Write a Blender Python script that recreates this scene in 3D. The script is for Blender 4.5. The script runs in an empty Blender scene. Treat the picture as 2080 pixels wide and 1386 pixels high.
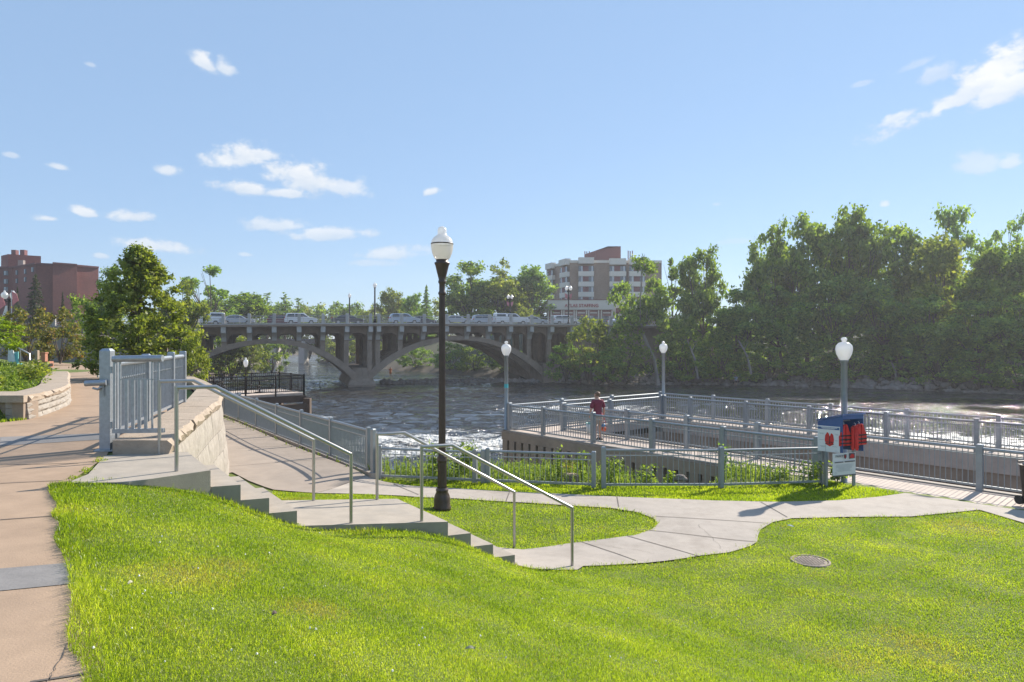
import bpy, bmesh, math, random
import numpy as np
from mathutils import Vector, Matrix
from mathutils.geometry import delaunay_2d_cdt

random.seed(7)
rng = np.random.default_rng(11)
scene = bpy.context.scene
COL = scene.collection
F, CU, CV = 1387.0, 1040.0, 693.0          # focal length and principal point used to survey the photograph (eye at the origin)
R = math.radians
WATER_Z = -6.6
DECK_Z = -3.62


def P(u, v, d):
    return ((u - CU) / F * d, d, -(v - CV) / F * d)


def PZ(u, v, z):
    d = -z * F / (v - CV)
    return ((u - CU) / F * d, d, z)


# ------------------------------------------------------------------ objects
def props(o, label=None, cat=None, group=None, kind=None):
    if label: o['label'] = label
    if cat: o['category'] = cat
    if group: o['group'] = group
    if kind: o['kind'] = kind
    return o


def thing(name, label, cat, loc=(0, 0, 0), rz=0.0, group=None):
    o = bpy.data.objects.new(name, None)
    COL.objects.link(o)
    o.location = loc
    o.rotation_euler = (0, 0, rz)
    o.empty_display_size = 0.2
    return props(o, label, cat, group)


def copy_tree(o, loc=None, rz=None, label=None, scale=None, parent=None):
    c = o.copy()
    COL.objects.link(c)
    if parent is not None:
        c.parent = parent
    if loc is not None: c.location = loc
    if rz is not None: c.rotation_euler = (0, 0, rz)
    if scale is not None: c.scale = scale
    if label: c['label'] = label
    for ch in [k for k in COL.objects if k.parent == o]:
        copy_tree(ch, parent=c)
    return c


class MB:
    """collects shapes for ONE mesh"""
    def __init__(self):
        self.v, self.f, self.m, self.s = [], [], [], []

    def add(self, vs, fs, mi=0, smooth=False):
        o = len(self.v)
        self.v += [tuple(p) for p in vs]
        for f in fs:
            self.f.append(tuple(i + o for i in f))
            self.m.append(mi)
            self.s.append(smooth)
        return self

    def box(self, c, size, rz=0.0, mi=0, taper=1.0):
        x, y, z = size[0] / 2, size[1] / 2, size[2] / 2
        ca, sa = math.cos(rz), math.sin(rz)
        vs = []
        for sz in (-1, 1):
            k = taper if sz > 0 else 1
            for sx, sy in ((-1, -1), (1, -1), (1, 1), (-1, 1)):
                px, py = sx * x * k, sy * y * k
                vs.append((c[0] + px * ca - py * sa, c[1] + px * sa + py * ca, c[2] + sz * z))
        return self.add(vs, [(3, 2, 1, 0), (4, 5, 6, 7), (0, 1, 5, 4), (1, 2, 6, 5), (2, 3, 7, 6), (3, 0, 4, 7)], mi)

    def rbox(self, c, size, r, rz=0.0, mi=0):
        """box with chamfered top edges"""
        x, y = size[0], size[1]
        z0 = c[2] - size[2] / 2
        h = size[2]
        self.box((c[0], c[1], z0 + (h - r) / 2), (x, y, h - r), rz, mi)
        return self.box((c[0], c[1], z0 + h - r / 2), (x, y, r), rz, mi, taper=(min(x, y) - 1.6 * r) / min(x, y))

    def bar(self, a, b, w, h=None, mi=0):
        """square bar from a to b"""
        h = h or w
        a, b = Vector(a), Vector(b)
        d = (b - a)
        if d.length < 1e-6: return self
        d.normalize()
        up = Vector((0, 0, 1)) if abs(d.z) < 0.95 else Vector((0, 1, 0))
        s = d.cross(up).normalized()
        t = s.cross(d).normalized()
        vs = []
        for p in (a, b):
            for i, j in ((-1, -1), (1, -1), (1, 1), (-1, 1)):
                vs.append(p + s * (w / 2 * i) + t * (h / 2 * j))
        return self.add(vs, [(3, 2, 1, 0), (4, 5, 6, 7), (0, 1, 5, 4), (1, 2, 6, 5), (2, 3, 7, 6), (3, 0, 4, 7)], mi)

    def tube(self, pts, r, n=10, mi=0, cap=True):
        pts = [Vector(p) for p in pts]
        rs = r if isinstance(r, (list, tuple)) else [r] * len(pts)
        base = len(self.v)
        vs, fs = [], []
        for i, p in enumerate(pts):
            if i == 0: d = pts[1] - p
            elif i == len(pts) - 1: d = p - pts[i - 1]
            else: d = (pts[i + 1] - p).normalized() + (p - pts[i - 1]).normalized()
            d.normalize()
            up = Vector((0, 0, 1)) if abs(d.z) < 0.9 else Vector((0, 1, 0))
            s = d.cross(up).normalized()
            t = s.cross(d).normalized()
            k = 1.0
            if 0 < i < len(pts) - 1:
                a = (pts[i + 1] - p).normalized().dot((p - pts[i - 1]).normalized())
                k = 1 / max(0.5, math.sqrt(max(0.05, (1 + a) / 2)))
            for j in range(n):
                an = 2 * math.pi * j / n
                vs.append(p + s * math.cos(an) * rs[i] + t * math.sin(an) * rs[i] * (k if abs(d.z) < 0.9 else 1))
        for i in range(len(pts) - 1):
            for j in range(n):
                fs.append((i * n + j, i * n + (j + 1) % n, (i + 1) * n + (j + 1) % n, (i + 1) * n + j))
        self.add(vs, fs, mi, True)
        if cap:
            self.add(vs[:n], [tuple(range(n - 1, -1, -1))], mi)
            self.add(vs[-n:], [tuple(range(n))], mi)
        return self

    def lathe(self, prof, c=(0, 0, 0), n=24, mi=0, flute=0.0, nf=0, smooth=True):
        vs, fs = [], []
        for r, z in prof:
            for j in range(n):
                an = 2 * math.pi * j / n
                rr = r * (1 + (flute * (1 if j % 2 else -1) if nf else 0))
                vs.append((c[0] + rr * math.cos(an), c[1] + rr * math.sin(an), c[2] + z))
        for i in range(len(prof) - 1):
            for j in range(n):
                fs.append((i * n + j, i * n + (j + 1) % n, (i + 1) * n + (j + 1) % n, (i + 1) * n + j))
        return self.add(vs, fs, mi, smooth)

    def prism(self, poly, z0, z1, mi=0):
        """plan polygon (ccw) between z0 and z1 (numbers or per-vertex lists)"""
        n = len(poly)
        a = z0 if isinstance(z0, (list, tuple)) else [z0] * n
        b = z1 if isinstance(z1, (list, tuple)) else [z1] * n
        vs = [(p[0], p[1], a[i]) for i, p in enumerate(poly)] + [(p[0], p[1], b[i]) for i, p in enumerate(poly)]
        fs = [tuple(range(n - 1, -1, -1)), tuple(range(n, 2 * n))] + [(i, (i + 1) % n, n + (i + 1) % n, n + i) for i in range(n)]
        return self.add(vs, fs, mi)

    def extrude(self, prof, o, ax, up, dirv, w, mi=0):
        """2-D profile (a,b) in plane (ax, up) through o, extruded by w along dirv (centred)"""
        o, ax, up, dv = Vector(o), Vector(ax), Vector(up), Vector(dirv)
        n = len(prof)
        vs = [o + ax * a + up * b - dv * (w / 2) for a, b in prof] + [o + ax * a + up * b + dv * (w / 2) for a, b in prof]
        fs = [tuple(range(n - 1, -1, -1)), tuple(range(n, 2 * n))] + [(i, (i + 1) % n, n + (i + 1) % n, n + i) for i in range(n)]
        return self.add(vs, fs, mi)

    def build(self, name, mats, parent=None, world=False, recalc=True):
        """world=True: coordinates are world ones, parent is an unrotated empty"""
        me = bpy.data.meshes.new(name)
        vs = self.v
        if world and parent is not None:
            L = parent.location
            if parent.parent is not None: L = L + parent.parent.location
            vs = [(p[0] - L[0], p[1] - L[1], p[2] - L[2]) for p in vs]
        me.from_pydata([tuple(p) for p in vs], [], self.f)
        mats = mats if isinstance(mats, (list, tuple)) else [mats]
        for m in mats: me.materials.append(m)
        me.polygons.foreach_set('material_index', self.m)
        me.polygons.foreach_set('use_smooth', self.s)
        if recalc:
            bm = bmesh.new(); bm.from_mesh(me)
            bmesh.ops.recalc_face_normals(bm, faces=bm.faces)
            bm.to_mesh(me); bm.free()
        me.update()
        o = bpy.data.objects.new(name, me)
        COL.objects.link(o)
        if parent is not None: o.parent = parent
        return o


def mesh_np(name, verts, quads, mat, parent=None, tris=None):
    """fast mesh from numpy arrays"""
    me = bpy.data.meshes.new(name)
    nv = len(verts)
    me.vertices.add(nv)
    me.vertices.foreach_set('co', np.ascontiguousarray(verts, np.float32).ravel())
    faces = []
    nq = 0 if quads is None else len(quads)
    nt = 0 if tris is None else len(tris)
    loops = np.concatenate([a.ravel() for a in (quads, tris) if a is not None and len(a)]).astype(np.int32)
    starts = np.concatenate([np.arange(nq) * 4, nq * 4 + np.arange(nt) * 3]).astype(np.int32)
    me.loops.add(len(loops))
    me.loops.foreach_set('vertex_index', loops)
    me.polygons.add(nq + nt)
    me.polygons.foreach_set('loop_start', starts)
    me.update(calc_edges=True)
    me.validate()
    for m in (mat if isinstance(mat, (list, tuple)) else [mat]): me.materials.append(m)
    o = bpy.data.objects.new(name, me)
    COL.objects.link(o)
    if parent is not None: o.parent = parent
    return o


# ------------------------------------------------------------------ materials
def lin(c):
    return tuple(((x / 255) / 12.92 if x / 255 <= 0.04045 else ((x / 255 + 0.055) / 1.055) ** 2.4) for x in c)


def newmat(name):
    m = bpy.data.materials.new(name)
    m.use_nodes = True
    nt = m.node_tree
    return m, nt, nt.nodes['Principled BSDF']


def N(nt, t, **kw):
    n = nt.nodes.new(t)
    for k, v in kw.items():
        if k in n.inputs: n.inputs[k].default_value = v
        else: setattr(n, k, v)
    return n


def ramp(nt, stops, src):
    r = nt.nodes.new('ShaderNodeValToRGB')
    e = r.color_ramp.elements
    while len(e) < len(stops): e.new(0.5)
    for i, (p, c) in enumerate(stops):
        e[i].position = p
        e[i].color = (*c, 1) if len(c) == 3 else c
    nt.links.new(src, r.inputs[0])
    return r.outputs[0]


def mat(name, c, rough=0.6, metal=0.0, var=0.12, scale=6.0, bump=0.0, bscale=40.0, spec=0.5, stain=None, stain_scale=1.2):
    """plain surface with uneven tone, optional stains and grain"""
    m, nt, b = newmat(name)
    L = nt.links.new
    tc = N(nt, 'ShaderNodeTexCoord')
    nz = N(nt, 'ShaderNodeTexNoise', Scale=scale, Detail=6.0, Roughness=0.65)
    L(tc.outputs['Object'], nz.inputs['Vector'])
    lo = tuple(x * (1 - var) for x in c); hi = tuple(min(1, x * (1 + var)) for x in c)
    col = ramp(nt, [(0.3, lo), (0.7, hi)], nz.outputs[0])
    if stain:
        n2 = N(nt, 'ShaderNodeTexNoise', Scale=stain_scale, Detail=8.0, Roughness=0.7)
        L(tc.outputs['Object'], n2.inputs['Vector'])
        fac = ramp(nt, [(0.5, (0, 0, 0)), (0.72, (0.7, 0.7, 0.7))], n2.outputs[0])
        mx = N(nt, 'ShaderNodeMixRGB')
        L(fac, mx.inputs[0]); L(col, mx.inputs[1]); mx.inputs[2].default_value = (*stain, 1)
        col = mx.outputs[0]
    L(col, b.inputs['Base Color'])
    b.inputs['Roughness'].default_value = rough
    b.inputs['Metallic'].default_value = metal
    b.inputs['Specular IOR Level'].default_value = spec
    if bump:
        n3 = N(nt, 'ShaderNodeTexNoise', Scale=bscale, Detail=6.0, Roughness=0.6)
        L(tc.outputs['Object'], n3.inputs['Vector'])
        bp = N(nt, 'ShaderNodeBump', Strength=bump, Distance=0.02)
        L(n3.outputs[0], bp.inputs['Height']); L(bp.outputs[0], b.inputs['Normal'])
    return m


def leafmat(name, stops, trans=0.5, tcol=1.75, rough=0.5, patch=None, gloss=0.02, nscale=9.0):
    """foliage: every leaf its own shade, light comes through"""
    m, nt, b = newmat(name)
    L = nt.links.new
    nt.nodes.remove(b)
    out = nt.nodes['Material Output']
    g = N(nt, 'ShaderNodeNewGeometry')
    tc = N(nt, 'ShaderNodeTexCoord')
    nz = N(nt, 'ShaderNodeTexNoise', Scale=nscale, Detail=3.0)
    L(tc.outputs['Object'], nz.inputs['Vector'])
    ad = N(nt, 'ShaderNodeMath', operation='MULTIPLY_ADD')
    L(nz.outputs[0], ad.inputs[0]); ad.inputs[1].default_value = 1.5; ad.inputs[2].default_value = -0.62
    sm = N(nt, 'ShaderNodeMath', operation='ADD', use_clamp=True)
    mu = N(nt, 'ShaderNodeMath', operation='MULTIPLY'); L(g.outputs['Random Per Island'], mu.inputs[0]); mu.inputs[1].default_value = 0.7
    L(mu.outputs[0], sm.inputs[0]); L(ad.outputs[0], sm.inputs[1])
    col = ramp(nt, stops, sm.outputs[0])
    if patch:
        col = patch(nt, col, g)
    d = N(nt, 'ShaderNodeBsdfDiffuse'); L(col, d.inputs[0])
    t = N(nt, 'ShaderNodeBsdfTranslucent')
    sc = N(nt, 'ShaderNodeMixRGB', blend_type='MULTIPLY'); sc.inputs[0].default_value = 1
    L(col, sc.inputs[1]); sc.inputs[2].default_value = (tcol, tcol * 1.02, tcol * 0.45, 1)
    L(sc.outputs[0], t.inputs[0])
    mx = N(nt, 'ShaderNodeMixShader'); mx.inputs[0].default_value = trans
    L(d.outputs[0], mx.inputs[1]); L(t.outputs[0], mx.inputs[2])
    gl = N(nt, 'ShaderNodeBsdfGlossy', Roughness=rough); gl.inputs[0].default_value = (1, 1, 1, 1)
    m2 = N(nt, 'ShaderNodeMixShader'); m2.inputs[0].default_value = gloss
    L(mx.outputs[0], m2.inputs[1]); L(gl.outputs[0], m2.inputs[2])
    L(m2.outputs[0], out.inputs[0])
    return m


M = {}
M['concrete'] = mat('concrete', (0.365, 0.318, 0.275), 0.85, var=0.1, scale=3.0, bump=0.25, bscale=60, stain=(0.25, 0.21, 0.175), stain_scale=1.3)
M['step_concrete'] = mat('step_concrete', (0.37, 0.32, 0.262), 0.85, var=0.12, scale=4.0, bump=0.3, bscale=70, stain=(0.30, 0.27, 0.235), stain_scale=1.6)
M['tan_path'] = mat('tan_path', (0.365, 0.255, 0.172), 0.85, var=0.12, scale=2.5, bump=0.25, bscale=70, stain=(0.28, 0.19, 0.125), stain_scale=0.7)
M['grey_band'] = mat('grey_band', (0.22, 0.205, 0.195), 0.85, var=0.12, scale=5.0, bump=0.2)
M['river_walk'] = mat('river_walk_concrete', (0.33, 0.27, 0.22), 0.85, var=0.12, scale=2.0, bump=0.25, stain=(0.30, 0.25, 0.21), stain_scale=0.8)
M['joint'] = mat('joint_dark', (0.12, 0.10, 0.085), 0.9)
M['stone'] = mat('stone_block', (0.325, 0.29, 0.25), 0.9, var=0.2, scale=5.0, bump=0.6, bscale=14, stain=(0.28, 0.24, 0.20), stain_scale=1.8)
M['stone_cap'] = mat('stone_cap', (0.38, 0.305, 0.235), 0.9, var=0.15, scale=5.0, bump=0.7, bscale=24, stain=(0.33, 0.27, 0.21), stain_scale=2.0)
M['galv'] = mat('galvanised_steel', (0.36, 0.39, 0.43), 0.42, 0.65, var=0.15, scale=14, spec=0.5, bump=0.05, bscale=30)
M['galv_rail'] = mat('painted_grey_steel', (0.30, 0.325, 0.345), 0.45, 0.35, var=0.08, scale=8)
M['inox'] = mat('brushed_steel', (0.42, 0.41, 0.40), 0.38, 0.85, var=0.06, scale=12)
M['brown_metal'] = mat('dark_brown_metal', (0.075, 0.052, 0.045), 0.42, 0.3, var=0.15, scale=10)
M['black_metal'] = mat('black_metal', (0.025, 0.02, 0.02), 0.5, 0.2)
M['old_concrete'] = mat('old_concrete', (0.32, 0.24, 0.185), 0.9, var=0.18, scale=0.9, bump=0.3, bscale=6, stain=(0.15, 0.115, 0.09), stain_scale=0.35)
M['pale_concrete'] = mat('pale_concrete', (0.50, 0.47, 0.44), 0.85, var=0.12, scale=1.2, stain=(0.34, 0.31, 0.28), stain_scale=0.5)
M['pier_concrete'] = mat('pier_concrete', (0.36, 0.275, 0.205), 0.9, var=0.15, scale=1.5, bump=0.3, bscale=10, stain=(0.23, 0.185, 0.15), stain_scale=0.8)
M['sheet_pile'] = mat('rusty_sheet_pile', (0.13, 0.085, 0.058), 0.85, 0.1, var=0.25, scale=3)
M['deck_wood'] = mat('weathered_boards', (0.52, 0.425, 0.355), 0.85, var=0.14, scale=2.0, stain=(0.38, 0.30, 0.25))
M['timber'] = mat('dark_timber', (0.10, 0.07, 0.052), 0.8, var=0.25, scale=5)
M['asphalt'] = mat('asphalt', (0.06, 0.058, 0.055), 0.9)
M['rock'] = mat('river_rock', (0.24, 0.20, 0.18), 0.9, var=0.3, scale=1.5, bump=0.6, bscale=4)
M['bark'] = mat('bark', (0.13, 0.10, 0.08), 0.95, var=0.3, scale=6, bump=0.5, bscale=12)
M['pale_bark'] = mat('pale_bark', (0.30, 0.26, 0.23), 0.9, var=0.25, scale=5)
M['blue'] = mat('blue_paint', (0.035, 0.10, 0.27), 0.4, var=0.06)
M['white'] = mat('white_panel', (0.72, 0.73, 0.73), 0.45, var=0.03)
M['red'] = mat('red_nylon', (0.62, 0.028, 0.022), 0.7, var=0.12, scale=10, bump=0.4, bscale=30)
M['dark_red'] = mat('dark_red', (0.30, 0.02, 0.025), 0.6)
M['black'] = mat('black_webbing', (0.02, 0.02, 0.022), 0.7)
M['ink'] = mat('sign_ink', (0.10, 0.10, 0.11), 0.7)
M['pale_ink'] = mat('pale_ink', (0.42, 0.45, 0.46), 0.7)
M['bin'] = mat('brown_plastic', (0.055, 0.036, 0.03), 0.5, var=0.1)
M['bin_lid'] = mat('grey_lid', (0.22, 0.23, 0.24), 0.5)
M['iron'] = mat('cast_iron', (0.25, 0.205, 0.17), 0.8, 0.2, var=0.2, scale=20, bump=0.6, bscale=60)
M['skin'] = mat('skin', (0.50, 0.29, 0.21), 0.55, var=0.05)
M['hair'] = mat('brown_hair', (0.16, 0.09, 0.05), 0.6, var=0.2, scale=30)
M['shirt'] = mat('maroon_shirt', (0.20, 0.03, 0.055), 0.85, var=0.15, scale=7, bump=0.4, bscale=9)
M['belt'] = mat('dark_waist', (0.05, 0.035, 0.035), 0.8)
M['shorts'] = mat('tan_shorts', (0.36, 0.29, 0.235), 0.85, var=0.1)
M['pale_blue_cloth'] = mat('pale_blue_cloth', (0.42, 0.47, 0.58), 0.85)
M['orange_cloth'] = mat('orange_cloth', (0.62, 0.20, 0.07), 0.85)
M['teal'] = mat('teal_plastic', (0.10, 0.42, 0.37), 0.4)
M['orange'] = mat('orange_plastic', (0.75, 0.13, 0.02), 0.4)
M['toy_blue'] = mat('blue_plastic', (0.05, 0.30, 0.62), 0.4)
M['glass'] = mat('dark_glass', (0.05, 0.06, 0.07), 0.08, 0.0, var=0.05, spec=0.8)
M['tyre'] = mat('tyre_rubber', (0.025, 0.025, 0.025), 0.8)
M['rim'] = mat('alloy_rim', (0.45, 0.45, 0.46), 0.35, 0.7)
for k, c in (('white_car', (0.72, 0.73, 0.75)), ('silver_car', (0.42, 0.45, 0.50)), ('blue_car', (0.40, 0.47, 0.56)), ('dark_car', (0.045, 0.045, 0.06)), ('maroon_car', (0.12, 0.03, 0.035))):
    M[k] = mat(k + '_paint', c, 0.25, 0.15 if k != 'white_car' else 0.0, var=0.02)
M['headlight'] = mat('headlight_lens', (0.85, 0.85, 0.83), 0.15, var=0.02)
M['taillight'] = mat('taillight_lens', (0.5, 0.02, 0.02), 0.2)
M['banner_white'] = mat('white_banner', (0.75, 0.74, 0.75), 0.8)
M['banner_pink'] = mat('pink_banner', (0.62, 0.22, 0.24), 0.8)
M['planter_brick'] = mat('terracotta', (0.42, 0.19, 0.125), 0.85, var=0.15)
M['teal_paint'] = mat('teal_paint', (0.12, 0.40, 0.40), 0.5)
M['grey_wall'] = mat('grey_wall', (0.29, 0.25, 0.225), 0.9, var=0.1, scale=1.0)
M['turquoise'] = mat('turquoise_sticker', (0.08, 0.50, 0.55), 0.5)
M['clover'] = mat('clover_white', (0.78, 0.76, 0.70), 0.8)
M['dry_leaf'] = mat('dry_leaf', (0.36, 0.35, 0.24), 0.8)
M['girder'] = mat('dark_girder', (0.10, 0.085, 0.08), 0.8)
M['stucco'] = mat('pale_stucco', (0.72, 0.66, 0.58), 0.85, var=0.05, scale=0.5)
M['red_letter'] = mat('red_letters', (0.40, 0.045, 0.06), 0.6)
M['shutter'] = mat('maroon_panel', (0.17, 0.055, 0.06), 0.7)
M['win_dark'] = mat('window_glass', (0.11, 0.13, 0.155), 0.1, var=0.2, scale=0.8, spec=0.7)
M['curtain'] = mat('pale_curtain', (0.50, 0.52, 0.55), 0.7, var=0.1)
M['penthouse'] = mat('maroon_cladding', (0.16, 0.055, 0.055), 0.75, var=0.1)


def brickmat(name, c1, c2, mortar, scale):
    m, nt, b = newmat(name)
    tc = N(nt, 'ShaderNodeTexCoord')
    g = N(nt, 'ShaderNodeNewGeometry')
    # wall coordinate: (along, height) from object position and normal
    sx = N(nt, 'ShaderNodeSeparateXYZ'); nt.links.new(tc.outputs['Object'], sx.inputs[0])
    add = N(nt, 'ShaderNodeMath', operation='ADD'); nt.links.new(sx.outputs[0], add.inputs[0]); nt.links.new(sx.outputs[1], add.inputs[1])
    cx = N(nt, 'ShaderNodeCombineXYZ'); nt.links.new(add.outputs[0], cx.inputs[0]); nt.links.new(sx.outputs[2], cx.inputs[1])
    br = N(nt, 'ShaderNodeTexBrick', Scale=scale)
    br.inputs['Color1'].default_value = (*c1, 1); br.inputs['Color2'].default_value = (*c2, 1); br.inputs['Mortar'].default_value = (*mortar, 1)
    br.inputs['Mortar Size'].default_value = 0.012
    nt.links.new(cx.outputs[0], br.inputs['Vector'])
    nz = N(nt, 'ShaderNodeTexNoise', Scale=0.25, Detail=5.0)
    nt.links.new(tc.outputs['Object'], nz.inputs['Vector'])
    mx = N(nt, 'ShaderNodeMixRGB', blend_type='MULTIPLY'); mx.inputs[0].default_value = 1
    nt.links.new(br.outputs[0], mx.inputs[1])
    nt.links.new(ramp(nt, [(0.3, (0.8, 0.8, 0.8)), (0.7, (1.15, 1.15, 1.15))], nz.outputs[0]), mx.inputs[2])
    nt.links.new(mx.outputs[0], b.inputs['Base Color'])
    b.inputs['Roughness'].default_value = 0.9
    return m


M['red_brick'] = brickmat('red_brick', (0.24, 0.085, 0.07), (0.20, 0.07, 0.06), (0.22, 0.12, 0.10), 1.6)
M['tan_brick'] = brickmat('tan_brick', (0.34, 0.235, 0.175), (0.28, 0.19, 0.145), (0.32, 0.25, 0.20), 1.6)
M['pink_brick'] = brickmat('pink_brick', (0.33, 0.16, 0.145), (0.29, 0.14, 0.125), (0.33, 0.22, 0.2), 1.6)


def globe_mat(name, tint, a=0.55):
    m, nt, b = newmat(name)
    L = nt.links.new
    out = nt.nodes['Material Output']
    nt.nodes.remove(b)
    t = N(nt, 'ShaderNodeBsdfTranslucent'); t.inputs[0].default_value = (*tint, 1)
    d = N(nt, 'ShaderNodeBsdfDiffuse'); d.inputs[0].default_value = (*tint, 1)
    tr = N(nt, 'ShaderNodeBsdfTransparent'); tr.inputs[0].default_value = (0.95, 0.96, 1.0, 1)
    gl = N(nt, 'ShaderNodeBsdfGlossy', Roughness=0.15)
    m1 = N(nt, 'ShaderNodeMixShader'); m1.inputs[0].default_value = 0.6; L(d.outputs[0], m1.inputs[1]); L(t.outputs[0], m1.inputs[2])
    m2 = N(nt, 'ShaderNodeMixShader'); m2.inputs[0].default_value = 1 - a; L(m1.outputs[0], m2.inputs[1]); L(tr.outputs[0], m2.inputs[2])
    m3 = N(nt, 'ShaderNodeMixShader'); m3.inputs[0].default_value = 0.12; L(m2.outputs[0], m3.inputs[1]); L(gl.outputs[0], m3.inputs[2])
    L(m3.outputs[0], out.inputs[0])
    return m


M['globe'] = globe_mat('frosted_globe', (0.88, 0.88, 0.88), 0.8)
M['globe_low'] = globe_mat('prismatic_globe', (0.82, 0.77, 0.69), 0.78)

G_GREEN = [(0.0, (0.053, 0.101, 0.018)), (0.35, (0.122, 0.191, 0.031)), (0.7, (0.214, 0.292, 0.049)), (1.0, (0.364, 0.425, 0.090))]
G_DARK = [(0.0, (0.064, 0.123, 0.030)), (0.4, (0.144, 0.241, 0.054)), (0.8, (0.260, 0.364, 0.077)), (1.0, (0.447, 0.539, 0.115))]
G_YELL = [(0.0, (0.07, 0.10, 0.018)), (0.4, (0.16, 0.20, 0.034)), (0.8, (0.26, 0.285, 0.055)), (1.0, (0.38, 0.38, 0.10))]
G_RUST = [(0.0, (0.06, 0.075, 0.018)), (0.45, (0.14, 0.15, 0.035)), (0.78, (0.22, 0.18, 0.05)), (1.0, (0.33, 0.16, 0.06))]
G_OLD = [(0.0, (0.065, 0.072, 0.016)), (0.4, (0.143, 0.130, 0.029)), (0.7, (0.234, 0.150, 0.039)), (1.0, (0.312, 0.130, 0.046))]
G_SPRUCE = [(0.0, (0.028, 0.042, 0.017)), (0.5, (0.070, 0.084, 0.036)), (1.0, (0.140, 0.140, 0.070))]
M['leaf_green'] = leafmat('leaf_green', G_GREEN)
M['leaf_dark'] = leafmat('leaf_dark', G_DARK)
M['leaf_yellow'] = leafmat('leaf_yellow', G_YELL)
M['leaf_rust'] = leafmat('leaf_rust', G_RUST, 0.5, 1.9)
M['leaf_spruce'] = leafmat('leaf_spruce', G_SPRUCE, 0.25, 1.2)
M['weed'] = leafmat('weed_leaf', [(0.0, (0.07, 0.12, 0.02)), (0.5, (0.15, 0.21, 0.04)), (1.0, (0.27, 0.31, 0.10))], 0.55, 2.0)
M['lime'] = leafmat('lime_leaf', [(0.0, (0.12, 0.18, 0.015)), (1.0, (0.26, 0.34, 0.03))], 0.55, 1.8)
M['flower_orange'] = leafmat('flower_orange', [(0.0, (0.30, 0.10, 0.02)), (1.0, (0.5, 0.2, 0.05))], 0.3, 1.2)
#PART2

# ------------------------------------------------------------------ terrain
EA = np.array([-0.575, 0.818]); EB = np.array([0.818, 0.575])     # along the river / towards the river
ES = np.array([math.cos(0.386), math.sin(0.386)])                 # down the stairs
EW = np.array([math.cos(2.167), math.sin(2.167)]) * 1.561         # across the stairs
SA = np.array([-4.103, 8.349])
TN = np.array([0.77, 0.64]); TT = np.array([0.64, -0.77])          # across / along the pier walkway


def ab(a, b): return EA * a + EB * b
def st(t, s): return SA + ES * t + EW * s
def nt_(n, t): return TN * n + TT * t


ctrl = []
for a in (-5, -1.5, 1.5, 4.5, 7.5):
    for b, z in ((-3, -1.6), (-1, -1.6), (0.3, -1.6), (1.8, -1.95), (2.8, -2.28), (3.6, -2.5), (4.6, -2.82), (5.7, -3.17), (6.6, -3.4), (8, -3.5), (10, -3.53), (13, -3.56)):
        x, y = ab(a, b); ctrl.append((x, y, z))
for t, z in ((0.2, -1.85), (0.7, -2.05), (1.0, -2.24), (1.4, -2.42), (2.1, -2.52), (3.0, -2.64), (3.6, -2.86), (4.4, -3.3), (5.4, -3.45)):
    x, y = st(t, -0.25); ctrl.append((x, y, z))
for t, z in ((0.2, -2.3), (1.4, -2.5), (2.1, -2.52), (3.4, -2.6), (4.4, -3.36), (5.4, -3.56)):
    x, y = st(t, 1.15); ctrl.append((x, y, z))
for u, v, z in ((750, 965, -3.3), (850, 1000, -3.4), (1000, 1020, -3.45), (1163, 1148, -3.43), (1250, 1148, -3.47), (1540, 1095, -3.5), (1690, 1040, -3.55),
                (1850, 1005, -3.59), (2080, 1035, -3.57), (1335, 1065, -3.5), (1226, 993, -3.52), (1465, 993, -3.54), (965, 983, -3.5), (771, 978, -3.45),
                (1682, 988, -3.57), (200, 981, -1.615), (262, 983, -1.64), (330, 985, -1.74), (470, 963, -3.22), (560, 996, -3.3), (1400, 1130, -3.48)):
    ctrl.append(PZ(u, v, z))
for x, y, z in ((-3.54, 16.9, -3.32), (-6.67, 21, -3.3), (-11, 27.2, -3.25), (-17, 36, -3.2), (-8.5, 20.5, -3.25), (-13, 28, -3.25), (4, 20, -3.6), (20, 8, -3.6), (24, 2, -3.6), (-1, 20, -3.55), (10, 20, -3.6)):
    ctrl.append((x, y, z))
ctrl = np.array(ctrl)


def _phi(r2): return 0.5 * r2 * np.log(r2 + 1e-9)


_n = len(ctrl)
_D = ((ctrl[:, None, :2] - ctrl[None, :, :2]) ** 2).sum(-1)
_A = np.zeros((_n + 3, _n + 3)); _A[:_n, :_n] = _phi(_D) + np.eye(_n) * 0.15
_A[:_n, _n] = 1; _A[:_n, _n + 1:] = ctrl[:, :2]; _A[_n, :_n] = 1; _A[_n + 1:, :_n] = ctrl[:, :2].T
_w = np.linalg.solve(_A, np.r_[ctrl[:, 2], 0, 0, 0])


def h_low(x, y):
    x = np.asarray(x, float); y = np.asarray(y, float)
    out = _w[_n] + _w[_n + 1] * x + _w[_n + 2] * y
    for i in range(_n):
        out = out + _w[i] * _phi((x - ctrl[i, 0]) ** 2 + (y - ctrl[i, 1]) ** 2)
    return np.clip(out, -3.75, -1.6)


def pip(x, y, poly):
    x = np.asarray(x, float); y = np.asarray(y, float)
    ins = np.zeros(x.shape, bool)
    n = len(poly)
    for i in range(n):
        x1, y1 = poly[i][:2]; x2, y2 = poly[(i + 1) % n][:2]
        c = ((y1 > y) != (y2 > y))
        with np.errstate(divide='ignore', invalid='ignore'):
            xi = (x2 - x1) * (y - y1) / ((y2 - y1) if y2 != y1 else 1e-12) + x1
        ins ^= c & (x < xi)
    return ins


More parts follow.
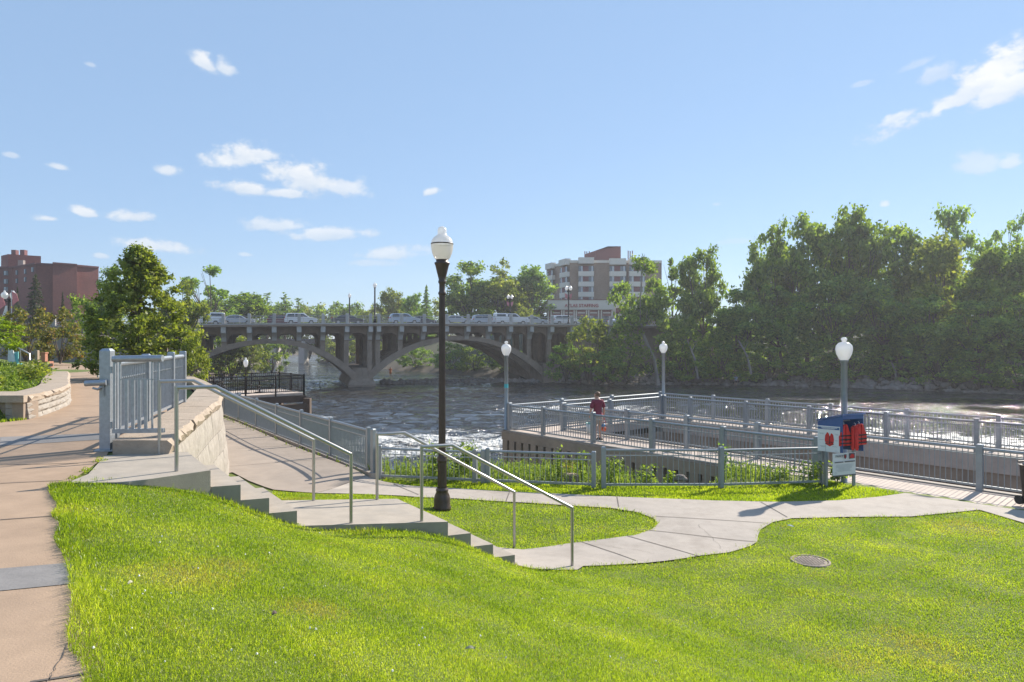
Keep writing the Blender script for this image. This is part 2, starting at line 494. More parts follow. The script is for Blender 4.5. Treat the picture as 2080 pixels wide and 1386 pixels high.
def dist_line(x, y, pl, closed=False):
    d = np.full(np.shape(x), 1e9)
    n = len(pl)
    for i in range(n if closed else n - 1):
        ax, ay = pl[i][:2]; bx, by = pl[(i + 1) % n][:2]
        L2 = (bx - ax) ** 2 + (by - ay) ** 2 + 1e-12
        t = np.clip(((x - ax) * (bx - ax) + (y - ay) * (by - ay)) / L2, 0, 1)
        d = np.minimum(d, np.hypot(x - ax - t * (bx - ax), y - ay - t * (by - ay)))
    return d


def sm(x, a, b):
    t = np.clip((x - a) / (b - a), 0, 1)
    return t * t * (3 - 2 * t)


WALL_C = [(-5.25, 9.5), (-6.3, 12.4), (-7.2, 15.9), (-9.0, 20.2), (-11.4, 24.7), (-14.9, 30.2), (-20.4, 38.3), (-30, 55), (-45, 86), (-70, 150)]
UPPER = [tuple(ab(-60, 0.3)), tuple(ab(9.1, 0.3)), (-5.1, 8.9)] + WALL_C + [(-400, 150), (-400, -60)]
LEFT_EDGE = [tuple(ab(-9, -2.1)), tuple(ab(9, -2.1)), tuple(ab(12, -1.9)), (-10.1, 13.2), (-9.9, 14.0), (-10.3, 15.2), (-11.2, 17.3), (-12.9, 19.8), (-15.2, 23.5), (-18.9, 28.8), (-24.5, 36), (-33, 46), (-46, 54)]
RIGHT_EDGE = [tuple(ab(-9, 0.3)), tuple(ab(9.08, 0.3)), (-5.62, 9.45), (-5.9, 10.0), (-7.75, 15.9), (-8.9, 18.2), (-12.1, 23.0), (-17, 30.5), (-24.0, 41), (-33, 50), (-46, 58)]
BED = LEFT_EDGE[3:] + [(-90, 54), (-90, 13.2)]
SHORE_NEAR = [(60, -40), tuple(nt_(19, 10)), tuple(nt_(19, -8)), (5.6, 22.6), (1.5, 25.0), (-3.5, 24.0), (-7.8, 24.8), (-12.5, 31), (-18.5, 40), (-27, 56), (-46, 96), (-53, 119), (-63, 160), (-77, 218), (-110, 330)]
SHORE_FAR = [(-84, 330), (-61, 208), (-47, 187), (-27.5, 155), (-14, 136), (-3.5, 122), (7, 108), (14.7, 102), (27, 103), (47, 97), (64, 84), (95, 55), (160, -40)]
RIVER = SHORE_NEAR + SHORE_FAR
STAIR_FOOT = [tuple(st(-0.2, 0.08)), tuple(st(4.4, 0.08)), tuple(st(4.4, 0.92)), tuple(st(-0.2, 0.92))]


def ground_z(x, y):
    x = np.asarray(x, float); y = np.asarray(y, float)
    sd = dist_line(x, y, RIVER, True)
    inside = pip(x, y, RIVER)
    sd = np.where(inside, -sd, sd)
    dfar = dist_line(x, y, SHORE_FAR); dnear = dist_line(x, y, SHORE_NEAR)
    right = (dfar < dnear)
    up = pip(x, y, UPPER)
    # left bank terrace
    bed = pip(x, y, BED)
    dl = dist_line(x, y, LEFT_EDGE)
    zup = -1.62 + np.where(bed, 0.34 * sm(dl, 0.25, 0.5) + np.minimum(0.16 * np.clip(dl - 0.5, 0, 99), 1.6), 0)
    zl = np.where(up, zup, h_low(x, y))
    k = 0.55 + 2.0 * sm(x, 4.5, 8.0) + 0.9 * sm(-x, 5, 9)
    zl = np.minimum(zl, WATER_Z - 0.15 + k * sd)
    zr = WATER_Z - 0.1 + 1.3 * sm(sd, 0, 3.5) + 3.0 * sm(sd, 3, 20) + 4.6 * sm(sd, 14, 40) + 0.012 * np.clip(sd - 40, 0, 400)
    z = np.where(right, zr, zl)
    z = np.where(pip(x, y, STAIR_FOOT), np.minimum(z, -0.5 + h_low(x, y)), z)
    return np.where(inside, np.maximum(WATER_Z - 0.15 + 0.6 * sd, -8.5), z)


def axis(lo, hi, fine_lo, fine_hi, fine, grow):
    a = list(np.arange(fine_lo, fine_hi + 1e-6, fine))
    s = fine
    while a[-1] < hi:
        s *= grow; a.append(a[-1] + s)
    s = fine; b = []
    c = a[0]
    while c > lo:
        s *= grow; c -= s; b.append(c)
    return np.array(b[::-1] + a)


gx = axis(-900, 900, -15, 16, 0.25, 1.07)
gy = axis(-120, 1500, -2, 26, 0.25, 1.06)
XX, YY = np.meshgrid(gx, gy)
ZZ = ground_z(XX, YY)
far = sm(np.hypot(XX, YY), 30, 90)
ZZ = ZZ + far * 0.25 * (np.sin(XX * 0.31 + 1.3 * np.sin(YY * 0.17)) * np.cos(YY * 0.27 + np.sin(XX * 0.13)))
nx, ny = len(gx), len(gy)
idx = np.arange(nx * ny).reshape(ny, nx)
quads = np.stack([idx[:-1, :-1], idx[:-1, 1:], idx[1:, 1:], idx[1:, :-1]], -1).reshape(-1, 4)


def ground_mat():
    m, nt, b = newmat('earth_and_turf')
    L = nt.links.new
    g = N(nt, 'ShaderNodeNewGeometry')
    s = N(nt, 'ShaderNodeSeparateXYZ'); L(g.outputs['Position'], s.inputs[0])
    tc = N(nt, 'ShaderNodeTexCoord')
    n1 = N(nt, 'ShaderNodeTexNoise', Scale=1.4, Detail=9.0, Roughness=0.7); L(tc.outputs['Object'], n1.inputs['Vector'])
    n2 = N(nt, 'ShaderNodeTexNoise', Scale=0.35, Detail=6.0); L(tc.outputs['Object'], n2.inputs['Vector'])
    turf = ramp(nt, [(0.3, (0.07, 0.10, 0.014)), (0.5, (0.11, 0.145, 0.02)), (0.75, (0.17, 0.175, 0.04))], n1.outputs[0])
    soil = ramp(nt, [(0.3, (0.05, 0.04, 0.028)), (0.6, (0.10, 0.08, 0.058)), (0.8, (0.17, 0.14, 0.11))], n1.outputs[0])
    # stony earth below the bank line
    ad = N(nt, 'ShaderNodeMath', operation='MULTIPLY_ADD'); L(n2.outputs[0], ad.inputs[0]); ad.inputs[1].default_value = 2.2; L(s.outputs[2], ad.inputs[2])
    mr = N(nt, 'ShaderNodeMapRange'); L(ad.outputs[0], mr.inputs[0])
    mr.inputs[1].default_value = -4.9; mr.inputs[2].default_value = -3.4
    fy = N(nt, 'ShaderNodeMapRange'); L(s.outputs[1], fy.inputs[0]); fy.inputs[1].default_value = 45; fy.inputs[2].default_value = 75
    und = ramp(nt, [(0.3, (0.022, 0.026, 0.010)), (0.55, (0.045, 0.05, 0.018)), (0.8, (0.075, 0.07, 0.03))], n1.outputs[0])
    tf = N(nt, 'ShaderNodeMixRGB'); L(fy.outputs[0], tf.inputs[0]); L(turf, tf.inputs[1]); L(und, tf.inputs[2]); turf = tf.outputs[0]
    mx = N(nt, 'ShaderNodeMixRGB'); L(mr.outputs[0], mx.inputs[0]); L(soil, mx.inputs[1]); L(turf, mx.inputs[2])
    L(mx.outputs[0], b.inputs['Base Color'])
    b.inputs['Roughness'].default_value = 0.95
    bp = N(nt, 'ShaderNodeBump', Strength=0.6, Distance=0.08); L(n1.outputs[0], bp.inputs['Height']); L(bp.outputs[0], b.inputs['Normal'])
    return m


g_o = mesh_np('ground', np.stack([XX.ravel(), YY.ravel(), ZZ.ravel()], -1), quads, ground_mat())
g_o.data.polygons.foreach_set('use_smooth', [True] * len(g_o.data.polygons))
props(g_o, 'grassy riverside ground falling from the upper path to the river', 'ground', kind='structure')


def hit(u, v, fn=h_low):
    """where the surveyed pixel's ray meets the lower park surface"""
    d = np.arange(2.0, 60.0, 0.02)
    z = -(v - CV) / F * d
    g = fn((u - CU) / F * d, d)
    i = int(np.argmax(z <= g))
    return ((u - CU) / F * d[i], d[i])


def resample(poly, step, closed=True):
    out = []
    n = len(poly)
    for i in range(n if closed else n - 1):
        a = np.array(poly[i][:2]); b = np.array(poly[(i + 1) % n][:2])
        k = max(1, int(np.ceil(np.linalg.norm(b - a) / step)))
        for j in range(k): out.append(tuple(a + (b - a) * j / k))
    if not closed: out.append(tuple(poly[-1][:2]))
    return out


def smooth_line(pts, it=2):
    for _ in range(it):
        q = [pts[0]]
        for i in range(len(pts) - 1):
            a = np.array(pts[i]); b = np.array(pts[i + 1])
            q += [tuple(a * 0.75 + b * 0.25), tuple(a * 0.25 + b * 0.75)]
        q.append(pts[-1]); pts = q
    return pts


def sheet(name, outer, holes, m, dz, step, fn, jitter=0.0, lines=None):
    loops = [resample(outer, step)] + [resample(h, step) for h in holes]
    vs, es = [], []
    for lp in loops:
        o = len(vs); vs += lp
        es += [(o + i, o + (i + 1) % len(lp)) for i in range(len(lp))]
    xs = [p[0] for p in loops[0]]; ys = [p[1] for p in loops[0]]
    X, Y = np.meshgrid(np.arange(min(xs), max(xs), step), np.arange(min(ys), max(ys), step))
    X = X.ravel(); Y = Y.ravel()
    ok = pip(X, Y, outer)
    for h in holes: ok &= ~pip(X, Y, h)
    for lp in loops: ok &= dist_line(X, Y, lp, True) > step * 0.35
    vs += list(zip(X[ok], Y[ok]))
    v2, e2, f2, *_ = delaunay_2d_cdt([Vector(p) for p in vs], es, [], 0, 1e-5)
    V = np.array([(p.x, p.y) for p in v2])
    T = np.array([f for f in f2 if len(f) == 3])
    C = V[T].mean(1)
    ok = pip(C[:, 0], C[:, 1], outer)
    for h in holes: ok &= ~pip(C[:, 0], C[:, 1], h)
    T = T[ok]
    z = fn(V[:, 0], V[:, 1]) + dz
    ar = (V[T[:, 1], 0] - V[T[:, 0], 0]) * (V[T[:, 2], 1] - V[T[:, 0], 1]) - (V[T[:, 1], 1] - V[T[:, 0], 1]) * (V[T[:, 2], 0] - V[T[:, 0], 0])
    T[ar < 0] = T[ar < 0][:, ::-1]
    o = mesh_np(name, np.c_[V, z], None, m, tris=T)
    o.data.polygons.foreach_set('use_smooth', [True] * len(o.data.polygons))
    return o


def flat(z): return lambda x, y: np.full(np.shape(x), z)


# river ------------------------------------------------------------
def water_mat():
    m, nt, b = newmat('river_water')
    L = nt.links.new
    tc = N(nt, 'ShaderNodeTexCoord')
    mp = N(nt, 'ShaderNodeMapping'); L(tc.outputs['Object'], mp.inputs[0])
    mp.inputs['Rotation'].default_value = (0, 0, R(-35)); mp.inputs['Scale'].default_value = (1.0, 0.55, 1)
    b.inputs['IOR'].default_value = 1.55
    n1 = N(nt, 'ShaderNodeTexNoise', Scale=0.9, Detail=4.0, Roughness=0.6, Distortion=0.6); L(mp.outputs[0], n1.inputs['Vector'])
    n2 = N(nt, 'ShaderNodeTexNoise', Scale=4.5, Detail=4.0, Roughness=0.6); L(mp.outputs[0], n2.inputs['Vector'])
    mp3 = N(nt, 'ShaderNodeMapping'); L(tc.outputs['Object'], mp3.inputs[0]); mp3.inputs['Scale'].default_value = (0.35, 1.0, 1); mp3.inputs['Rotation'].default_value = (0, 0, R(-12))
    n3 = N(nt, 'ShaderNodeTexNoise', Scale=0.16, Detail=7.0, Roughness=0.62, Distortion=1.0); L(mp3.outputs[0], n3.inputs['Vector'])
    n5 = N(nt, 'ShaderNodeTexNoise', Scale=0.32, Detail=2.0); L(mp3.outputs[0], n5.inputs['Vector'])
    cr = N(nt, 'ShaderNodeMapRange'); L(n3.outputs[0], cr.inputs[0]); cr.inputs[1].default_value = 0.44; cr.inputs[2].default_value = 0.62; cr.inputs[3].default_value = 0.15; cr.inputs[4].default_value = 1.4; calm = cr.outputs[0]
    # rapids: broken water, with sun sparkle painted white into the right-hand stretches
    g = N(nt, 'ShaderNodeNewGeometry'); s = N(nt, 'ShaderNodeSeparateXYZ'); L(g.outputs['Position'], s.inputs[0])

    def blob(cx, cy, rx, ry, rot):
        ca, sa = math.cos(rot), math.sin(rot)
        def lin2(ka, kb, off):
            a = N(nt, 'ShaderNodeMath', operation='MULTIPLY'); L(s.outputs[0], a.inputs[0]); a.inputs[1].default_value = ka
            c = N(nt, 'ShaderNodeMath', operation='MULTIPLY_ADD'); L(s.outputs[1], c.inputs[0]); c.inputs[1].default_value = kb; L(a.outputs[0], c.inputs[2])
            d = N(nt, 'ShaderNodeMath', operation='ADD'); L(c.outputs[0], d.inputs[0]); d.inputs[1].default_value = off
            e = N(nt, 'ShaderNodeMath', operation='MULTIPLY'); L(d.outputs[0], e.inputs[0]); L(d.outputs[0], e.inputs[1])
            return e.outputs[0]
        p = lin2(ca / rx, sa / rx, -(cx * ca + cy * sa) / rx)
        q = lin2(-sa / ry, ca / ry, -(-cx * sa + cy * ca) / ry)
        ad = N(nt, 'ShaderNodeMath', operation='ADD'); L(p, ad.inputs[0]); L(q, ad.inputs[1])
        mr = N(nt, 'ShaderNodeMapRange'); L(ad.outputs[0], mr.inputs[0]); mr.inputs[1].default_value = 0.15; mr.inputs[2].default_value = 1.0; mr.inputs[3].default_value = 1.0; mr.inputs[4].default_value = 0.0
        return mr.outputs[0]
    prev = None
    for a in ((-6.0, 44.0, 15, 8, 0.25), (-22, 58, 9, 5, 0.3), (27, 44, 24, 11, -0.45), (24, 33, 12, 8, -0.7), (7, 66, 12, 4.5, 0.1), (-38, 96, 12, 6, 0.4)):
        o = blob(*a)
        if prev is None: prev = o
        else:
            mx = N(nt, 'ShaderNodeMath', operation='MAXIMUM'); L(prev, mx.inputs[0]); L(o, mx.inputs[1]); prev = mx.outputs[0]
    rapids_glint = prev
    n4 = N(nt, 'ShaderNodeTexNoise', Scale=0.7, Detail=8.0, Roughness=0.72, Distortion=1.2)
    mp2 = N(nt, 'ShaderNodeMapping'); L(tc.outputs['Object'], mp2.inputs[0]); mp2.inputs['Scale'].default_value = (0.45, 1.5, 1); mp2.inputs['Rotation'].default_value = (0, 0, R(-8))
    L(mp2.outputs[0], n4.inputs['Vector'])
    ml = N(nt, 'ShaderNodeMath', operation='MULTIPLY_ADD'); L(rapids_glint, ml.inputs[0]); ml.inputs[1].default_value = 0.30; L(n4.outputs[0], ml.inputs[2])
    foam = ramp(nt, [(0.715, (0, 0, 0)), (0.83, (1, 1, 1))], ml.outputs[0])  # one white mask for real foam and the painted sun sparkle
    mixc = N(nt, 'ShaderNodeMixRGB'); L(foam, mixc.inputs[0]); mixc.inputs[1].default_value = (0.034, 0.031, 0.027, 1); mixc.inputs[2].default_value = (0.62, 0.62, 0.60, 1)
    L(mixc.outputs[0], b.inputs['Base Color'])
    rr = N(nt, 'ShaderNodeMath', operation='MULTIPLY_ADD'); L(foam, rr.inputs[0]); rr.inputs[1].default_value = 0.5; rr.inputs[2].default_value = 0.06
    L(rr.outputs[0], b.inputs['Roughness'])
    st_ = N(nt, 'ShaderNodeMath', operation='MULTIPLY_ADD'); L(rapids_glint, st_.inputs[0]); st_.inputs[1].default_value = 1.6; L(calm, st_.inputs[2])
    s1 = N(nt, 'ShaderNodeMath', operation='MULTIPLY'); L(n1.outputs[0], s1.inputs[0]); s1.inputs[1].default_value = 0.42
    s2 = N(nt, 'ShaderNodeMath', operation='MULTIPLY_ADD'); L(n2.outputs[0], s2.inputs[0]); s2.inputs[1].default_value = 0.13; L(s1.outputs[0], s2.inputs[2])
    h0 = N(nt, 'ShaderNodeMath', operation='MULTIPLY'); L(s2.outputs[0], h0.inputs[0]); L(st_.outputs[0], h0.inputs[1])
    hh = N(nt, 'ShaderNodeMath', operation='MULTIPLY_ADD'); L(n5.outputs[0], hh.inputs[0]); hh.inputs[1].default_value = 0.0; L(h0.outputs[0], hh.inputs[2])
    bp = N(nt, 'ShaderNodeBump', Strength=0.9, Distance=1.0); L(hh.outputs[0], bp.inputs['Height']); L(bp.outputs[0], b.inputs['Normal'])
    return m


wx = axis(-420, 420, -62, 62, 0.36, 1.12); wy = axis(-60, 420, 17, 128, 0.36, 1.1)
WX, WY = np.meshgrid(wx, wy)
wr = np.random.default_rng(5)
H = np.zeros(WX.shape)
for _ in range(46):
    lam = 1.15 * (2.9 / 1.15) ** wr.random(); an = wr.normal(1.75, 0.55); am = 0.0065 * lam
    wx0 = WX + 0.8 * np.sin(WY * 0.21 + wr.uniform(0, 6)); wy0 = WY + 0.8 * np.sin(WX * 0.19 + wr.uniform(0, 6))
    H += am * np.sin(2 * np.pi / lam * (wx0 * math.cos(an) + wy0 * math.sin(an)) + wr.uniform(0, 6.28))
u_ = WX * 0.97 - WY * 0.22; v_ = WX * 0.22 + WY * 0.97
calmness = 0.5 + 0.5 * np.sin(v_ * 0.36 + 1.7 * np.sin(u_ * 0.09 + 0.5) + 1.1 * np.sin(u_ * 0.23 + v_ * 0.13)) * np.cos(v_ * 0.17 + 1.3 * np.sin(u_ * 0.06))
gain = 0.22 + 1.0 * calmness ** 1.5
for cx_, cy_, rx_, ry_, ro_ in ((-6.0, 44.0, 16, 8, 0.25), (27, 44, 26, 12, -0.45), (24, 33, 14, 9, -0.7), (7, 66, 14, 5, 0.1), (-30, 70, 16, 22, 0.4)):
    ca_, sa_ = math.cos(ro_), math.sin(ro_); dx_, dy_ = WX - cx_, WY - cy_
    gain += 0.9 * np.exp(-(((dx_ * ca_ + dy_ * sa_) / rx_) ** 2 + ((-dx_ * sa_ + dy_ * ca_) / ry_) ** 2))
fade = 1 - sm(np.hypot(WX, WY - 60), 60, 110)
WZ = WATER_Z + np.clip(H * gain * fade, -0.12, 0.16)
wi = np.arange(WX.size).reshape(WX.shape)
w_o = mesh_np('water', np.stack([WX.ravel(), WY.ravel(), WZ.ravel()], -1), np.stack([wi[:-1, :-1], wi[:-1, 1:], wi[1:, 1:], wi[1:, :-1]], -1).reshape(-1, 4), water_mat())
w_o.data.polygons.foreach_set('use_smooth', [True] * len(w_o.data.polygons))
props(w_o, 'dark rippled river with white broken water and painted sun sparkle', 'water', kind='structure')

# upper path ---------------------------------------------------------
path_poly = RIGHT_EDGE + LEFT_EDGE[::-1]
o = sheet('upper_path', path_poly, [], M['tan_path'], 0.0, 0.6, flat(-1.6))
props(o, 'tan concrete riverside path along the top of the bank', 'path', kind='structure')
band = MB()
for q in (((0, 1155), (155, 1142), (165, 1184), (0, 1203)),):
    pts = [PZ(u, v, -1.596) for u, v in q]
    a, b_ = np.array(pts[0]), np.array(pts[1]); c, d_ = np.array(pts[3]), np.array(pts[2])
    e = (a - b_) / np.linalg.norm(a - b_)
    a = a + e * 1.35; c = c + e * 1.35
    band.add([a, b_ - e * 0.03, d_ + e * 0.02, c], [(3, 2, 1, 0)])
q = [PZ(0, 888, -1.596), PZ(207, 880, -1.596), PZ(207, 893, -1.596), PZ(0, 906, -1.596)]
band.add(q, [(3, 2, 1, 0)])
o = band.build('path_band', M['grey_band']); props(o, 'grey concrete bands across the tan path', 'path', kind='structure')
jt = MB()
def joint(p, q, z, w=0.02):
    p = np.array(p[:2]); q = np.array(q[:2])
    e = (q - p) / np.linalg.norm(q - p); s_ = np.array([-e[1], e[0]]) * w / 2
    k = max(1, int(np.linalg.norm(q - p) / 0.4))
    for i in range(k):
        a = p + (q - p) * i / k; b = p + (q - p) * (i + 1) / k
        za = z if not callable(z) else float(z(a[0], a[1])); zb = z if not callable(z) else float(z(b[0], b[1]))
        jt.add([(a[0] - s_[0], a[1] - s_[1], za), (b[0] - s_[0], b[1] - s_[1], zb), (b[0] + s_[0], b[1] + s_[1], zb), (a[0] + s_[0], a[1] + s_[1], za)], [(3, 2, 1, 0)])
for u0, v0, u1, v1 in ((0, 1056, 140, 1046), (0, 982, 128, 976), (60, 1386, 215, 1362), (140, 808, 205, 806), (137, 826, 207, 824), (140, 790, 205, 789), (147, 770, 207, 770), (0, 866, 208, 852), (0, 945, 160, 941)):
    p = PZ(u0, v0, -1.597); q = PZ(u1, v1, -1.597); joint(p, q, -1.5955)

# lower path, river walk, lawns ---------------------------------------
def HP(lst): return [hit(u, v) for u, v in lst]
plaza_far = HP([(744, 968), (800, 984), (850, 990), (1000, 999), (1150, 1006), (1300, 1013), (1450, 1019), (1580, 1022), (1700, 1019), (1780, 1012), (1838, 1004)])
deck_edge = [tuple(nt_(17.35, t)) for t in (-6.3, 6.0)]
plaza_near_l = HP([(1990, 1038), (1850, 1052), (1700, 1053), (1610, 1055), (1570, 1063), (1545, 1078), (1540, 1090), (1538, 1103), (1525, 1112), (1480, 1125), (1380, 1139), (1250, 1150), (1185, 1153)])
st_near = [tuple(st(5.35, -0.14)), tuple(st(4.35, -0.08))]
st_far = [tuple(st(4.35, 1.05)), tuple(st(5.0, 1.1))]
island = HP([(850, 1012), (925, 1015), (1000, 1020), (1080, 1024), (1160, 1029), (1240, 1034), (1295, 1043), (1327, 1055), (1336, 1066), (1325, 1078), (1290, 1090), (1220, 1099), (1150, 1107), (1060, 1119)])
island = island + [tuple(st(4.95, 1.06)), tuple(st(4.3, 1.05))]
walk_near = HP([(472, 962), (505, 979), (555, 997), (640, 1004), (760, 1007), (812, 1009)])
fence_rw = [(-3.54 - 0.702 * k, 16.9 + k) for k in (0.0, 4.0, 8.0, 12.0, 16.0, 22.0, 30.0)]
plaza_outer = plaza_far + deck_edge[:1] + [tuple(nt_(17.35, 8.0))] + [tuple(ab(2.0, 14.2))] + plaza_near_l + st_near + st_far + island[::-1][2:] + walk_near[::-1][0:1]
# close along the river walk mouth
plaza_outer = plaza_outer + [walk_near[-2], walk_near[-3]]
o = sheet('lower_path', plaza_outer, [], M['concrete'], 0.022, 0.35, h_low)
props(o, 'pale concrete path curving below the stairs', 'path', kind='structure')
rw = [walk_near[-3], walk_near[2], walk_near[1], walk_near[0], (-7.05, 16.0), (-8.6, 20.1), (-11.0, 24.7), (-14.5, 30.3), (-19.8, 38.4), (-27, 49)] + [(x - 0.12, y - 0.08) for x, y in fence_rw[::-1]] + [plaza_far[0]]
o = sheet('river_walk', rw, [], M['river_walk'], 0.026, 0.4, h_low)
props(o, 'concrete river walk below the stone wall', 'path', kind='structure')
hz = lambda x, y: float(h_low(x, y)) + 0.0285
for lst in (((1332, 1052), (1560, 1066)), ((1290, 1078), (1536, 1104)), ((1172, 1101), (1292, 1143)), ((1275, 1092), (1420, 1134)), ((1253, 1010), (1257, 1033)), ((1035, 1002), (1028, 1021)), ((800, 986), (850, 1008)), ((1545, 1022), (1600, 1054))):
    a, b = HP(lst); joint(a, b, hz)
for k in range(1, 8):
    a = np.array([-3.54 - 0.702 * (k * 2.6 - 0.6), 16.9 + (k * 2.6 - 0.6)]) - np.array([0.12, 0.08]); b = a - EB * 2.9
    joint(a, b, lambda x, y: float(h_low(x, y)) + 0.033)
cr_ = random.Random(3)
def crack(p, q, z, n=14, amp=0.035):
    p = np.array(p[:2]); q = np.array(q[:2]); e = (q - p) / np.linalg.norm(q - p); nn = np.array([-e[1], e[0]]); prev = p; off = 0
    for i in range(1, n + 1):
        off = off * 0.7 + cr_.uniform(-amp, amp)
        c = p + (q - p) * i / n + nn * off * (1 if i < n else 0)
        joint(prev, c, z, cr_.uniform(0.003, 0.006)); prev = c
for a, b in (((150, 1300), (172, 1215)), ((96, 1386), (150, 1300))):
    crack(PZ(*a, -1.6), PZ(*b, -1.6), -1.5955, 16, 0.010)
for a, b in (((1230, 1112), (1330, 1128)), ((1420, 1068), (1470, 1122)), ((930, 1003), (985, 1018)), ((1640, 1030), (1720, 1050))):
    crack(hit(*a), hit(*b), hz)
o = jt.build('path_joint', M['joint']); props(o, 'thin dark joints between the path slabs', 'path', kind='structure')

# grass ------------------------------------------------------------
lawn_front = [tuple(ab(-4, 0.235)), tuple(ab(9.05, 0.235))] + HP([(200, 978), (262, 981)]) + [tuple(st(t, -0.06)) for t in (-0.3, 0.4, 1.4, 2.1, 3.4, 4.4)] + [tuple(st(5.35, -0.15))] + plaza_near_l[::-1] + [tuple(ab(2.0, 14.2)), tuple(ab(-6, 15.5)), tuple(ab(-6, 9))]
lawn_island = island[:-2] + [tuple(st(4.9, 1.06)), tuple(st(3.4, 1.06)), tuple(st(1.4, 1.06))] + walk_near[2:]
fence_low = HP([(771, 977), (965, 984), (1226, 993), (1465, 993)]) + [hit(1672, 985)]
lawn_strip = plaza_far + [tuple(nt_(17.3, -6.5)), tuple(nt_(17.3, -8.6))] + [(7.6, 17.4)] + [(x, y + 0.25) for x, y in fence_low[::-1]]
lawn_left = [tuple(ab(11.2, -2.05)), (-10.05, 13.15), (-9.85, 13.9), (-10.2, 14.0), (-15, 14.0), (-15, 8)]


MH = hit(1646, 1141)


def blades(name, polys, dens, hgt, wid, m, fn, lean=0.5, clip=True, extra=None):
    V, Q, T = [], [], []
    pts = []
    for poly in polys:
        A = np.array(poly)
        x0, y0 = A.min(0); x1, y1 = A.max(0)
        n = int((x1 - x0) * (y1 - y0) * dens)
        x = rng.uniform(x0, x1, n); y = rng.uniform(y0, y1, n)
        d = np.hypot(x, y) + 0.1
        keep = rng.random(n) < np.minimum(1, (4.2 / np.maximum(d, 4.2)) ** 1.35)
        if clip:
            keep &= (y > 0.5) & (x < 0.78 * y + 7.0) & (x > -0.78 * y - 2.2) & (y > 1.2)
        x, y = x[keep], y[keep]
        ok = pip(x, y, poly) & (np.hypot(x - MH[0], y - MH[1]) > 0.25)
        pts.append(np.c_[x[ok], y[ok]])
    p = np.concatenate(pts)
    if extra is not None: p = np.concatenate([p, extra])
    n = len(p)
    x, y = p[:, 0], p[:, 1]
    z = fn(x, y) - 0.004
    d = np.hypot(x, y)
    cl = 0.5 + 0.25 * (np.sin(x * 5.1 + 2 * np.sin(y * 3.3)) + np.sin(y * 6.3 + 2 * np.sin(x * 2.7)))
    h = rng.uniform(hgt[0], hgt[1], n) * (0.7 + 0.6 * cl)
    if extra is not None: h[-len(extra):] *= rng.uniform(1.2, 2.9, len(extra))
    w = wid * np.maximum(1, d / 4.5) ** 0.9 * rng.uniform(0.7, 1.3, n)
    th = rng.uniform(0, 2 * np.pi, n); ln = rng.uniform(0.1, 1.0, n) * lean
    ph = rng.uniform(0, 2 * np.pi, n)
    sx, sy = np.cos(th) * w / 2, np.sin(th) * w / 2
    lx, ly = np.cos(ph) * ln * h, np.sin(ph) * ln * h
    B1 = np.c_[x - sx, y - sy, z]; B2 = np.c_[x + sx, y + sy, z]
    mx, my, mz = x + lx * 0.35, y + ly * 0.35, z + h * 0.6
    M1 = np.c_[mx - sx * 0.85, my - sy * 0.85, mz]; M2 = np.c_[mx + sx * 0.85, my + sy * 0.85, mz]
    TP = np.c_[x + lx, y + ly, z + h * (1 - 0.35 * ln)]
    V = np.stack([B1, B2, M2, M1, TP], 1).reshape(-1, 3)
    b = np.arange(n) * 5
    return mesh_np(name, V, np.c_[b, b + 1, b + 2, b + 3], m, tris=np.c_[b + 3, b + 2, b + 4])


def lawn_patch(nt, col, g):
    """yellowed patches of turf"""
    L = nt.links.new
    prev = None
    nz = N(nt, 'ShaderNodeTexNoise', Scale=2.2, Detail=5.0); L(g.outputs['Position'], nz.inputs['Vector'])
    for (u, v), r in (((365, 1168), 0.55), ((1850, 1318), 0.75), ((1720, 1345), 0.5), ((1960, 1072), 0.9), ((470, 1150), 0.35), ((640, 1240), 0.35), ((610, 1015), 0.8)):
        x, y = hit(u, v)
        c = N(nt, 'ShaderNodeVectorMath', operation='DISTANCE'); L(g.outputs['Position'], c.inputs[0]); c.inputs[1].default_value = (x, y, float(h_low(x, y)))
        mr = N(nt, 'ShaderNodeMapRange'); L(c.outputs['Value'], mr.inputs[0]); mr.inputs[1].default_value = 0; mr.inputs[2].default_value = r; mr.inputs[3].default_value = 0.8; mr.inputs[4].default_value = 0
        if prev is None: prev = mr.outputs[0]
        else:
            a = N(nt, 'ShaderNodeMath', operation='MAXIMUM'); L(prev, a.inputs[0]); L(mr.outputs[0], a.inputs[1]); prev = a.outputs[0]
    n2 = N(nt, 'ShaderNodeMath', operation='MULTIPLY_ADD'); L(nz.outputs[0], n2.inputs[0]); n2.inputs[1].default_value = 0.9; n2.inputs[2].default_value = -0.45
    gen = N(nt, 'ShaderNodeMath', operation='ADD', use_clamp=True); L(n2.outputs[0], gen.inputs[0]); L(prev, gen.inputs[1])
    rm = N(nt, 'ShaderNodeMath', operation='LESS_THAN'); L(g.outputs['Random Per Island'], rm.inputs[0])
    # a blade is dry when its own number falls under the local dryness
    L(gen.outputs[0], rm.inputs[1])
    ml = N(nt, 'ShaderNodeMath', operation='MULTIPLY'); L(rm.outputs[0], ml.inputs[0]); ml.inputs[1].default_value = 0.75
    mx = N(nt, 'ShaderNodeMixRGB'); L(ml.outputs[0], mx.inputs[0]); L(col, mx.inputs[1]); mx.inputs[2].default_value = (0.30, 0.24, 0.075, 1)
    return mx.outputs[0]


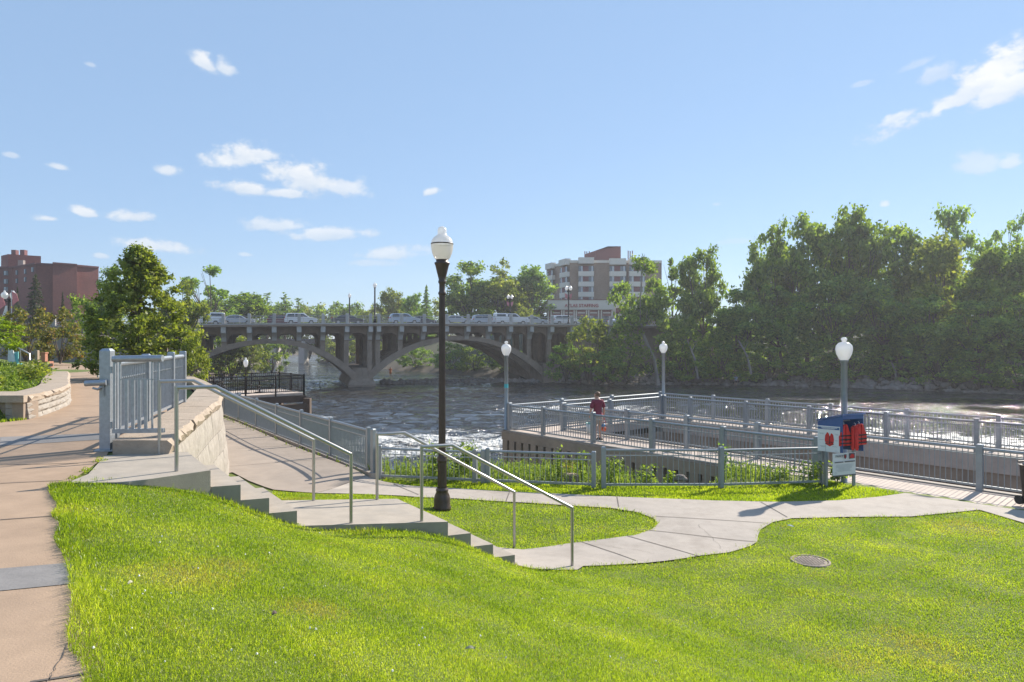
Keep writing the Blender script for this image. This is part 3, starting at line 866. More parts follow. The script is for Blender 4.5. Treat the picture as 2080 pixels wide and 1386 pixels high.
M['grass'] = leafmat('grass_blade', [(0.0, (0.105, 0.17, 0.010)), (0.4, (0.175, 0.24, 0.018)), (0.75, (0.25, 0.305, 0.026)), (1.0, (0.37, 0.40, 0.06))], 0.6, 2.2, rough=0.35, patch=lawn_patch, nscale=0.9)
M['grass_far'] = leafmat('grass_verge', [(0.0, (0.13, 0.19, 0.010)), (0.45, (0.20, 0.265, 0.014)), (1.0, (0.34, 0.37, 0.045))], 0.6, 2.2, nscale=0.9)
h_lawn = lambda x, y: np.where((np.asarray(x) * EB[0] + np.asarray(y) * EB[1] < 0.315) & (np.asarray(x) * EA[0] + np.asarray(y) * EA[1] < 9.15), -1.6, h_low(x, y))
# ragged fringe along the path edge
ex = []
for _ in range(15000):
    a = rng.uniform(1.0, 9.1); b = 0.20 + abs(rng.normal(0, 0.11))
    k = 0.5 + 0.5 * math.sin(a * 4.3 + 2 * math.sin(a * 1.7))
    if rng.random() < 0.7 + 0.3 * k: ex.append(ab(a, b - 0.05 * k))
for _ in range(3500):
    ex.append(st(rng.uniform(-0.9, 5.3), -0.07 - abs(rng.normal(0, 0.07))))
for line_ in (plaza_near_l,):
    for p_ in resample(line_, 0.012, False): ex.append(np.array(p_) + rng.normal(0, 0.035, 2))
o = blades('lawn_grass', [lawn_front], 17000, (0.020, 0.037), 0.0029, M['grass'], h_lawn, lean=1.1, extra=np.array(ex))
props(o, 'sunlit mown lawn sloping down from the tan path', 'grass', kind='stuff')
o = blades('island_grass', [lawn_island], 14000, (0.024, 0.046), 0.0032, M['grass'], h_low, lean=1.1, extra=np.array([np.array(p_) + rng.normal(0, 0.03, 2) for p_ in resample(island[:-2], 0.012, False)]))
props(o, 'rounded island of mown grass beside the stairs', 'grass', kind='stuff')
o = blades('verge_grass', [lawn_strip], 10000, (0.03, 0.075), 0.0042, M['grass_far'], h_low)
props(o, 'strip of grass between the low fence and the pale path', 'grass', kind='stuff')
o = blades('kerb_grass', [lawn_left], 8200, (0.05, 0.09), 0.0045, M['grass_far'], lambda x, y: ground_z(x, y), clip=False)
props(o, 'patch of grass at the foot of the left stone planter', 'grass', kind='stuff')
#PART3

# ------------------------------------------------------------------ stone walls
def offset_line(pl, d):
    out = []
    for i, p in enumerate(pl):
        a = np.array(pl[max(0, i - 1)]); b = np.array(pl[min(len(pl) - 1, i + 1)])
        e = (b - a) / np.linalg.norm(b - a)
        out.append(tuple(np.array(p) + np.array([e[1], -e[0]]) * d))     # d > 0 : to the right of travel
    return out


def pt_at(pl, s):
    for i in range(len(pl) - 1):
        a = np.array(pl[i]); b = np.array(pl[i + 1]); L = np.linalg.norm(b - a)
        if s <= L or i == len(pl) - 2: return a + (b - a) * (s / L), (b - a) / L
        s -= L


def line_len(pl): return sum(math.dist(pl[i], pl[i + 1]) for i in range(len(pl) - 1))


def rough_blocks(mb, pl, z0, z1, rows, blen, thick, batter=0.0, seed=1, rough=0.035, side=1):
    """courses of split-faced blocks along a plan line, faces to the right of travel (side=1)"""
    rr = random.Random(seed)
    L = line_len(pl)
    hrow = (z1 - z0) / rows
    for r in range(rows):
        s = -rr.random() * blen * 0.5
        while s < L:
            w = blen * rr.uniform(0.75, 1.3)
            a, b = max(0, s + 0.008), min(L, s + w - 0.008)
            s += w
            if b - a < 0.05: continue
            k = max(2, int((b - a) / 0.12)); kz = 3
            za = z0 + r * hrow + 0.006; zb = z0 + (r + 1) * hrow - 0.006
            front, back = [], []
            for i in range(k + 1):
                p, e = pt_at(pl, a + (b - a) * i / k)
                nrm = np.array([e[1], -e[0]]) * side
                for j in range(kz + 1):
                    z = za + (zb - za) * j / kz
                    edge = (i in (0, k)) or (j in (0, kz))
                    off = batter * (1 - (z - z0) / (z1 - z0)) + (rr.uniform(-rough * 0.3, rough * 0.2) - rough if edge else rr.uniform(-rough * 0.5, rough))
                    front.append((*(p + nrm * off), z))
                back.append((*(p - nrm * thick), za)); back.append((*(p - nrm * thick), zb))
            fs = []
            for i in range(k):
                for j in range(kz):
                    q = i * (kz + 1) + j
                    fs.append((q, q + kz + 1, q + kz + 2, q + 1))
            nf = len(front)
            for i in range(k):
                fs.append((i * (kz + 1) + kz, (i + 1) * (kz + 1) + kz, nf + 2 * (i + 1) + 1, nf + 2 * i + 1))
            fs.append((0, kz, nf + 1, nf)); fs.append((k * (kz + 1), nf + 2 * k, nf + 2 * k + 1, k * (kz + 1) + kz))
            mb.add(front + back, fs)


def rough_cap(mb, left, right, z0, z1, seed=2, slab=1.3, rough=0.03):
    """stone slabs between two plan lines"""
    rr = random.Random(seed)
    LL, LR = line_len(left), line_len(right)
    n = max(1, int(LR / slab))
    for i in range(n):
        rows = []
        K = 8
        for k in range(K + 1):
            f = (i + (k / K) * 0.985 + 0.007) / n
            pl_, _ = pt_at(left, LL * f); pr_, _ = pt_at(right, LR * f)
            jr = rr.uniform(-rough, rough)
            e = (pr_ - pl_) / np.linalg.norm(pr_ - pl_)
            r0 = pr_ + e * jr
            rows.append([(*pl_, z0), (*pl_, z1), (*(pl_ + (r0 - pl_) * 0.5), z1 + rr.uniform(-.004, .006)), (*(r0 - e * 0.04), z1 - 0.003), (*(r0 + e * 0.012 + e * rr.uniform(0, rough)), (z0 + z1) / 2 + rr.uniform(-.03, .04)), (*(r0 - e * 0.02), z0)])
        vs = [p for row in rows for p in row]
        fs = []
        for k in range(K):
            for j in range(6):
                fs.append((k * 6 + j, k * 6 + (j + 1) % 6, (k + 1) * 6 + (j + 1) % 6, (k + 1) * 6 + j))
        fs.append(tuple(range(6))); fs.append(tuple(K * 6 + j for j in range(5, -1, -1)))
        mb.add(vs, fs)


cap_l = [(-5.62, 9.6), (-6.45, 12.3), (-7.6, 15.9), (-9.35, 20.3), (-11.8, 24.9), (-15.2, 30.4), (-20.7, 38.4), (-30, 55)]
cap_r = smooth_line([(-4.83, 9.62), (-5.72, 12.35), (-6.55, 14.9), (-7.0, 16.5), (-8.55, 20.0), (-11.0, 24.5), (-14.5, 30.0), (-20.0, 38.0), (-29.3, 54.8)], 2)
t = thing('stone_retaining_wall', 'pale split stone retaining wall with slab top between tan path and river walk', 'retaining wall', (-7.2, 15.9, -3.3))
mb = MB(); rough_blocks(mb, cap_r, -3.5, -1.605, 4, 1.5, 0.45, batter=0.22, seed=4, rough=0.013)
mb.build('stone_blocks', M['stone'], t, True)
mb = MB(); rough_cap(mb, cap_l, cap_r, -1.6, -1.4, seed=5)
mb.build('cap_slab', M['stone_cap'], t, True)
core_r = offset_line(cap_r, -0.2)
mb = MB()
for i in range(len(core_r) - 1):
    f0, f1 = i / (len(core_r) - 1), (i + 1) / (len(core_r) - 1)
    p0, _ = pt_at(cap_l, line_len(cap_l) * f0); p1, _ = pt_at(cap_l, line_len(cap_l) * f1)
    q = [p0, core_r[i], core_r[i + 1], p1]
    mb.add([(*p, -3.6) for p in q] + [(*p, -1.605) for p in q], [(0, 1, 2, 3), (7, 6, 5, 4), (0, 4, 5, 1), (1, 5, 6, 2), (2, 6, 7, 3), (3, 7, 4, 0)])
mb.build('wall_core', M['stone_cap'], t, True)

# planter on the left of the path
pl_r = smooth_line([(-9.88, 13.95), (-10.3, 15.2), (-11.2, 17.3), (-12.9, 19.8), (-14.6, 22.5), (-16.4, 25.2)], 2)
t = thing('stone_planter_wall', 'low curved planter wall of split stone with dressed slab top left of the tan path', 'planter wall', (-11.2, 17.3, -1.6))
mb = MB(); rough_blocks(mb, pl_r, -1.64, -1.24, 3, 1.15, 0.4, batter=0.05, seed=9, rough=0.03)
mb.build('stone_blocks', M['stone'], t, True)
mb = MB(); rough_cap(mb, offset_line(pl_r, -0.62), offset_line(pl_r, 0.03), -1.24, -1.11, seed=12, slab=1.5, rough=0.012)
mb.build('cap_slab', M['stone_cap'], t, True)
mb = MB()
mb.prism([(-13.5, 13.86), (-9.92, 13.86), (-9.92, 14.3), (-13.5, 14.3)], -1.66, -1.245)
mb.build('end_wall', M['pier_concrete'], t, True)
mb = MB(); mb.prism([(-13.6, 13.78), (-9.86, 13.78), (-10.0, 14.45), (-10.2, 14.9), (-13.6, 14.9)], -1.243, -1.10)
mb.build('end_slab', M['stone_cap'], t, True)

t = thing('low_garden_wall', 'low brown block wall with flat cap further up the path beyond the planter', 'garden wall', (-18, 27, -1.6))
mb = MB(); rough_blocks(mb, [(-18.0, 26.2), (-19.2, 28.3)], -1.62, -1.05, 2, 0.8, 0.4, seed=3)
rough_blocks(mb, [(-18.9, 26.4), (-18.0, 26.2)], -1.62, -1.05, 2, 0.8, 0.4, seed=8)
mb.build('stone_blocks', M['pier_concrete'], t, True)
mb = MB(); mb.prism([(-19.0, 26.35), (-17.92, 26.1), (-19.1, 28.4), (-19.6, 28.4), (-18.6, 26.9), (-19.0, 26.95)], -1.045, -0.93)
mb.build('cap_slab', M['stone_cap'], t, True)

t = thing('concrete_wall', 'plain grey retaining wall behind the bend of the tan path', 'wall', (-34, 58, -1.6))
mb = MB()
wl = [(-46, 55.5), (-38.5, 57.0), (-31.5, 54.5), (-24.5, 46.0)]
for i in range(3):
    mb.bar((*wl[i], -0.6), (*wl[i + 1], -0.7 - 0.2 * i), 0.35, 2.4 - 0.25 * i)
mb.build('wall_face', M['grey_wall'], t, True)
o = MB(); o.bar((-46, 55.4, 0.68), (-38.5, 56.9, 0.62), 0.5, 0.12); o.bar((-38.5, 56.9, 0.62), (-31.5, 54.4, 0.3), 0.5, 0.12)
o.build('coping', M['pier_concrete'], t, True)

# ------------------------------------------------------------------ stairs and handrails
t = thing('concrete_stairs', 'two flights of concrete stairs with a landing between tan path and lower path', 'stairs', (SA[0], SA[1], -3.4))
c1, c2, run, ris = 0.374, 3.413, 0.338, 0.195


def flight(prof, name):
    mb = MB()
    n = len(prof)
    a = [(*st(q, -0.05), z) for q, z in prof]; b = [(*st(q, 1.03), z) for q, z in prof]
    mb.add(a + b, [tuple(range(n)), tuple(range(2 * n - 1, n - 1, -1))] + [(i, i + n, (i + 1) % n + n, (i + 1) % n) for i in range(n)])
    return mb.build(name, M['step_concrete'], t, True)


ul = [PZ(u, v, -1.6) for u, v in ((134, 983), (262, 981))]
ulp = [ul[0][:2], ul[1][:2], tuple(st(c1 - 0.01, -0.06)), tuple(st(c1 - 0.01, 1.04)), (-5.3, 9.66), (-5.66, 9.5), tuple(ab(9.6, 0.55))]
mb = MB(); mb.prism(ulp, -3.0, -1.592)
mb.build('upper_landing', M['step_concrete'], t, True)
z0 = -1.605
pf = [(c1, -3.7), (c1, z0)]
for i in range(1, 4):
    pf += [(c1 + run * (i - 1) + 0.012, z0 - ris * i + 0.0), (c1 + run * i, z0 - ris * i)] if False else [(c1 + run * (i - 1), z0 - ris * i), (c1 + run * i, z0 - ris * i)]
pf += [(c1 + run * 3, z0 - ris * 4), (c1 + run * 3, -3.7)]
flight([(c1, -3.7), (c1, z0 - ris)] + pf[3:], 'flight')
zl1 = z0 - ris * 4
flight([(c1 + run * 3 + 0.003, -3.7), (c1 + run * 3 + 0.003, zl1), (c2, -2.533), (c2, -3.7)], 'landing')
pf = [(c2 + 0.003, -3.75), (c2 + 0.003, -2.533 - ris)]
for i in range(1, 4):
    pf += [(c2 + run * i, -2.533 - ris * i)]
    pf += [(c2 + run * i, -2.533 - ris * (i + 1))]
pf = pf[:-1] + [(c2 + run * 3, -3.75)]
flight(pf, 'flight')


def handrail(label, t0, z_0, t1, z_1, s, ht, hb, drop=0.0):
    a = st(t0, s); b = st(t1, s); m_ = st(t0 + 0.44, s)
    o = thing('handrail', label, 'handrail', (a[0], a[1], z_0), group='steel stair handrails')
    mb = MB(); mb.tube([(*a, z_0 + ht - 0.0), (*m_, z_0 + ht), (*b, z_1 + hb - drop)], 0.024, 12); mb.build('rail', M['inox'], o, True)
    for q, zb, zt in ((a, z_0, z_0 + ht), (b, z_1 - drop, z_1 + hb - drop)):
        mb = MB(); mb.tube([(*q, zb - 0.05), (*q, zt + 0.018)], 0.0235, 12); mb.build('post', M['inox'], o, True)
        

handrail('steel handrail of the upper flight, on the lawn side', 0, -1.6, 2.103, -2.453, 0, 1.03, 0.935)
handrail('steel handrail of the upper flight, on the stone wall side', 0, -1.6, 2.103, -2.453, 1, 1.03, 0.935)
handrail('steel handrail of the lower flight, on the side of the large lawn', 3.071, -2.503, 5.417, -3.43, 0, 1.03, 0.89)
handrail('steel handrail of the lower flight, beside the lamp and the grass island', 3.071, -2.503, 5.417, -3.52, 1, 1.03, 0.935)


# ------------------------------------------------------------------ fences
def fence(t, posts, H, pw, m, zrail=(0.07,), bar_sp=0.11, bar=0.018, sub=0.2, bot=0.12, top_r=0.035, flatbar=None, over=0.06):
    """posts: list of (x,y,zbase); rails and bars between consecutive posts"""
    for x, y, z in posts:
        mb = MB(); i = posts.index((x, y, z)); j = min(i + 1, len(posts) - 1); k = j - 1
        rz = math.atan2(posts[j][1] - posts[k][1], posts[j][0] - posts[k][0])
        mb.rbox((x, y, z + (H + over) / 2 - 0.1), (pw, pw, H + over + 0.2), 0.02, rz)
        mb.build('post', m, t, True)
    mr = MB(); mr2 = MB(); mg = MB()
    for i in range(len(posts) - 1):
        a = Vector(posts[i]); b = Vector(posts[i + 1])
        e = (b - a).normalized(); L = (b - a).length
        a2 = a + e * (pw / 2 - 0.01); b2 = b - e * (pw / 2 - 0.01)
        up = Vector((0, 0, 1))
        mr.tube([a2 + up * (H - top_r), b2 + up * (H - top_r)], top_r, 10)
        if sub: mr2.bar(a2 + up * (H - sub), b2 + up * (H - sub), 0.022)
        mr2.bar(a2 + up * bot, b2 + up * bot, 0.05)
        n = int(L / bar_sp)
        for k in range(1, n):
            p = a + e * (L * k / n)
            if flatbar: mg.box((p.x, p.y, p.z + (H + bot) / 2 - 0.02), (flatbar[0], flatbar[1], H - bot - 0.05), math.atan2(e.y, e.x))
            else: mg.box((p.x, p.y, p.z + (H + bot) / 2 - 0.02), (bar, bar, H - bot - 0.05), math.atan2(e.y, e.x))
    mr.build('top_rail', m, t, True); mr2.build('lower_rail', m, t, True); mg.build('baluster_grille', m, t, True)


# terrace fence on the wall slab, with its open gate
t = thing('steel_fence', 'galvanised picket fence standing on the stone wall slab beside the open gate', 'fence', (-6.5, 12.2, -1.4))
tp = [(-5.98, 10.25, -1.4), (-6.54, 12.2, -1.4), (-7.14, 14.3, -1.4), (-7.52, 15.6, -1.4)]
fence(t, tp, 1.10, 0.13, M['galv'], bar_sp=0.115, flatbar=(0.012, 0.045), sub=0.27, bot=0.05, top_r=0.045, over=0.07)
t = thing('gate_post', 'thick galvanised gate post with round latch at the edge of the tan path', 'gate post', (-5.93, 10.0, -1.6))
mb = MB(); mb.rbox((-5.93, 10.0, -0.86), (0.15, 0.15, 1.5), 0.035, 0.1); mb.build('post', M['galv'], t, True)
mb = MB(); mb.box((-5.93, 10.0, -1.59), (0.26, 0.26, 0.02), 0.1); mb.build('base_plate', M['galv'], t, True)
mb = MB(); mb.tube([(-6.17, 9.87, -0.615), (-5.88, 9.9, -0.60)], 0.042, 12); mb.tube([(-6.06, 9.87, -0.68), (-5.99, 9.87, -0.70), (-5.95, 9.9, -0.66)], 0.016, 8); mb.tube([(-5.93, 9.9, -0.62), (-5.93, 9.9, -0.79)], 0.008, 6)
mb.build('latch', M['galv'], t, True)
t = thing('steel_gate', 'open galvanised gate leaf with flat pickets swung over the stone slab', 'gate', (-5.8, 9.9, -1.4))
gx0, gx1, gyy = -5.80, -5.08, 9.93
mb = MB()
mb.tube([(gx0, gyy, -0.26), (gx1, gyy, -0.25)], 0.05, 10)
mb.bar((gx0, gyy, -1.31), (gx1 + 0.02, gyy, -1.30), 0.06)
mb.bar((gx0 + 0.02, gyy, -1.31), (gx0 + 0.02, gyy, -0.26), 0.03)
mb.build('gate_frame', M['galv'], t, True)
mb = MB()
mb.bar((gx0 + 0.1, gyy, -0.555), (gx1 - 0.06, gyy, -0.555), 0.012)
for k, xx in enumerate(np.linspace(gx0 + 0.1, gx1 - 0.06, 7)):
    tall = k in (0, 5, 6)
    mb.box((xx, gyy, (-1.3 + (-0.3 if tall else -0.56)) / 2), (0.045 if not tall else 0.022, 0.02, (1.0 if tall else 0.74)), 0.0)
mb.build('baluster_grille', M['galv'], t, True)
for zh_ in (-0.42, -1.22):
    mb = MB(); mb.tube([(gx0 - 0.02, gyy - 0.02, zh_ - 0.05), (gx0 - 0.02, gyy - 0.02, zh_ + 0.05)], 0.02, 8)
    mb.build('hinge', M['galv'], t, True)

# river walk fence
t = thing('river_walk_fence', 'long grey flat picket fence along the river edge of the lower walk', 'fence', (-6.67, 21, -3.3))
rp = []
for k in range(0, 11):
    x = -3.6 - 0.702 * (k * 2.13) ; y = 17.1 + k * 2.13
    rp.append((x, y, -3.31 + 0.004 * k))
fence(t, rp, 1.10, 0.10, M['galv_rail'], bar_sp=0.10, flatbar=(0.012, 0.032), sub=0.2, bot=0.1)
mb = MB(); mb.rbox((-3.42, 16.82, -2.76), (0.1, 0.1, 1.2), 0.02, 0.9); mb.build('post', M['galv_rail'], t, True)
t = thing('river_kerb_wall', 'concrete kerb and wall under the flat picket river fence', 'retaining wall', (-6.67, 21, -3.3))
mb = MB(); mb.bar((-3.3, 16.75, -3.30), (-19.5, 39.9, -3.22), 0.34, 0.14); mb.build('kerb', M['concrete'], t, True)
mb = MB(); mb.bar((-3.25, 16.82, -5.3), (-19.4, 39.95, -5.2), 0.3, 3.85); mb.build('wall_face', M['pier_concrete'], t, True)

# low fence along the bank, in three sections
def lowsec(name, label, cat, pts, H, ends):
    t = thing(name, label, cat, pts[0])
    fence(t, pts, H, 0.105, M['galv_rail'], bar_sp=0.125, bar=0.012, sub=0.16, bot=0.1, top_r=0.03, over=0.05)
    return t
f0 = hit(771, 975); f1 = hit(965, 983); f2 = hit(982, 984); f3 = hit(991, 984); f4 = hit(1206, 993); f5 = hit(1226, 993); f6 = hit(1465, 993); f7 = hit(1671, 986)
lz = lambda p: float(h_low(*p))
lowsec('bank_fence', 'low grey bar fence behind the tall brown lamp, by the foot of the river walk', 'fence', [(*f0, lz(f0)), (*f1, lz(f1)), (*f2, lz(f2) + 0.0)], 0.80, 0)
lowsec('bank_gate', 'wide low gate of thin grey bars between two close pairs of posts', 'gate', [(*f3, lz(f3)), (*f4, lz(f4))], 0.84, 0)
lowsec('bank_fence', 'low grey bar fence left of the life jacket stand', 'fence', [(*f5, lz(f5)), (*f6, lz(f6)), (*f7, lz(f7))], 0.95, 0)

# ------------------------------------------------------------------ pier walkway
t = thing('pier_walkway', 'concrete pier walkway in a U around an open channel on the right', 'pier', (5, 24, DECK_Z))
NA, NB, NC_, ND = 17.35, 19.35, 25.45, 27.45
TO, TI, TE = -21.45, -19.75, 9.0


def arm(n0, n1, t0, t1, nm, zb, m_top, m_side):
    q = [tuple(nt_(n0, t0)), tuple(nt_(n0, t1)), tuple(nt_(n1, t1)), tuple(nt_(n1, t0))]
    mb = MB(); mb.prism(q, DECK_Z - (0.55 if nm == 'far_deck' else 0.3), DECK_Z); mb.build(nm, m_top, t, True)
    i = 0.06
    q = [tuple(nt_(n0 + i, t0 + i)), tuple(nt_(n0 + i, t1 - i)), tuple(nt_(n1 - i, t1 - i)), tuple(nt_(n1 - i, t0 + i))]
    return q


m_near = (M['deck_wood'])
qs = [arm(NA, NB, TI, TE, 'near_deck', -8, M['deck_wood'], None), arm(NC_, ND, TI, TE, 'far_deck', -8, M['deck_wood'], None), arm(NA, ND, TO, TI, 'end_deck', -8, M['deck_wood'], None)]
# grooved wall below the outer edge, smooth upper band; sheet piling towards the channel
mb = MB()
for q in qs: mb.prism(q, -6.9, DECK_Z - 0.55)
mb.build('pier_wall', M['pier_concrete'], t, True)
mb = MB()
for a, b, inward in ((nt_(NA, TO), nt_(NA, -8.6), -1), (nt_(NA, TO), nt_(ND, TO), 1), (nt_(ND, TO), nt_(ND, TE), 1)):
    a = np.array(a); b = np.array(b); e = (b - a) / np.linalg.norm(b - a); n_ = np.array([e[1], -e[0]])
    c = nt_(22.4, -10)
    if np.dot(n_, c - a) > 0: n_ = -n_
    L = np.linalg.norm(b - a)
    mb.bar((*(a + n_ * 0.02), DECK_Z - 0.19), (*(b + n_ * 0.02), DECK_Z - 0.19), 0.09, 0.32)
    k = int(L / 0.42)
    for i in range(k):
        p = a + e * (L * (i + 0.5) / k)
        mb.box((p[0], p[1], -5.4), (L / k * 0.68, 0.16, 2.85), math.atan2(e[1], e[0]))
mb.build('ribbed_facing', M['pier_concrete'], t, True)
for n_, s_ in ((NC_, -1), (NB, 1)):
    mb = MB(); k = 60
    for i in range(k):
        tt = TI + (TE - TI) * (i + 0.5) / k
        p = nt_(n_ + s_ * 0.03, tt)
        mb.box((p[0], p[1], -5.85), (0.30, 0.12, 2.5), math.atan2(TT[1], TT[0]))
    mb.build('sheet_piling', M['sheet_pile'], t, True)
mb = MB()
for n0, n1, t0, t1 in ((NA - 0.02, NA + 0.2, TO, -8.5), (NA - 0.02, ND + 0.02, TO - 0.02, TO + 0.2), (ND - 0.2, ND + 0.02, TO, TE), (NC_ - 0.02, NC_ + 0.18, TI, TE), (NB - 0.18, NB + 0.02, TI, TE), (NB, NC_, TI - 0.18, TI + 0.02)):
    mb.prism([tuple(nt_(n0, t0)), tuple(nt_(n0, t1)), tuple(nt_(n1, t1)), tuple(nt_(n1, t0))], DECK_Z + 0.003, DECK_Z + 0.035)
mb.build('deck_kerb', M['concrete'], t, True)


def wrail(label, pts):
    p3 = [(*nt_(n_, t_), DECK_Z) for n_, t_ in pts]
    o = thing('walkway_railing', label, 'railing', p3[0], group='grey railings of the pier walkway')
    fence(o, p3, 1.06, 0.135, M['galv_rail'], bar_sp=0.12, bar=0.016, sub=0.18, bot=0.13, top_r=0.036, over=0.07)


wrail('grey walkway railing above the ribbed concrete wall, nearest the weeds', [(17.5, q) for q in (-21.2, -19.2, -16.6, -14.0, -11.4, -8.6)])
wrail('grey walkway railing across the river end of the pier, on its outer side', [(17.6, -21.3), (20.5, -21.3), (23.7, -21.3), (27.25, -21.3)])
wrail('outermost grey walkway railing along the far side of the pier', [(27.3, q) for q in (-21.2, -18.3, -15.6, -12.85, -10.05, -7.2, -4.4, -1.6, 1.2)])
wrail('grey walkway railing on the channel side of the near arm, beside the person', [(19.2, q) for q in (-19.9, -16.5, -13.9, -11.3, -8.5, -5.45, -2.6, 0.2, 3.0)])
wrail('grey walkway railing across the river end of the pier, on its channel side', [(19.3, -19.9), (22.0, -19.9), (25.5, -19.9)])
wrail('grey walkway railing on the channel side of the far arm', [(25.6, q) for q in (-19.8, -18.35, -15.6, -12.9, -10.1, -7.35, -4.6, -1.8, 1.0)])


# ------------------------------------------------------------------ lamps
def park_lamp(label, loc, s=1.0, rz=0.0):
    o = thing('park_lamp', label, 'street lamp', loc, rz)
    mb = MB(); mb.lathe([(0, 0), (0.175, 0), (0.18, 0.05), (0.165, 0.08), (0.165, 0.2), (0.15, 0.28), (0.115, 0.36), (0.125, 0.38), (0.125, 0.41), (0.10, 0.43), (0.1, 0.45)], n=28); mb.build('base', M['brown_metal'], o)
    mb = MB(); mb.lathe([(0.088, 0.45), (0.084, 0.95)], n=32, flute=0.05, nf=1, smooth=False)
    mb.lathe([(0.092, 0.95), (0.105, 0.97), (0.105, 1.0), (0.09, 1.03), (0.098, 1.05), (0.076, 1.08)], n=28)
    mb.lathe([(0.067, 1.08), (0.058, 4.30)], n=32, flute=0.05, nf=1, smooth=False)
    mb.build('pole', M['brown_metal'], o)
    mb = MB(); mb.lathe([(0.064, 4.28), (0.078, 4.30), (0.078, 4.33), (0.06, 4.36), (0.058, 4.5), (0.078, 4.53), (0.078, 4.56), (0.066, 4.58), (0.085, 4.66), (0.115, 4.78), (0.138, 4.88), (0.152, 4.9), (0.152, 4.93), (0.118, 4.94), (0.125, 4.99), (0.0, 4.99)], n=28); mb.build('lamp_cup', M['brown_metal'], o)
    mb = MB(); mb.lathe([(0.125, 4.985), (0.16, 5.03), (0.195, 5.12), (0.215, 5.22), (0.22, 5.29)], n=40, flute=0.012, nf=1); g = mb.build('globe', M['globe_low'], o)
    mb = MB(); mb.lathe([(0.222, 5.288), (0.226, 5.295), (0.226, 5.308), (0.222, 5.312)], n=32); mb.build('band', M['brown_metal'], g)
    mb = MB(); mb.lathe([(0.22, 5.312), (0.205, 5.37), (0.165, 5.43), (0.11, 5.47), (0.09, 5.49), (0.086, 5.53), (0.092, 5.57), (0.075, 5.62), (0.035, 5.645), (0.0, 5.65)], n=32); mb.build('globe_top', M['globe'], o)
    o.scale = (s, s, s)
    return o


lp = hit(898, 1036)
park_lamp('tall fluted dark brown lamp with acorn globe standing in the grass island', (*lp, lz(lp)))
x, y, z = P(359, 770, 34.0)
park_lamp('slim brown acorn lamp rising behind the gate, in front of the leafy tree', (x, y, -3.2), 0.88)


def pier_lamp(label, loc, h=3.62, sticker=False):
    o = thing('pier_lamp', label, 'street lamp', loc)
    mb = MB(); mb.lathe([(0, 0), (0.13, 0), (0.13, 0.03), (0.08, 0.05), (0.078, h - 0.66), (0.095, h - 0.65), (0.1, h - 0.6), (0.11, h - 0.585), (0, h - 0.585)], n=20); mb.build('pole', M['galv_rail'], o)
    mb = MB(); mb.lathe([(0.09, h - 0.59), (0.135, h - 0.53), (0.185, h - 0.42), (0.205, h - 0.31), (0.19, h - 0.22), (0.14, h - 0.155), (0.085, h - 0.13), (0.055, h - 0.12)], n=28); g = mb.build('globe', M['globe'], o)
    mb = MB(); mb.lathe([(0.055, h - 0.121), (0.05, h - 0.1), (0.075, h - 0.07), (0.07, h - 0.03), (0.03, h - 0.005), (0, h)], n=20); mb.build('finial', M['globe'], g)
    if sticker:
        mb = MB(); mb.lathe([(0.0805, 1.72), (0.0805, 1.88)], n=20); mb.build('sticker', M['turquoise'], o)
    return o


pier_lamp('grey acorn lamp with turquoise sticker at the near river corner of the walkway', (*nt_(17.5, -21.42), DECK_Z), sticker=True)
pier_lamp('grey acorn lamp at the far river corner of the walkway', (*nt_(27.3, -21.15), DECK_Z))
pier_lamp('grey acorn lamp rising behind the blue life jacket box', (8.44, 17.35, DECK_Z), 3.72)

# ------------------------------------------------------------------ life jacket stand
ST = Vector((8.0, 16.62, lz((8.0, 16.6))))
t = thing('life_jacket_stand', 'blue open box on two grey posts with white safety signs and life jackets', 'sign stand', ST)
Cx, Cy = 7.97, 16.45
zt, zb = -1.80, -2.70
eo = np.array([0.91, 0.415])            # along the opening (to the right, away)
el = np.array([-0.74, 0.673])           # along the left side (to the left, away)
Wd, Dp = 0.72, 0.58
c0 = np.array([Cx, Cy]); cR = c0 + eo * Wd; cL = c0 + el * Dp; cB = cR + el * Dp
dz_back = -0.17
def slab(pts, th, m, name, par):
    """thin board from a quad, thickened along its normal"""
    a = [Vector(p) for p in pts]
    n_ = (a[1] - a[0]).cross(a[3] - a[0]).normalized() * th
    mb = MB(); mb.add(a + [p + n_ for p in a], [(0, 1, 2, 3), (7, 6, 5, 4), (0, 4, 5, 1), (1, 5, 6, 2), (2, 6, 7, 3), (3, 7, 4, 0)])
    return mb.build(name, m, par, True)
side = slab([(*c0, zb), (*cL, zb + 0.02), (*cL, zt + dz_back), (*c0, zt)], 0.025, M['blue'], 'side_panel', t)
slab([(*cB, zb), (*cR, zb), (*cR, zt), (*cB, zt + dz_back)], 0.025, M['blue'], 'side_panel', t)
slab([(*cL, zb + 0.1), (*cB, zb + 0.1), (*cB, zt + dz_back), (*cL, zt + dz_back)], 0.02, M['blue'], 'back_panel', t)
ov = 0.03
slab([(*(c0 - eo * ov - el * ov), zt + 0.01), (*(cR + eo * ov - el * ov), zt + 0.01), (*(cB + eo * ov), zt + dz_back + 0.01), (*(cL - eo * ov), zt + dz_back + 0.01)], 0.03, M['blue'], 'roof', t)
slab([(*c0, zt - 0.10), (*cR, zt - 0.10), (*cR, zt), (*c0, zt)], -0.02, M['blue'], 'front_lintel', t)
mb = MB(); mb.bar((*(c0 + el * 0.3 + eo * 0.02), zt - 0.17), (*(cR + el * 0.3 - eo * 0.02), zt - 0.17), 0.025); mb.build('hanger_bar', M['galv'], t, True)
for q in (P(1683, 0, 16.6)[0], P(1733, 0, 16.75)[0]):
    mb = MB(); mb.bar((q, 16.72, ST.z - 0.2), (q, 16.72, -2.4), 0.06); mb.build('post', M['galv_rail'], t, True)
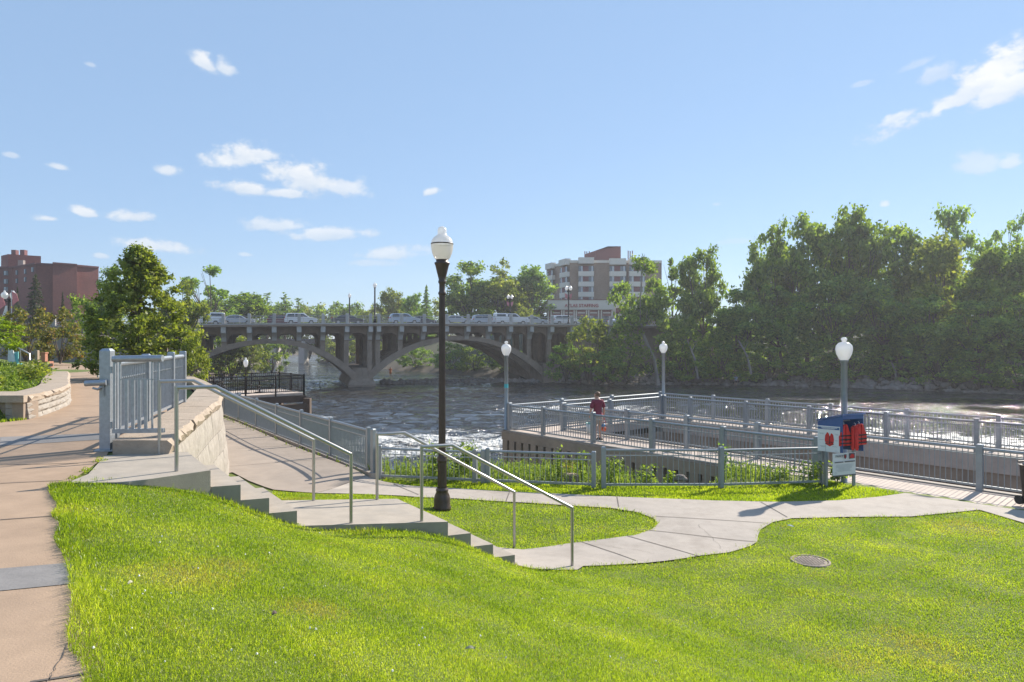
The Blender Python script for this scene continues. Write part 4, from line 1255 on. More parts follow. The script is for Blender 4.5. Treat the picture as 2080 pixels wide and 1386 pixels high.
# poster on the left side panel
nl = np.array([-0.673, -0.74])
def on_side(a, b, off=0.03):           # a along el 0..1, b height
    p = c0 + el * (Dp * a) + nl * off
    return (p[0], p[1], zb + b)
po = slab([on_side(0.10, 0.0, 0.012), on_side(0.99, 0.0, 0.012), on_side(0.99, 0.625, 0.012), on_side(0.10, 0.625, 0.012)], -0.012, M['white'], 'poster', t)
def quad_on(fn, a0, a1, b0, b1, m, name, par, off=0.03, th=0.002):
    return slab([fn(a0, b0, off), fn(a1, b0, off), fn(a1, b1, off), fn(a0, b1, off)], -th, m, name, par)
quad_on(on_side, 0.12, 0.98, 0.545, 0.60, M['blue'], 'poster_header', t, 0.027)
mb = MB()
def strip(mb, fn, a0, a1, b0, b1, off):
    mb.add([fn(a0, b0, off), fn(a1, b0, off), fn(a1, b1, off), fn(a0, b1, off)], [(0, 1, 2, 3)])
for a0, a1, b in ((0.2, 0.85, 0.58), (0.3, 0.8, 0.56)): strip(mb, on_side, a0, a1, b, b + 0.011, 0.0315)
mb.build('poster_title', M['white'], t, True)
mb = MB()
vest = [(0.66, 0.20), (0.70, 0.30), (0.68, 0.42), (0.60, 0.50), (0.54, 0.47), (0.50, 0.40), (0.44, 0.48), (0.36, 0.44), (0.33, 0.32), (0.36, 0.20), (0.5, 0.155)]
mb.add([on_side(a, b - 0.02, 0.0285) for a, b in vest], [tuple(range(len(vest)))]); mb.build('poster_picture', M['red'], t, True)
mb = MB(); strip(mb, on_side, 0.35, 0.66, 0.23, 0.245, 0.0305); strip(mb, on_side, 0.34, 0.68, 0.185, 0.2, 0.0305); strip(mb, on_side, 0.49, 0.52, 0.19, 0.38, 0.0305)
mb.build('poster_picture_strap', M['black'], t, True)
mb = MB()
for a0, a1, b in ((0.74, 0.93, 0.44), (0.74, 0.9, 0.42), (0.16, 0.3, 0.44), (0.16, 0.28, 0.42), (0.74, 0.93, 0.28), (0.16, 0.3, 0.28), (0.66, 0.9, 0.13), (0.2, 0.4, 0.13), (0.66, 0.85, 0.11), (0.18, 0.3, 0.03)):
    strip(mb, on_side, a0, a1, b, b + 0.009, 0.029)
mb.build('poster_text', M['pale_ink'], t, True)
# lower notice board
bl = np.array([P(1692, 0, 16.45)[0], 16.45]); br = np.array([P(1738, 0, 16.62)[0], 16.62])
eb = (br - bl); nb = np.array([eb[1], -eb[0]]); nb = nb / np.linalg.norm(nb)
bz0, bz1 = -3.25, -2.72
def on_board(a, b, off=0.0):
    p = bl + eb * a + nb * off
    return (p[0], p[1], bz0 + (bz1 - bz0) * b + 0.02 * a)
slab([on_board(0, 0), on_board(1, 0), on_board(1, 1), on_board(0, 1)], -0.015, M['white'], 'notice_board', t)
slab([on_board(0.03, -0.06, -0.01), on_board(1.03, -0.06, -0.01), on_board(1.03, -0.0, -0.01), on_board(0.03, -0.0, -0.01)], -0.012, M['ink'], 'notice_board_foot', t)
mb = MB()
for a0, a1, b, hh in ((0.05, 0.44, 0.575, 0.045), (0.49, 0.95, 0.575, 0.05)): strip(mb, on_board, a0, a1, b, b + hh, 0.018)
strip(mb, on_board, 0.40, 0.44, 0.88, 0.90, 0.018)
mb.build('notice_heading', M['ink'], t, True)
mb = MB()
for i, (a0, a1) in enumerate(((0.12, 0.9), (0.1, 0.88), (0.1, 0.82), (0.22, 0.8), (0.12, 0.72), (0.18, 0.8))): strip(mb, on_board, a0, a1, 0.46 - i * 0.055, 0.475 - i * 0.055, 0.018)
for k in range(10):
    an = 2 * math.pi * k / 10
    strip(mb, on_board, 0.09 + 0.035 * math.cos(an), 0.105 + 0.035 * math.cos(an), 0.10 + 0.045 * math.sin(an), 0.115 + 0.045 * math.sin(an), 0.018)
mb.build('notice_text', M['pale_ink'], t, True)
mb = MB(); mb.add([on_board(a, b, 0.018) for a, b in ((0.46, 0.94), (0.46, 0.80), (0.52, 0.72), (0.58, 0.80), (0.58, 0.94))], [(0, 1, 2, 3, 4)]); sh = mb.build('shield_emblem', M['ink'], t, True)
mb = MB(); mb.add([on_board(a, b, 0.020) for a, b in ((0.485, 0.91), (0.485, 0.81), (0.52, 0.76), (0.555, 0.81), (0.555, 0.91))], [(0, 1, 2, 3, 4)]); mb.build('shield_centre', M['dark_red'], sh, True)
quad_on(on_board, 0.69, 0.95, 0.72, 0.97, M['ink'], 'notice_photo', t, 0.017)
mb = MB(); mb.add([on_board(a, b, 0.021) for a, b in ((0.72, 0.80), (0.76, 0.75), (0.9, 0.75), (0.93, 0.84), (0.86, 0.93), (0.78, 0.93))], [tuple(range(6))]); mb.build('notice_photo_jacket', M['red'], t, True)


def text(s, size, loc, ex, ez, m, name, parent, extrude=0.01, align='CENTER'):
    cu = bpy.data.curves.new(name, 'FONT'); cu.body = s; cu.size = size; cu.extrude = extrude; cu.align_x = align; cu.align_y = 'CENTER'; cu.offset = size * 0.012
    o = bpy.data.objects.new('tmp', cu); COL.objects.link(o)
    bpy.context.view_layer.update()
    me = bpy.data.meshes.new_from_object(o.evaluated_get(bpy.context.evaluated_depsgraph_get()))
    bpy.data.objects.remove(o)
    me.materials.clear(); me.materials.append(m)
    ob = bpy.data.objects.new(name, me); COL.objects.link(ob)
    ex, ez = Vector(ex).normalized(), Vector(ez).normalized()
    ey = ex.cross(ez)                                   # text normal is ez x ... keep right-handed
    nz_ = ex.cross(ez)
    mtx = Matrix((ex, ez, nz_)).transposed().to_4x4()
    L = parent.location
    mtx.translation = Vector(loc) - L
    ob.parent = parent
    ob.matrix_local = mtx
    return ob


p = on_board(0.25, 0.87, 0.02)
text('PARKS', 0.072, p, (eb[0], eb[1], 0.02), (0, 0, 1), M['ink'], 'notice_lettering', t, 0.001)


def jacket(label, a, depth, w, h, turn, zh):
    """flat-hung foam life jacket: two shoulder lobes, belly panels and webbing"""
    p = c0 + eo * (Wd * a) + el * depth
    o = thing('life_jacket', label, 'life jacket', (p[0], p[1], zh), math.atan2(eo[1], eo[0]) + turn, group='red life jackets in the blue box')
    mb = MB()
    half = [(0.02, -0.30 * h), (0.02, -0.02), (0.06, 0.0), (0.10, 0.0), (0.15, -0.06), (0.22, -0.30 * h), (0.30, -0.42 * h), (0.34, -0.55 * h), (0.34, -h), (0.02, -h)]
    def panel(pts, y0, y1):
        n = len(pts); k = w / 0.68
        c = (sum(q[0] for q in pts) / n, sum(q[1] for q in pts) / n)
        rings = []
        for yy, sc in ((y0, 0.9), (y0 + (y1 - y0) * 0.25, 1.0), (y0 + (y1 - y0) * 0.75, 1.0), (y1, 0.9)):
            rings += [((c[0] + (q[0] - c[0]) * sc) * k, yy, c[1] + (q[1] - c[1]) * sc) for q in pts]
        fs = [tuple(range(n)), tuple(range(4 * n - 1, 3 * n - 1, -1))]
        for r in range(3):
            fs += [(r * n + i, (r + 1) * n + i, (r + 1) * n + (i + 1) % n, r * n + (i + 1) % n) for i in range(n)]
        mb.add(rings, fs)
    panel(half, -0.09, -0.01); panel([(-x_, z_) for x_, z_ in half][::-1], -0.09, -0.01)
    panel([(-0.24, -0.05), (0.24, -0.05), (0.32, -0.5 * h), (0.32, -h), (-0.32, -h), (-0.32, -0.5 * h)], 0.0, 0.07)
    mb.build('foam_panel', M['red'], o)
    k = w / 0.68
    mb = MB()
    for zz in (-0.52 * h, -0.70 * h, -0.87 * h): mb.box((0, -0.094, zz), (0.66 * k, 0.014, 0.03))
    for zz in (-0.70 * h,): mb.box((0, 0.074, zz), (0.6 * k, 0.014, 0.03))
    mb.box((0, -0.096, -0.70 * h), (0.05, 0.03, 0.045))
    mb.build('strap', M['black'], o)
    mb = MB(); mb.tube([(0, -0.02, -0.02), (0.0, -0.03, 0.03), (0.0, 0, 0.05)], 0.008, 6); mb.build('hanger_loop', M['white'], o)
    return o


jacket('red life jacket hanging nearest the blue side panel', 0.22, 0.10, 0.34, 0.52, -0.1, zt - 0.22)
jacket('red life jacket hanging lowest, in the middle of the blue box', 0.50, -0.02, 0.28, 0.60, 0.75, zt - 0.24)
jacket('red life jacket at the open end of the box, bulging past its edge', 0.82, 0.04, 0.42, 0.52, 0.05, zt - 0.22)

# ------------------------------------------------------------------ bin, manhole, stones
t = thing('litter_bin', 'dark brown wheeled bin with grey lid at the right edge of the picture', 'bin', (11.45, 14.75, -3.58), 0.25)
mb = MB()
rings = [(0.23, 0.0), (0.25, 0.12), (0.29, 0.85), (0.31, 0.88)]
vs, fs = [], []
for r, z in rings: vs += [(sx * r, sy * r * 1.1, z) for sx, sy in ((-1, -0.8), (-0.8, -1), (0.8, -1), (1, -0.8), (1, 0.8), (0.8, 1), (-0.8, 1), (-1, 0.8))]
for i in range(3): fs += [(i * 8 + j, i * 8 + (j + 1) % 8, (i + 1) * 8 + (j + 1) % 8, (i + 1) * 8 + j) for j in range(8)]
fs += [tuple(range(7, -1, -1)), tuple(range(24, 32))]
mb.add(vs, fs); mb.build('body', M['bin'], t)
mb = MB(); mb.lathe([(0, 1.0), (0.2, 0.99), (0.30, 0.95), (0.345, 0.90), (0.345, 0.885), (0, 0.885)], n=8); mb.build('lid', M['bin_lid'], t)
mb = MB(); mb.tube([(-0.25, 0.33, 0.93), (0.25, 0.33, 0.93)], 0.018, 8); mb.build('handle', M['bin'], t)
for s_ in (-1, 1):
    mb = MB(); mb.tube([(s_ * 0.22, 0.30, 0.1), (s_ * 0.28, 0.30, 0.1)], 0.1, 14); mb.build('wheel', M['tyre'], t)
mh = hit(1646, 1141)
t = thing('manhole_cover', 'round rusty manhole cover set in the lawn', 'manhole cover', (*mh, lz(mh) - 0.008))
mb = MB(); mb.lathe([(0, 0.018), (0.24, 0.018), (0.25, 0.01), (0.265, 0.01), (0.27, 0.024), (0.30, 0.024), (0.31, -0.03)], n=36); 
for i in range(-4, 5):
    for j in range(-4, 5):
        if math.hypot(i, j) < 4.3: mb.box((i * 0.05, j * 0.05, 0.02), (0.028, 0.028, 0.008))
mb.build('cover', M['iron'], t)


def stone(name, label, cat, loc, size, seed, m=None, group=None, parent=None):
    bm = bmesh.new(); bmesh.ops.create_icosphere(bm, subdivisions=3, radius=1)
    rr = random.Random(seed); ph = [rr.uniform(0, 6) for _ in range(6)]
    for v in bm.verts:
        c = v.co
        k = 1 + 0.16 * math.sin(3 * c.x + ph[0]) + 0.14 * math.sin(4 * c.y + ph[1]) + 0.12 * math.sin(5 * c.z + ph[2]) + 0.06 * math.sin(9 * c.x + 7 * c.y + ph[3])
        v.co = Vector((c.x * size[0], c.y * size[1], c.z * size[2])) * k
    me = bpy.data.meshes.new(name); bm.to_mesh(me); bm.free(); me.materials.append(m or M['rock'])
    o = bpy.data.objects.new(name, me); COL.objects.link(o); o.location = loc
    o.rotation_euler = (0, 0, rr.uniform(0, 6))
    return props(o, label, cat, group)


q = hit(1164, 986); stone('boulder', 'pinkish boulder in the weeds behind the low bar gate', 'rock', (q[0], q[1] + 0.5, lz(q) + 0.08), (0.22, 0.15, 0.14), 5, M['pier_concrete'])
q = hit(1392, 984); stone('boulder', 'grey stone at the foot of the fence near the lime green sapling', 'rock', (q[0], q[1] + 0.5, lz(q) + 0.05), (0.16, 0.11, 0.1), 6)
# litter leaves in the lawn
def leaf_bit(label, u, v, L_, W_, rz, m):
    x, y = hit(u, v); z = lz((x, y)) + 0.05
    mb = MB(); n = 9; top, bot = [], []
    for i in range(n):
        a = i / (n - 1); w = W_ * math.sin(math.pi * min(1, a * 0.95 + 0.03)) ** 0.8; zc = 0.012 * math.sin(a * 3.1)
        top.append((L_ * (a - 0.5), w / 2, zc + 0.01)); bot.append((L_ * (a - 0.5), -w / 2, zc))
    vs = top + bot + [(p_[0], p_[1] * 0.96, p_[2] - 0.002) for p_ in top + bot]
    fs = [(i, i + 1, n + i + 1, n + i) for i in range(n - 1)] + [(2 * n + i, 3 * n + i, 3 * n + i + 1, 2 * n + i + 1) for i in range(n - 1)]
    mb.add(vs, fs)
    o = mb.build('fallen_leaf', m); o.location = (x, y, z); o.rotation_euler = (0.2, 0.15, rz)
    props(o, label, 'leaf')
leaf_bit('pale dry leaf lying in the lawn at bottom centre', 955, 1335, 0.07, 0.016, 0.3, M['dry_leaf'])
leaf_bit('white scrap lying in the lawn above the manhole cover', 1606, 1075, 0.12, 0.03, -0.5, M['white'])
leaf_bit('pale leaf standing in the grass near the tan path edge', 264, 1202, 0.05, 0.016, 1.4, M['dry_leaf'])
leaf_bit('brown leaf lying in the middle of the lawn slope', 557, 1265, 0.04, 0.025, 1.0, M['timber'])
# clover heads
mb = MB()
for _ in range(150):
    u = rng.uniform(160, 2075); v = rng.uniform(1010, 1380)
    if v < 1000 + (u - 130) * 0.16 and u < 1100: continue
    x, y = hit(u, v)
    if not pip(np.array([x]), np.array([y]), lawn_front)[0]: continue
    r_ = rng.uniform(0.003, 0.006)
    mb.box((x, y, lz((x, y)) + rng.uniform(0.03, 0.06)), (r_ * 2, r_ * 2, r_ * 1.6), rng.uniform(0, 3), taper=0.6)
o = mb.build('clover_flowers', M['clover'], recalc=False); props(o, 'tiny white clover heads scattered in the lawn', 'flowers', kind='stuff')
#PART4

# ------------------------------------------------------------------ arch bridge
BD = np.array([0.949, 0.316]); BO = np.array([0.316, -0.949]); B0 = np.array([-21.9, 99.5])     # along, outwards (towards the park), pier


def bz(s): return 2.44 + 0.0098 * s - 0.0002 * s * s
def bp_(s, o): return B0 + BD * s + BO * o
def s_of(u):
    k = (u - CU) / F
    return (21.9 + 99.5 * k) / (0.949 - 0.316 * k)


t = thing('arch_bridge', 'old concrete open spandrel arch road bridge with two arches and a central river pier', 'bridge', (B0[0], B0[1], WATER_Z))
S0, S1 = -62.0, 62.0
WID = 17.0


def long_box(o0, o1, zf0, zf1, name, m, s0=S0, s1=S1, step=4.0):
    mb = MB(); n = int((s1 - s0) / step)
    vs = []
    for i in range(n + 1):
        s = s0 + (s1 - s0) * i / n
        for o_, f_ in ((o0, zf0), (o1, zf0), (o1, zf1), (o0, zf1)): vs.append((*bp_(s, o_), f_(s)))
    fs = []
    for i in range(n):
        for j in range(4): fs.append((i * 4 + j, i * 4 + (j + 1) % 4, i * 4 + 4 + (j + 1) % 4, i * 4 + 4 + j))
    fs += [(3, 2, 1, 0), tuple(n * 4 + j for j in range(4))]
    mb.add(vs, fs)
    return mb.build(name, m, t, True)


long_box(1.75, -WID - 1.75, lambda s: bz(s) - 0.28, lambda s: bz(s) + 0.0, 'deck_slab', M['old_concrete'])
long_box(1.72, 1.2, lambda s: bz(s) + 0.003, lambda s: bz(s) + 0.16, 'deck_kerb', M['pale_concrete'])
long_box(0.6, -WID + 0.2, lambda s: bz(s) + 0.004, lambda s: bz(s) + 0.02, 'roadway', M['asphalt'])
long_box(-1.2, -WID + 1.2, lambda s: bz(s) - 1.3, lambda s: bz(s) - 0.283, 'floor_beam', M['old_concrete'])
us = [402.7, 455.2, 507.2, 557.1, 607.1, 655.2, 703.3, 750.4, 766.9, 812.7, 858.3, 903, 946.3, 989.6, 1031.9, 1073.7, 1114.6]
SB = [s_of(u) for u in us]
SB = [SB[0] - 3.3 * k for k in (5, 4, 3, 2, 1)] + SB + [SB[-1] + 3.4 * k for k in (1, 2, 3, 4)]
# ribs: (left springing, crown s, right springing, z springing, z crown)
RIBS = [(-25.6, -12.4, -0.8, -4.7, 0.30), (0.8, 14.6, 28.6, -4.7, 0.80)]


def rib_z(r, s):
    a, c, b, zs, zc = r
    h = (c - a) if s < c else (b - c)
    x = abs(s - c) / h
    return zc - (zc - zs) * (0.82 * x ** 2 + 0.18 * x ** 4)


for r in RIBS:
    for o0, o1 in ((0.45, -0.65), (-WID + 0.65, -WID - 0.45), (-5.4, -6.4), (-10.8, -11.8)):
        mb = MB(); n = 30; vs = []
        for i in range(n + 1):
            s = r[0] + (r[2] - r[0]) * i / n
            zt_ = rib_z(r, s); x = abs(s - r[1]) / ((r[1] - r[0]) if s < r[1] else (r[2] - r[1]))
            th = 0.66 + 0.75 * x ** 2
            for o_, z_ in ((o0, zt_), (o0, zt_ - th), (o1, zt_ - th), (o1, zt_)): vs.append((*bp_(s, o_), z_))
        fs = []
        for i in range(n):
            for j in range(4): fs.append((i * 4 + j, i * 4 + (j + 1) % 4, i * 4 + 4 + (j + 1) % 4, i * 4 + 4 + j))
        fs += [(3, 2, 1, 0), tuple(n * 4 + j for j in range(4))]
        mb.add(vs, fs); mb.build('arch_rib', M['old_concrete'], t, True)
# pier and abutments
mb = MB()
def ring(s0, s1, o0, o1, z): return [(*bp_(s0, o1), z), (*bp_(s1, o1), z), (*bp_(s1, o0 - 1.2), z), (*bp_((s0 + s1) / 2, o0), z), (*bp_(s0, o0 - 1.2), z)]
lv = [(-2.1, 2.1, 1.9, -WID - 1, -8.5), (-1.95, 1.95, 1.8, -WID - 1, -6.3), (-1.5, 1.5, 1.2, -WID - .6, -5.4), (-1.25, 1.25, 0.8, -WID - .4, -3.9)]
vs = []
for l in lv: vs += ring(*l)
fs = [(i * 5 + j, i * 5 + (j + 1) % 5, i * 5 + 5 + (j + 1) % 5, i * 5 + 5 + j) for i in range(3) for j in range(5)] + [(15, 16, 17, 18, 19)]
mb.add(vs, fs); mb.build('river_pier', M['old_concrete'], t, True)
for s0, s1, zt_ in ((28.0, 33.5, -3.6), (-31.5, -25.0, -3.6)):
    mb = MB(); q = [bp_(s0, 0.9), bp_(s1, 0.9), bp_(s1, -WID - .9), bp_(s0, -WID - .9)]
    mb.prism([tuple(p) for p in q], -9, [zt_ if s0 > 0 else -4.6, zt_ if s0 > 0 else zt_, zt_ if s0 > 0 else zt_, zt_ if s0 > 0 else -4.6])
    mb.build('abutment', M['old_concrete'], t, True)
for s0, s1 in ((33.2, 62), (-62, -31.2)):
    mb = MB(); q = [bp_(s0, 0.2), bp_(s1, 0.2), bp_(s1, -WID - .2), bp_(s0, -WID - .2)]
    mb.prism([tuple(p) for p in q], -9, 1.4); mb.build('approach_wall', M['old_concrete'], t, True)
# columns, brackets, curtain arches, railing
for s in SB:
    for side, oo in ((1, 0.0), (-1, -WID)):
        if side > 0:
            mb = MB()
            prof = [(0, 0), (1.62, 0), (1.62, -0.85), (1.35, -0.93), (0.95, -1.15), (0.62, -1.5), (0.42, -2.0), (0, -2.0)]
            mb.extrude(prof, (*bp_(s, oo), bz(s) - 0.283), (BO[0] * side, BO[1] * side, 0), (0, 0, 1), (BD[0], BD[1], 0), 0.62)
            mb.build('bracket', M['pale_concrete'], t, True)
    zr = None
    for r in RIBS:
        if r[0] < s < r[2]: zr = rib_z(r, s) - 0.2
    if abs(s) < 0.85: zr = -4.0
    if zr is None: zr = -6 if -62 < s < 62 and not (28 < s) else -3.7
    if zr < bz(s) - 2.2:
        for o_ in (-0.1, -5.9, -11.3, -WID + 0.1):
            mb = MB(); p = bp_(s, o_); mb.box((p[0], p[1], (zr + bz(s) - 0.4) / 2), (0.68, 0.62, bz(s) - 0.4 - zr), math.atan2(BD[1], BD[0])); mb.build('column', M['old_concrete'], t, True)
for a, b in zip(SB[:-1], SB[1:]):
    if b - a < 2: continue
    for o_ in (-0.2, -WID + 0.2):
        mb = MB(); n = 12; top, bot = [], []
        for i in range(n + 1):
            s = a + 0.3 + (b - a - 0.6) * i / n
            x = abs(i / n - 0.5) * 2
            top.append((*bp_(s, o_), bz(s) - 0.27)); bot.append((*bp_(s, o_), bz(s) - 2.25 + 1.05 * math.sqrt(max(0, 1 - x * x))))
        vs = top + bot + [(p[0] - BO[0] * 0.3, p[1] - BO[1] * 0.3, p[2]) for p in top + bot]
        m_ = n + 1
        fs = [(i, i + 1, m_ + i + 1, m_ + i) for i in range(n)] + [(2 * m_ + i, 3 * m_ + i, 3 * m_ + i + 1, 2 * m_ + i + 1) for i in range(n)] + [(m_ + i, m_ + i + 1, 3 * m_ + i + 1, 3 * m_ + i) for i in range(n)]
        mb.add(vs, fs); mb.build('curtain_arch', M['old_concrete'], t, True)
for s in SB:
    p = bp_(s, 1.45); mb = MB(); mb.rbox((p[0], p[1], bz(s) + 0.83), (0.42, 0.42, 1.34), 0.06, math.atan2(BD[1], BD[0])); mb.build('railing_post', M['pale_concrete'], t, True)
for o_, nm in ((1.45, 'railing'), (-WID - 1.45, 'railing')):
    mb = MB()
    for z_ in (0.32, 0.58, 0.84, 1.16):
        for i in range(31):
            a = S0 + 4 * i; b = min(S1, a + 4)
            if b > a: mb.bar((*bp_(a, o_), bz(a) + z_), (*bp_(b, o_), bz(b) + z_), 0.055 if z_ < 1 else 0.08)
    for k in range(60): p = bp_(S0 + 2.07 * k, o_); mb.bar((*p, bz(S0 + 2.07 * k) + 0.16), (*p, bz(S0 + 2.07 * k) + 1.16), 0.045)
    mb.build(nm, M['pale_concrete'], t, True)

# railway bridge behind
t = thing('girder_bridge', 'dark flat girder bridge further upstream, seen through the arches', 'bridge', (-60, 205, WATER_Z))
mb = MB(); mb.bar((-125, 196, -0.1), (20, 214, -0.1), 4, 1.5); mb.build('girder', M['girder'], t, True)
for u in (617, 560, 700):
    x, y, z = P(u, 0, 203); mb = MB(); mb.box((x, y, -4.3), (1.6, 5, 8.4)); mb.box((x, y, -0.95), (2.6, 6, 0.5)); mb.build('pier', M['pale_concrete'], t, True)


# bridge lamps
def bridge_lamp(label, loc, h, globes=1, flags=False, rz=0.3):
    o = thing('bridge_lamp', label, 'street lamp', loc, rz)
    mb = MB(); mb.lathe([(0, 0), (0.24, 0), (0.22, 0.5), (0.12, 0.6), (0.10, h - 0.9), (0.16, h - 0.75), (0, h - 0.74)], n=12)
    if globes == 2: mb.tube([(-0.34, 0, h - 0.8), (-0.3, 0, h - 0.95), (0, 0, h - 1.05), (0.3, 0, h - 0.95), (0.34, 0, h - 0.8)], 0.05, 8)
    mb.build('pole', M['black_metal'], o)
    for x in ([0] if globes == 1 else [-0.34, 0.34]):
        mb = MB(); mb.lathe([(0.16, h - 0.78), (0.27, h - 0.55), (0.29, h - 0.4), (0.2, h - 0.22), (0.09, h - 0.16), (0.08, h - 0.05), (0, h)], c=(x, 0, 0), n=16); mb.build('globe', M['globe'], o)
    if flags:
        for sg in (-1, 1):
            mb = MB(); mb.add([(0.12 * sg, 0, h - 1.5), (0.62 * sg, 0.03, h - 1.25), (0.55 * sg, 0.05, h - 2.0), (0.2 * sg, 0.02, h - 2.2), (0.12 * sg, 0.02, h - 1.5), (0.62 * sg, 0.05, h - 1.25), (0.55 * sg, 0.07, h - 2.0), (0.2 * sg, 0.04, h - 2.2)], [(0, 1, 2, 3), (7, 6, 5, 4), (0, 4, 5, 1), (1, 5, 6, 2), (2, 6, 7, 3), (3, 7, 4, 0)]); mb.build('banner', M['banner_pink'], o)
    return o


s = s_of(759); p = bp_(s, 1.35); bridge_lamp('tall black single globe lamp between the two close bridge posts over the pier', (*p, bz(s) + 0.16), 5.9, 1)
x, y, z = P(710, 0, 118.0); bridge_lamp('black lamp on the far side of the bridge behind the dark saloon car', (x, y, 2.3), 6.0, 1)
x, y, z = P(1036, 0, 124.5); bridge_lamp('twin globe lamp with red banners behind the white right-bound pickup on the bridge', (x, y, 2.5), 6.0, 2, True)
x, y, z = P(1155, 0, 109.3); bridge_lamp('twin globe lamp with red banners in front of the pale low building', (x, y, 2.5), 6.4, 2, True)
x, y, z = P(18, 0, 62.0); o = bridge_lamp('twin globe lamp with a white banner at the left edge, over the rust tipped trees', (x, y, -0.4), 5.0, 2, False)
mb = MB(); mb.add([(-0.1, 0.0, 3.6), (-0.15, 0.02, 2.0), (-0.72, 0.05, 2.0), (-0.28, 0.02, 3.6), (-0.1, 0.02, 3.6), (-0.15, 0.04, 2.0), (-0.72, 0.07, 2.0), (-0.28, 0.04, 3.6)], [(0, 1, 2, 3), (7, 6, 5, 4), (0, 4, 5, 1), (1, 5, 6, 2), (2, 6, 7, 3), (3, 7, 4, 0)]); mb.build('banner', M['banner_white'], o)
for u, v, lab in ((3, 622, 'pink flag on a thin pole at the extreme left edge'), (30, 613, 'small pink flag right of the twin globe lamp')):
    x, y, z = P(u, v, 60.0)
    o = thing('flag', lab, 'flag', (x, y, z - 2.4))
    mb = MB(); mb.tube([(-0.3, 0, 0), (-0.3, 0, 3.4)], 0.03, 8); mb.build('flag_pole', M['galv'], o)
    mb = MB(); mb.add([(-0.27, 0, 3.3), (0.1, 0.06, 3.1), (0.25, 0.1, 2.5), (-0.2, 0.0, 2.1), (-0.27, 0.02, 3.3), (0.1, 0.08, 3.1), (0.25, 0.12, 2.5), (-0.2, 0.02, 2.1)], [(0, 1, 2, 3), (7, 6, 5, 4), (0, 4, 5, 1), (1, 5, 6, 2), (2, 6, 7, 3), (3, 7, 4, 0)]); mb.build('cloth', M['banner_pink'], o)


# ------------------------------------------------------------------ cars
def wcar(z, H): return 0.88 - 0.05 * max(0, 0.5 - z) - (0.24 * max(0, (z - 0.95) / max(0.1, H - 0.95)) ** 1.0)


CARS = {
    'suv': dict(L=4.6, H=1.68, body=[(-2.3, 0.38), (-2.3, 0.75), (-2.22, 1.05), (-2.05, 1.55), (-1.85, 1.66), (0.2, 1.68), (0.55, 1.62), (1.15, 1.12), (2.05, 0.98), (2.25, 0.8), (2.3, 0.38)],
                win=[[(-1.95, 1.12), (-1.8, 1.52), (-0.9, 1.57), (-0.9, 1.12)], [(-0.82, 1.12), (-0.82, 1.57), (0.15, 1.57), (0.48, 1.5), (0.92, 1.14)]], front=(0.6, 1.1), rear=(-2.2, -2.06)),
    'saloon': dict(L=4.7, H=1.45, body=[(-2.35, 0.38), (-2.35, 0.8), (-2.25, 0.98), (-1.6, 1.05), (-0.95, 1.40), (-0.4, 1.46), (0.2, 1.44), (0.5, 1.36), (1.15, 1.0), (2.1, 0.86), (2.33, 0.68), (2.35, 0.38)],
                   win=[[(-1.35, 1.06), (-0.85, 1.34), (-0.3, 1.37), (-0.3, 1.04)], [(-0.22, 1.04), (-0.22, 1.37), (0.3, 1.34), (0.8, 1.04)]], front=(0.55, 1.1), rear=(-1.55, -1.0)),
    'pickup': dict(L=5.7, H=1.85, body=[(-2.85, 0.45), (-2.85, 1.1), (-2.82, 1.15), (-2.78, 1.82), (-0.95, 1.86), (-0.9, 1.75), (-0.85, 1.80), (0.55, 1.82), (0.8, 1.75), (1.35, 1.25), (2.6, 1.12), (2.82, 0.95), (2.85, 0.45)],
                   win=[[(-2.6, 1.35), (-2.58, 1.68), (-1.1, 1.68), (-1.1, 1.35)], [(-0.75, 1.28), (-0.75, 1.7), (-0.05, 1.72), (-0.05, 1.28)], [(0.02, 1.28), (0.02, 1.72), (0.6, 1.7), (1.1, 1.28)]], front=(0.85, 1.32), rear=(-2.8, -2.79)),
}


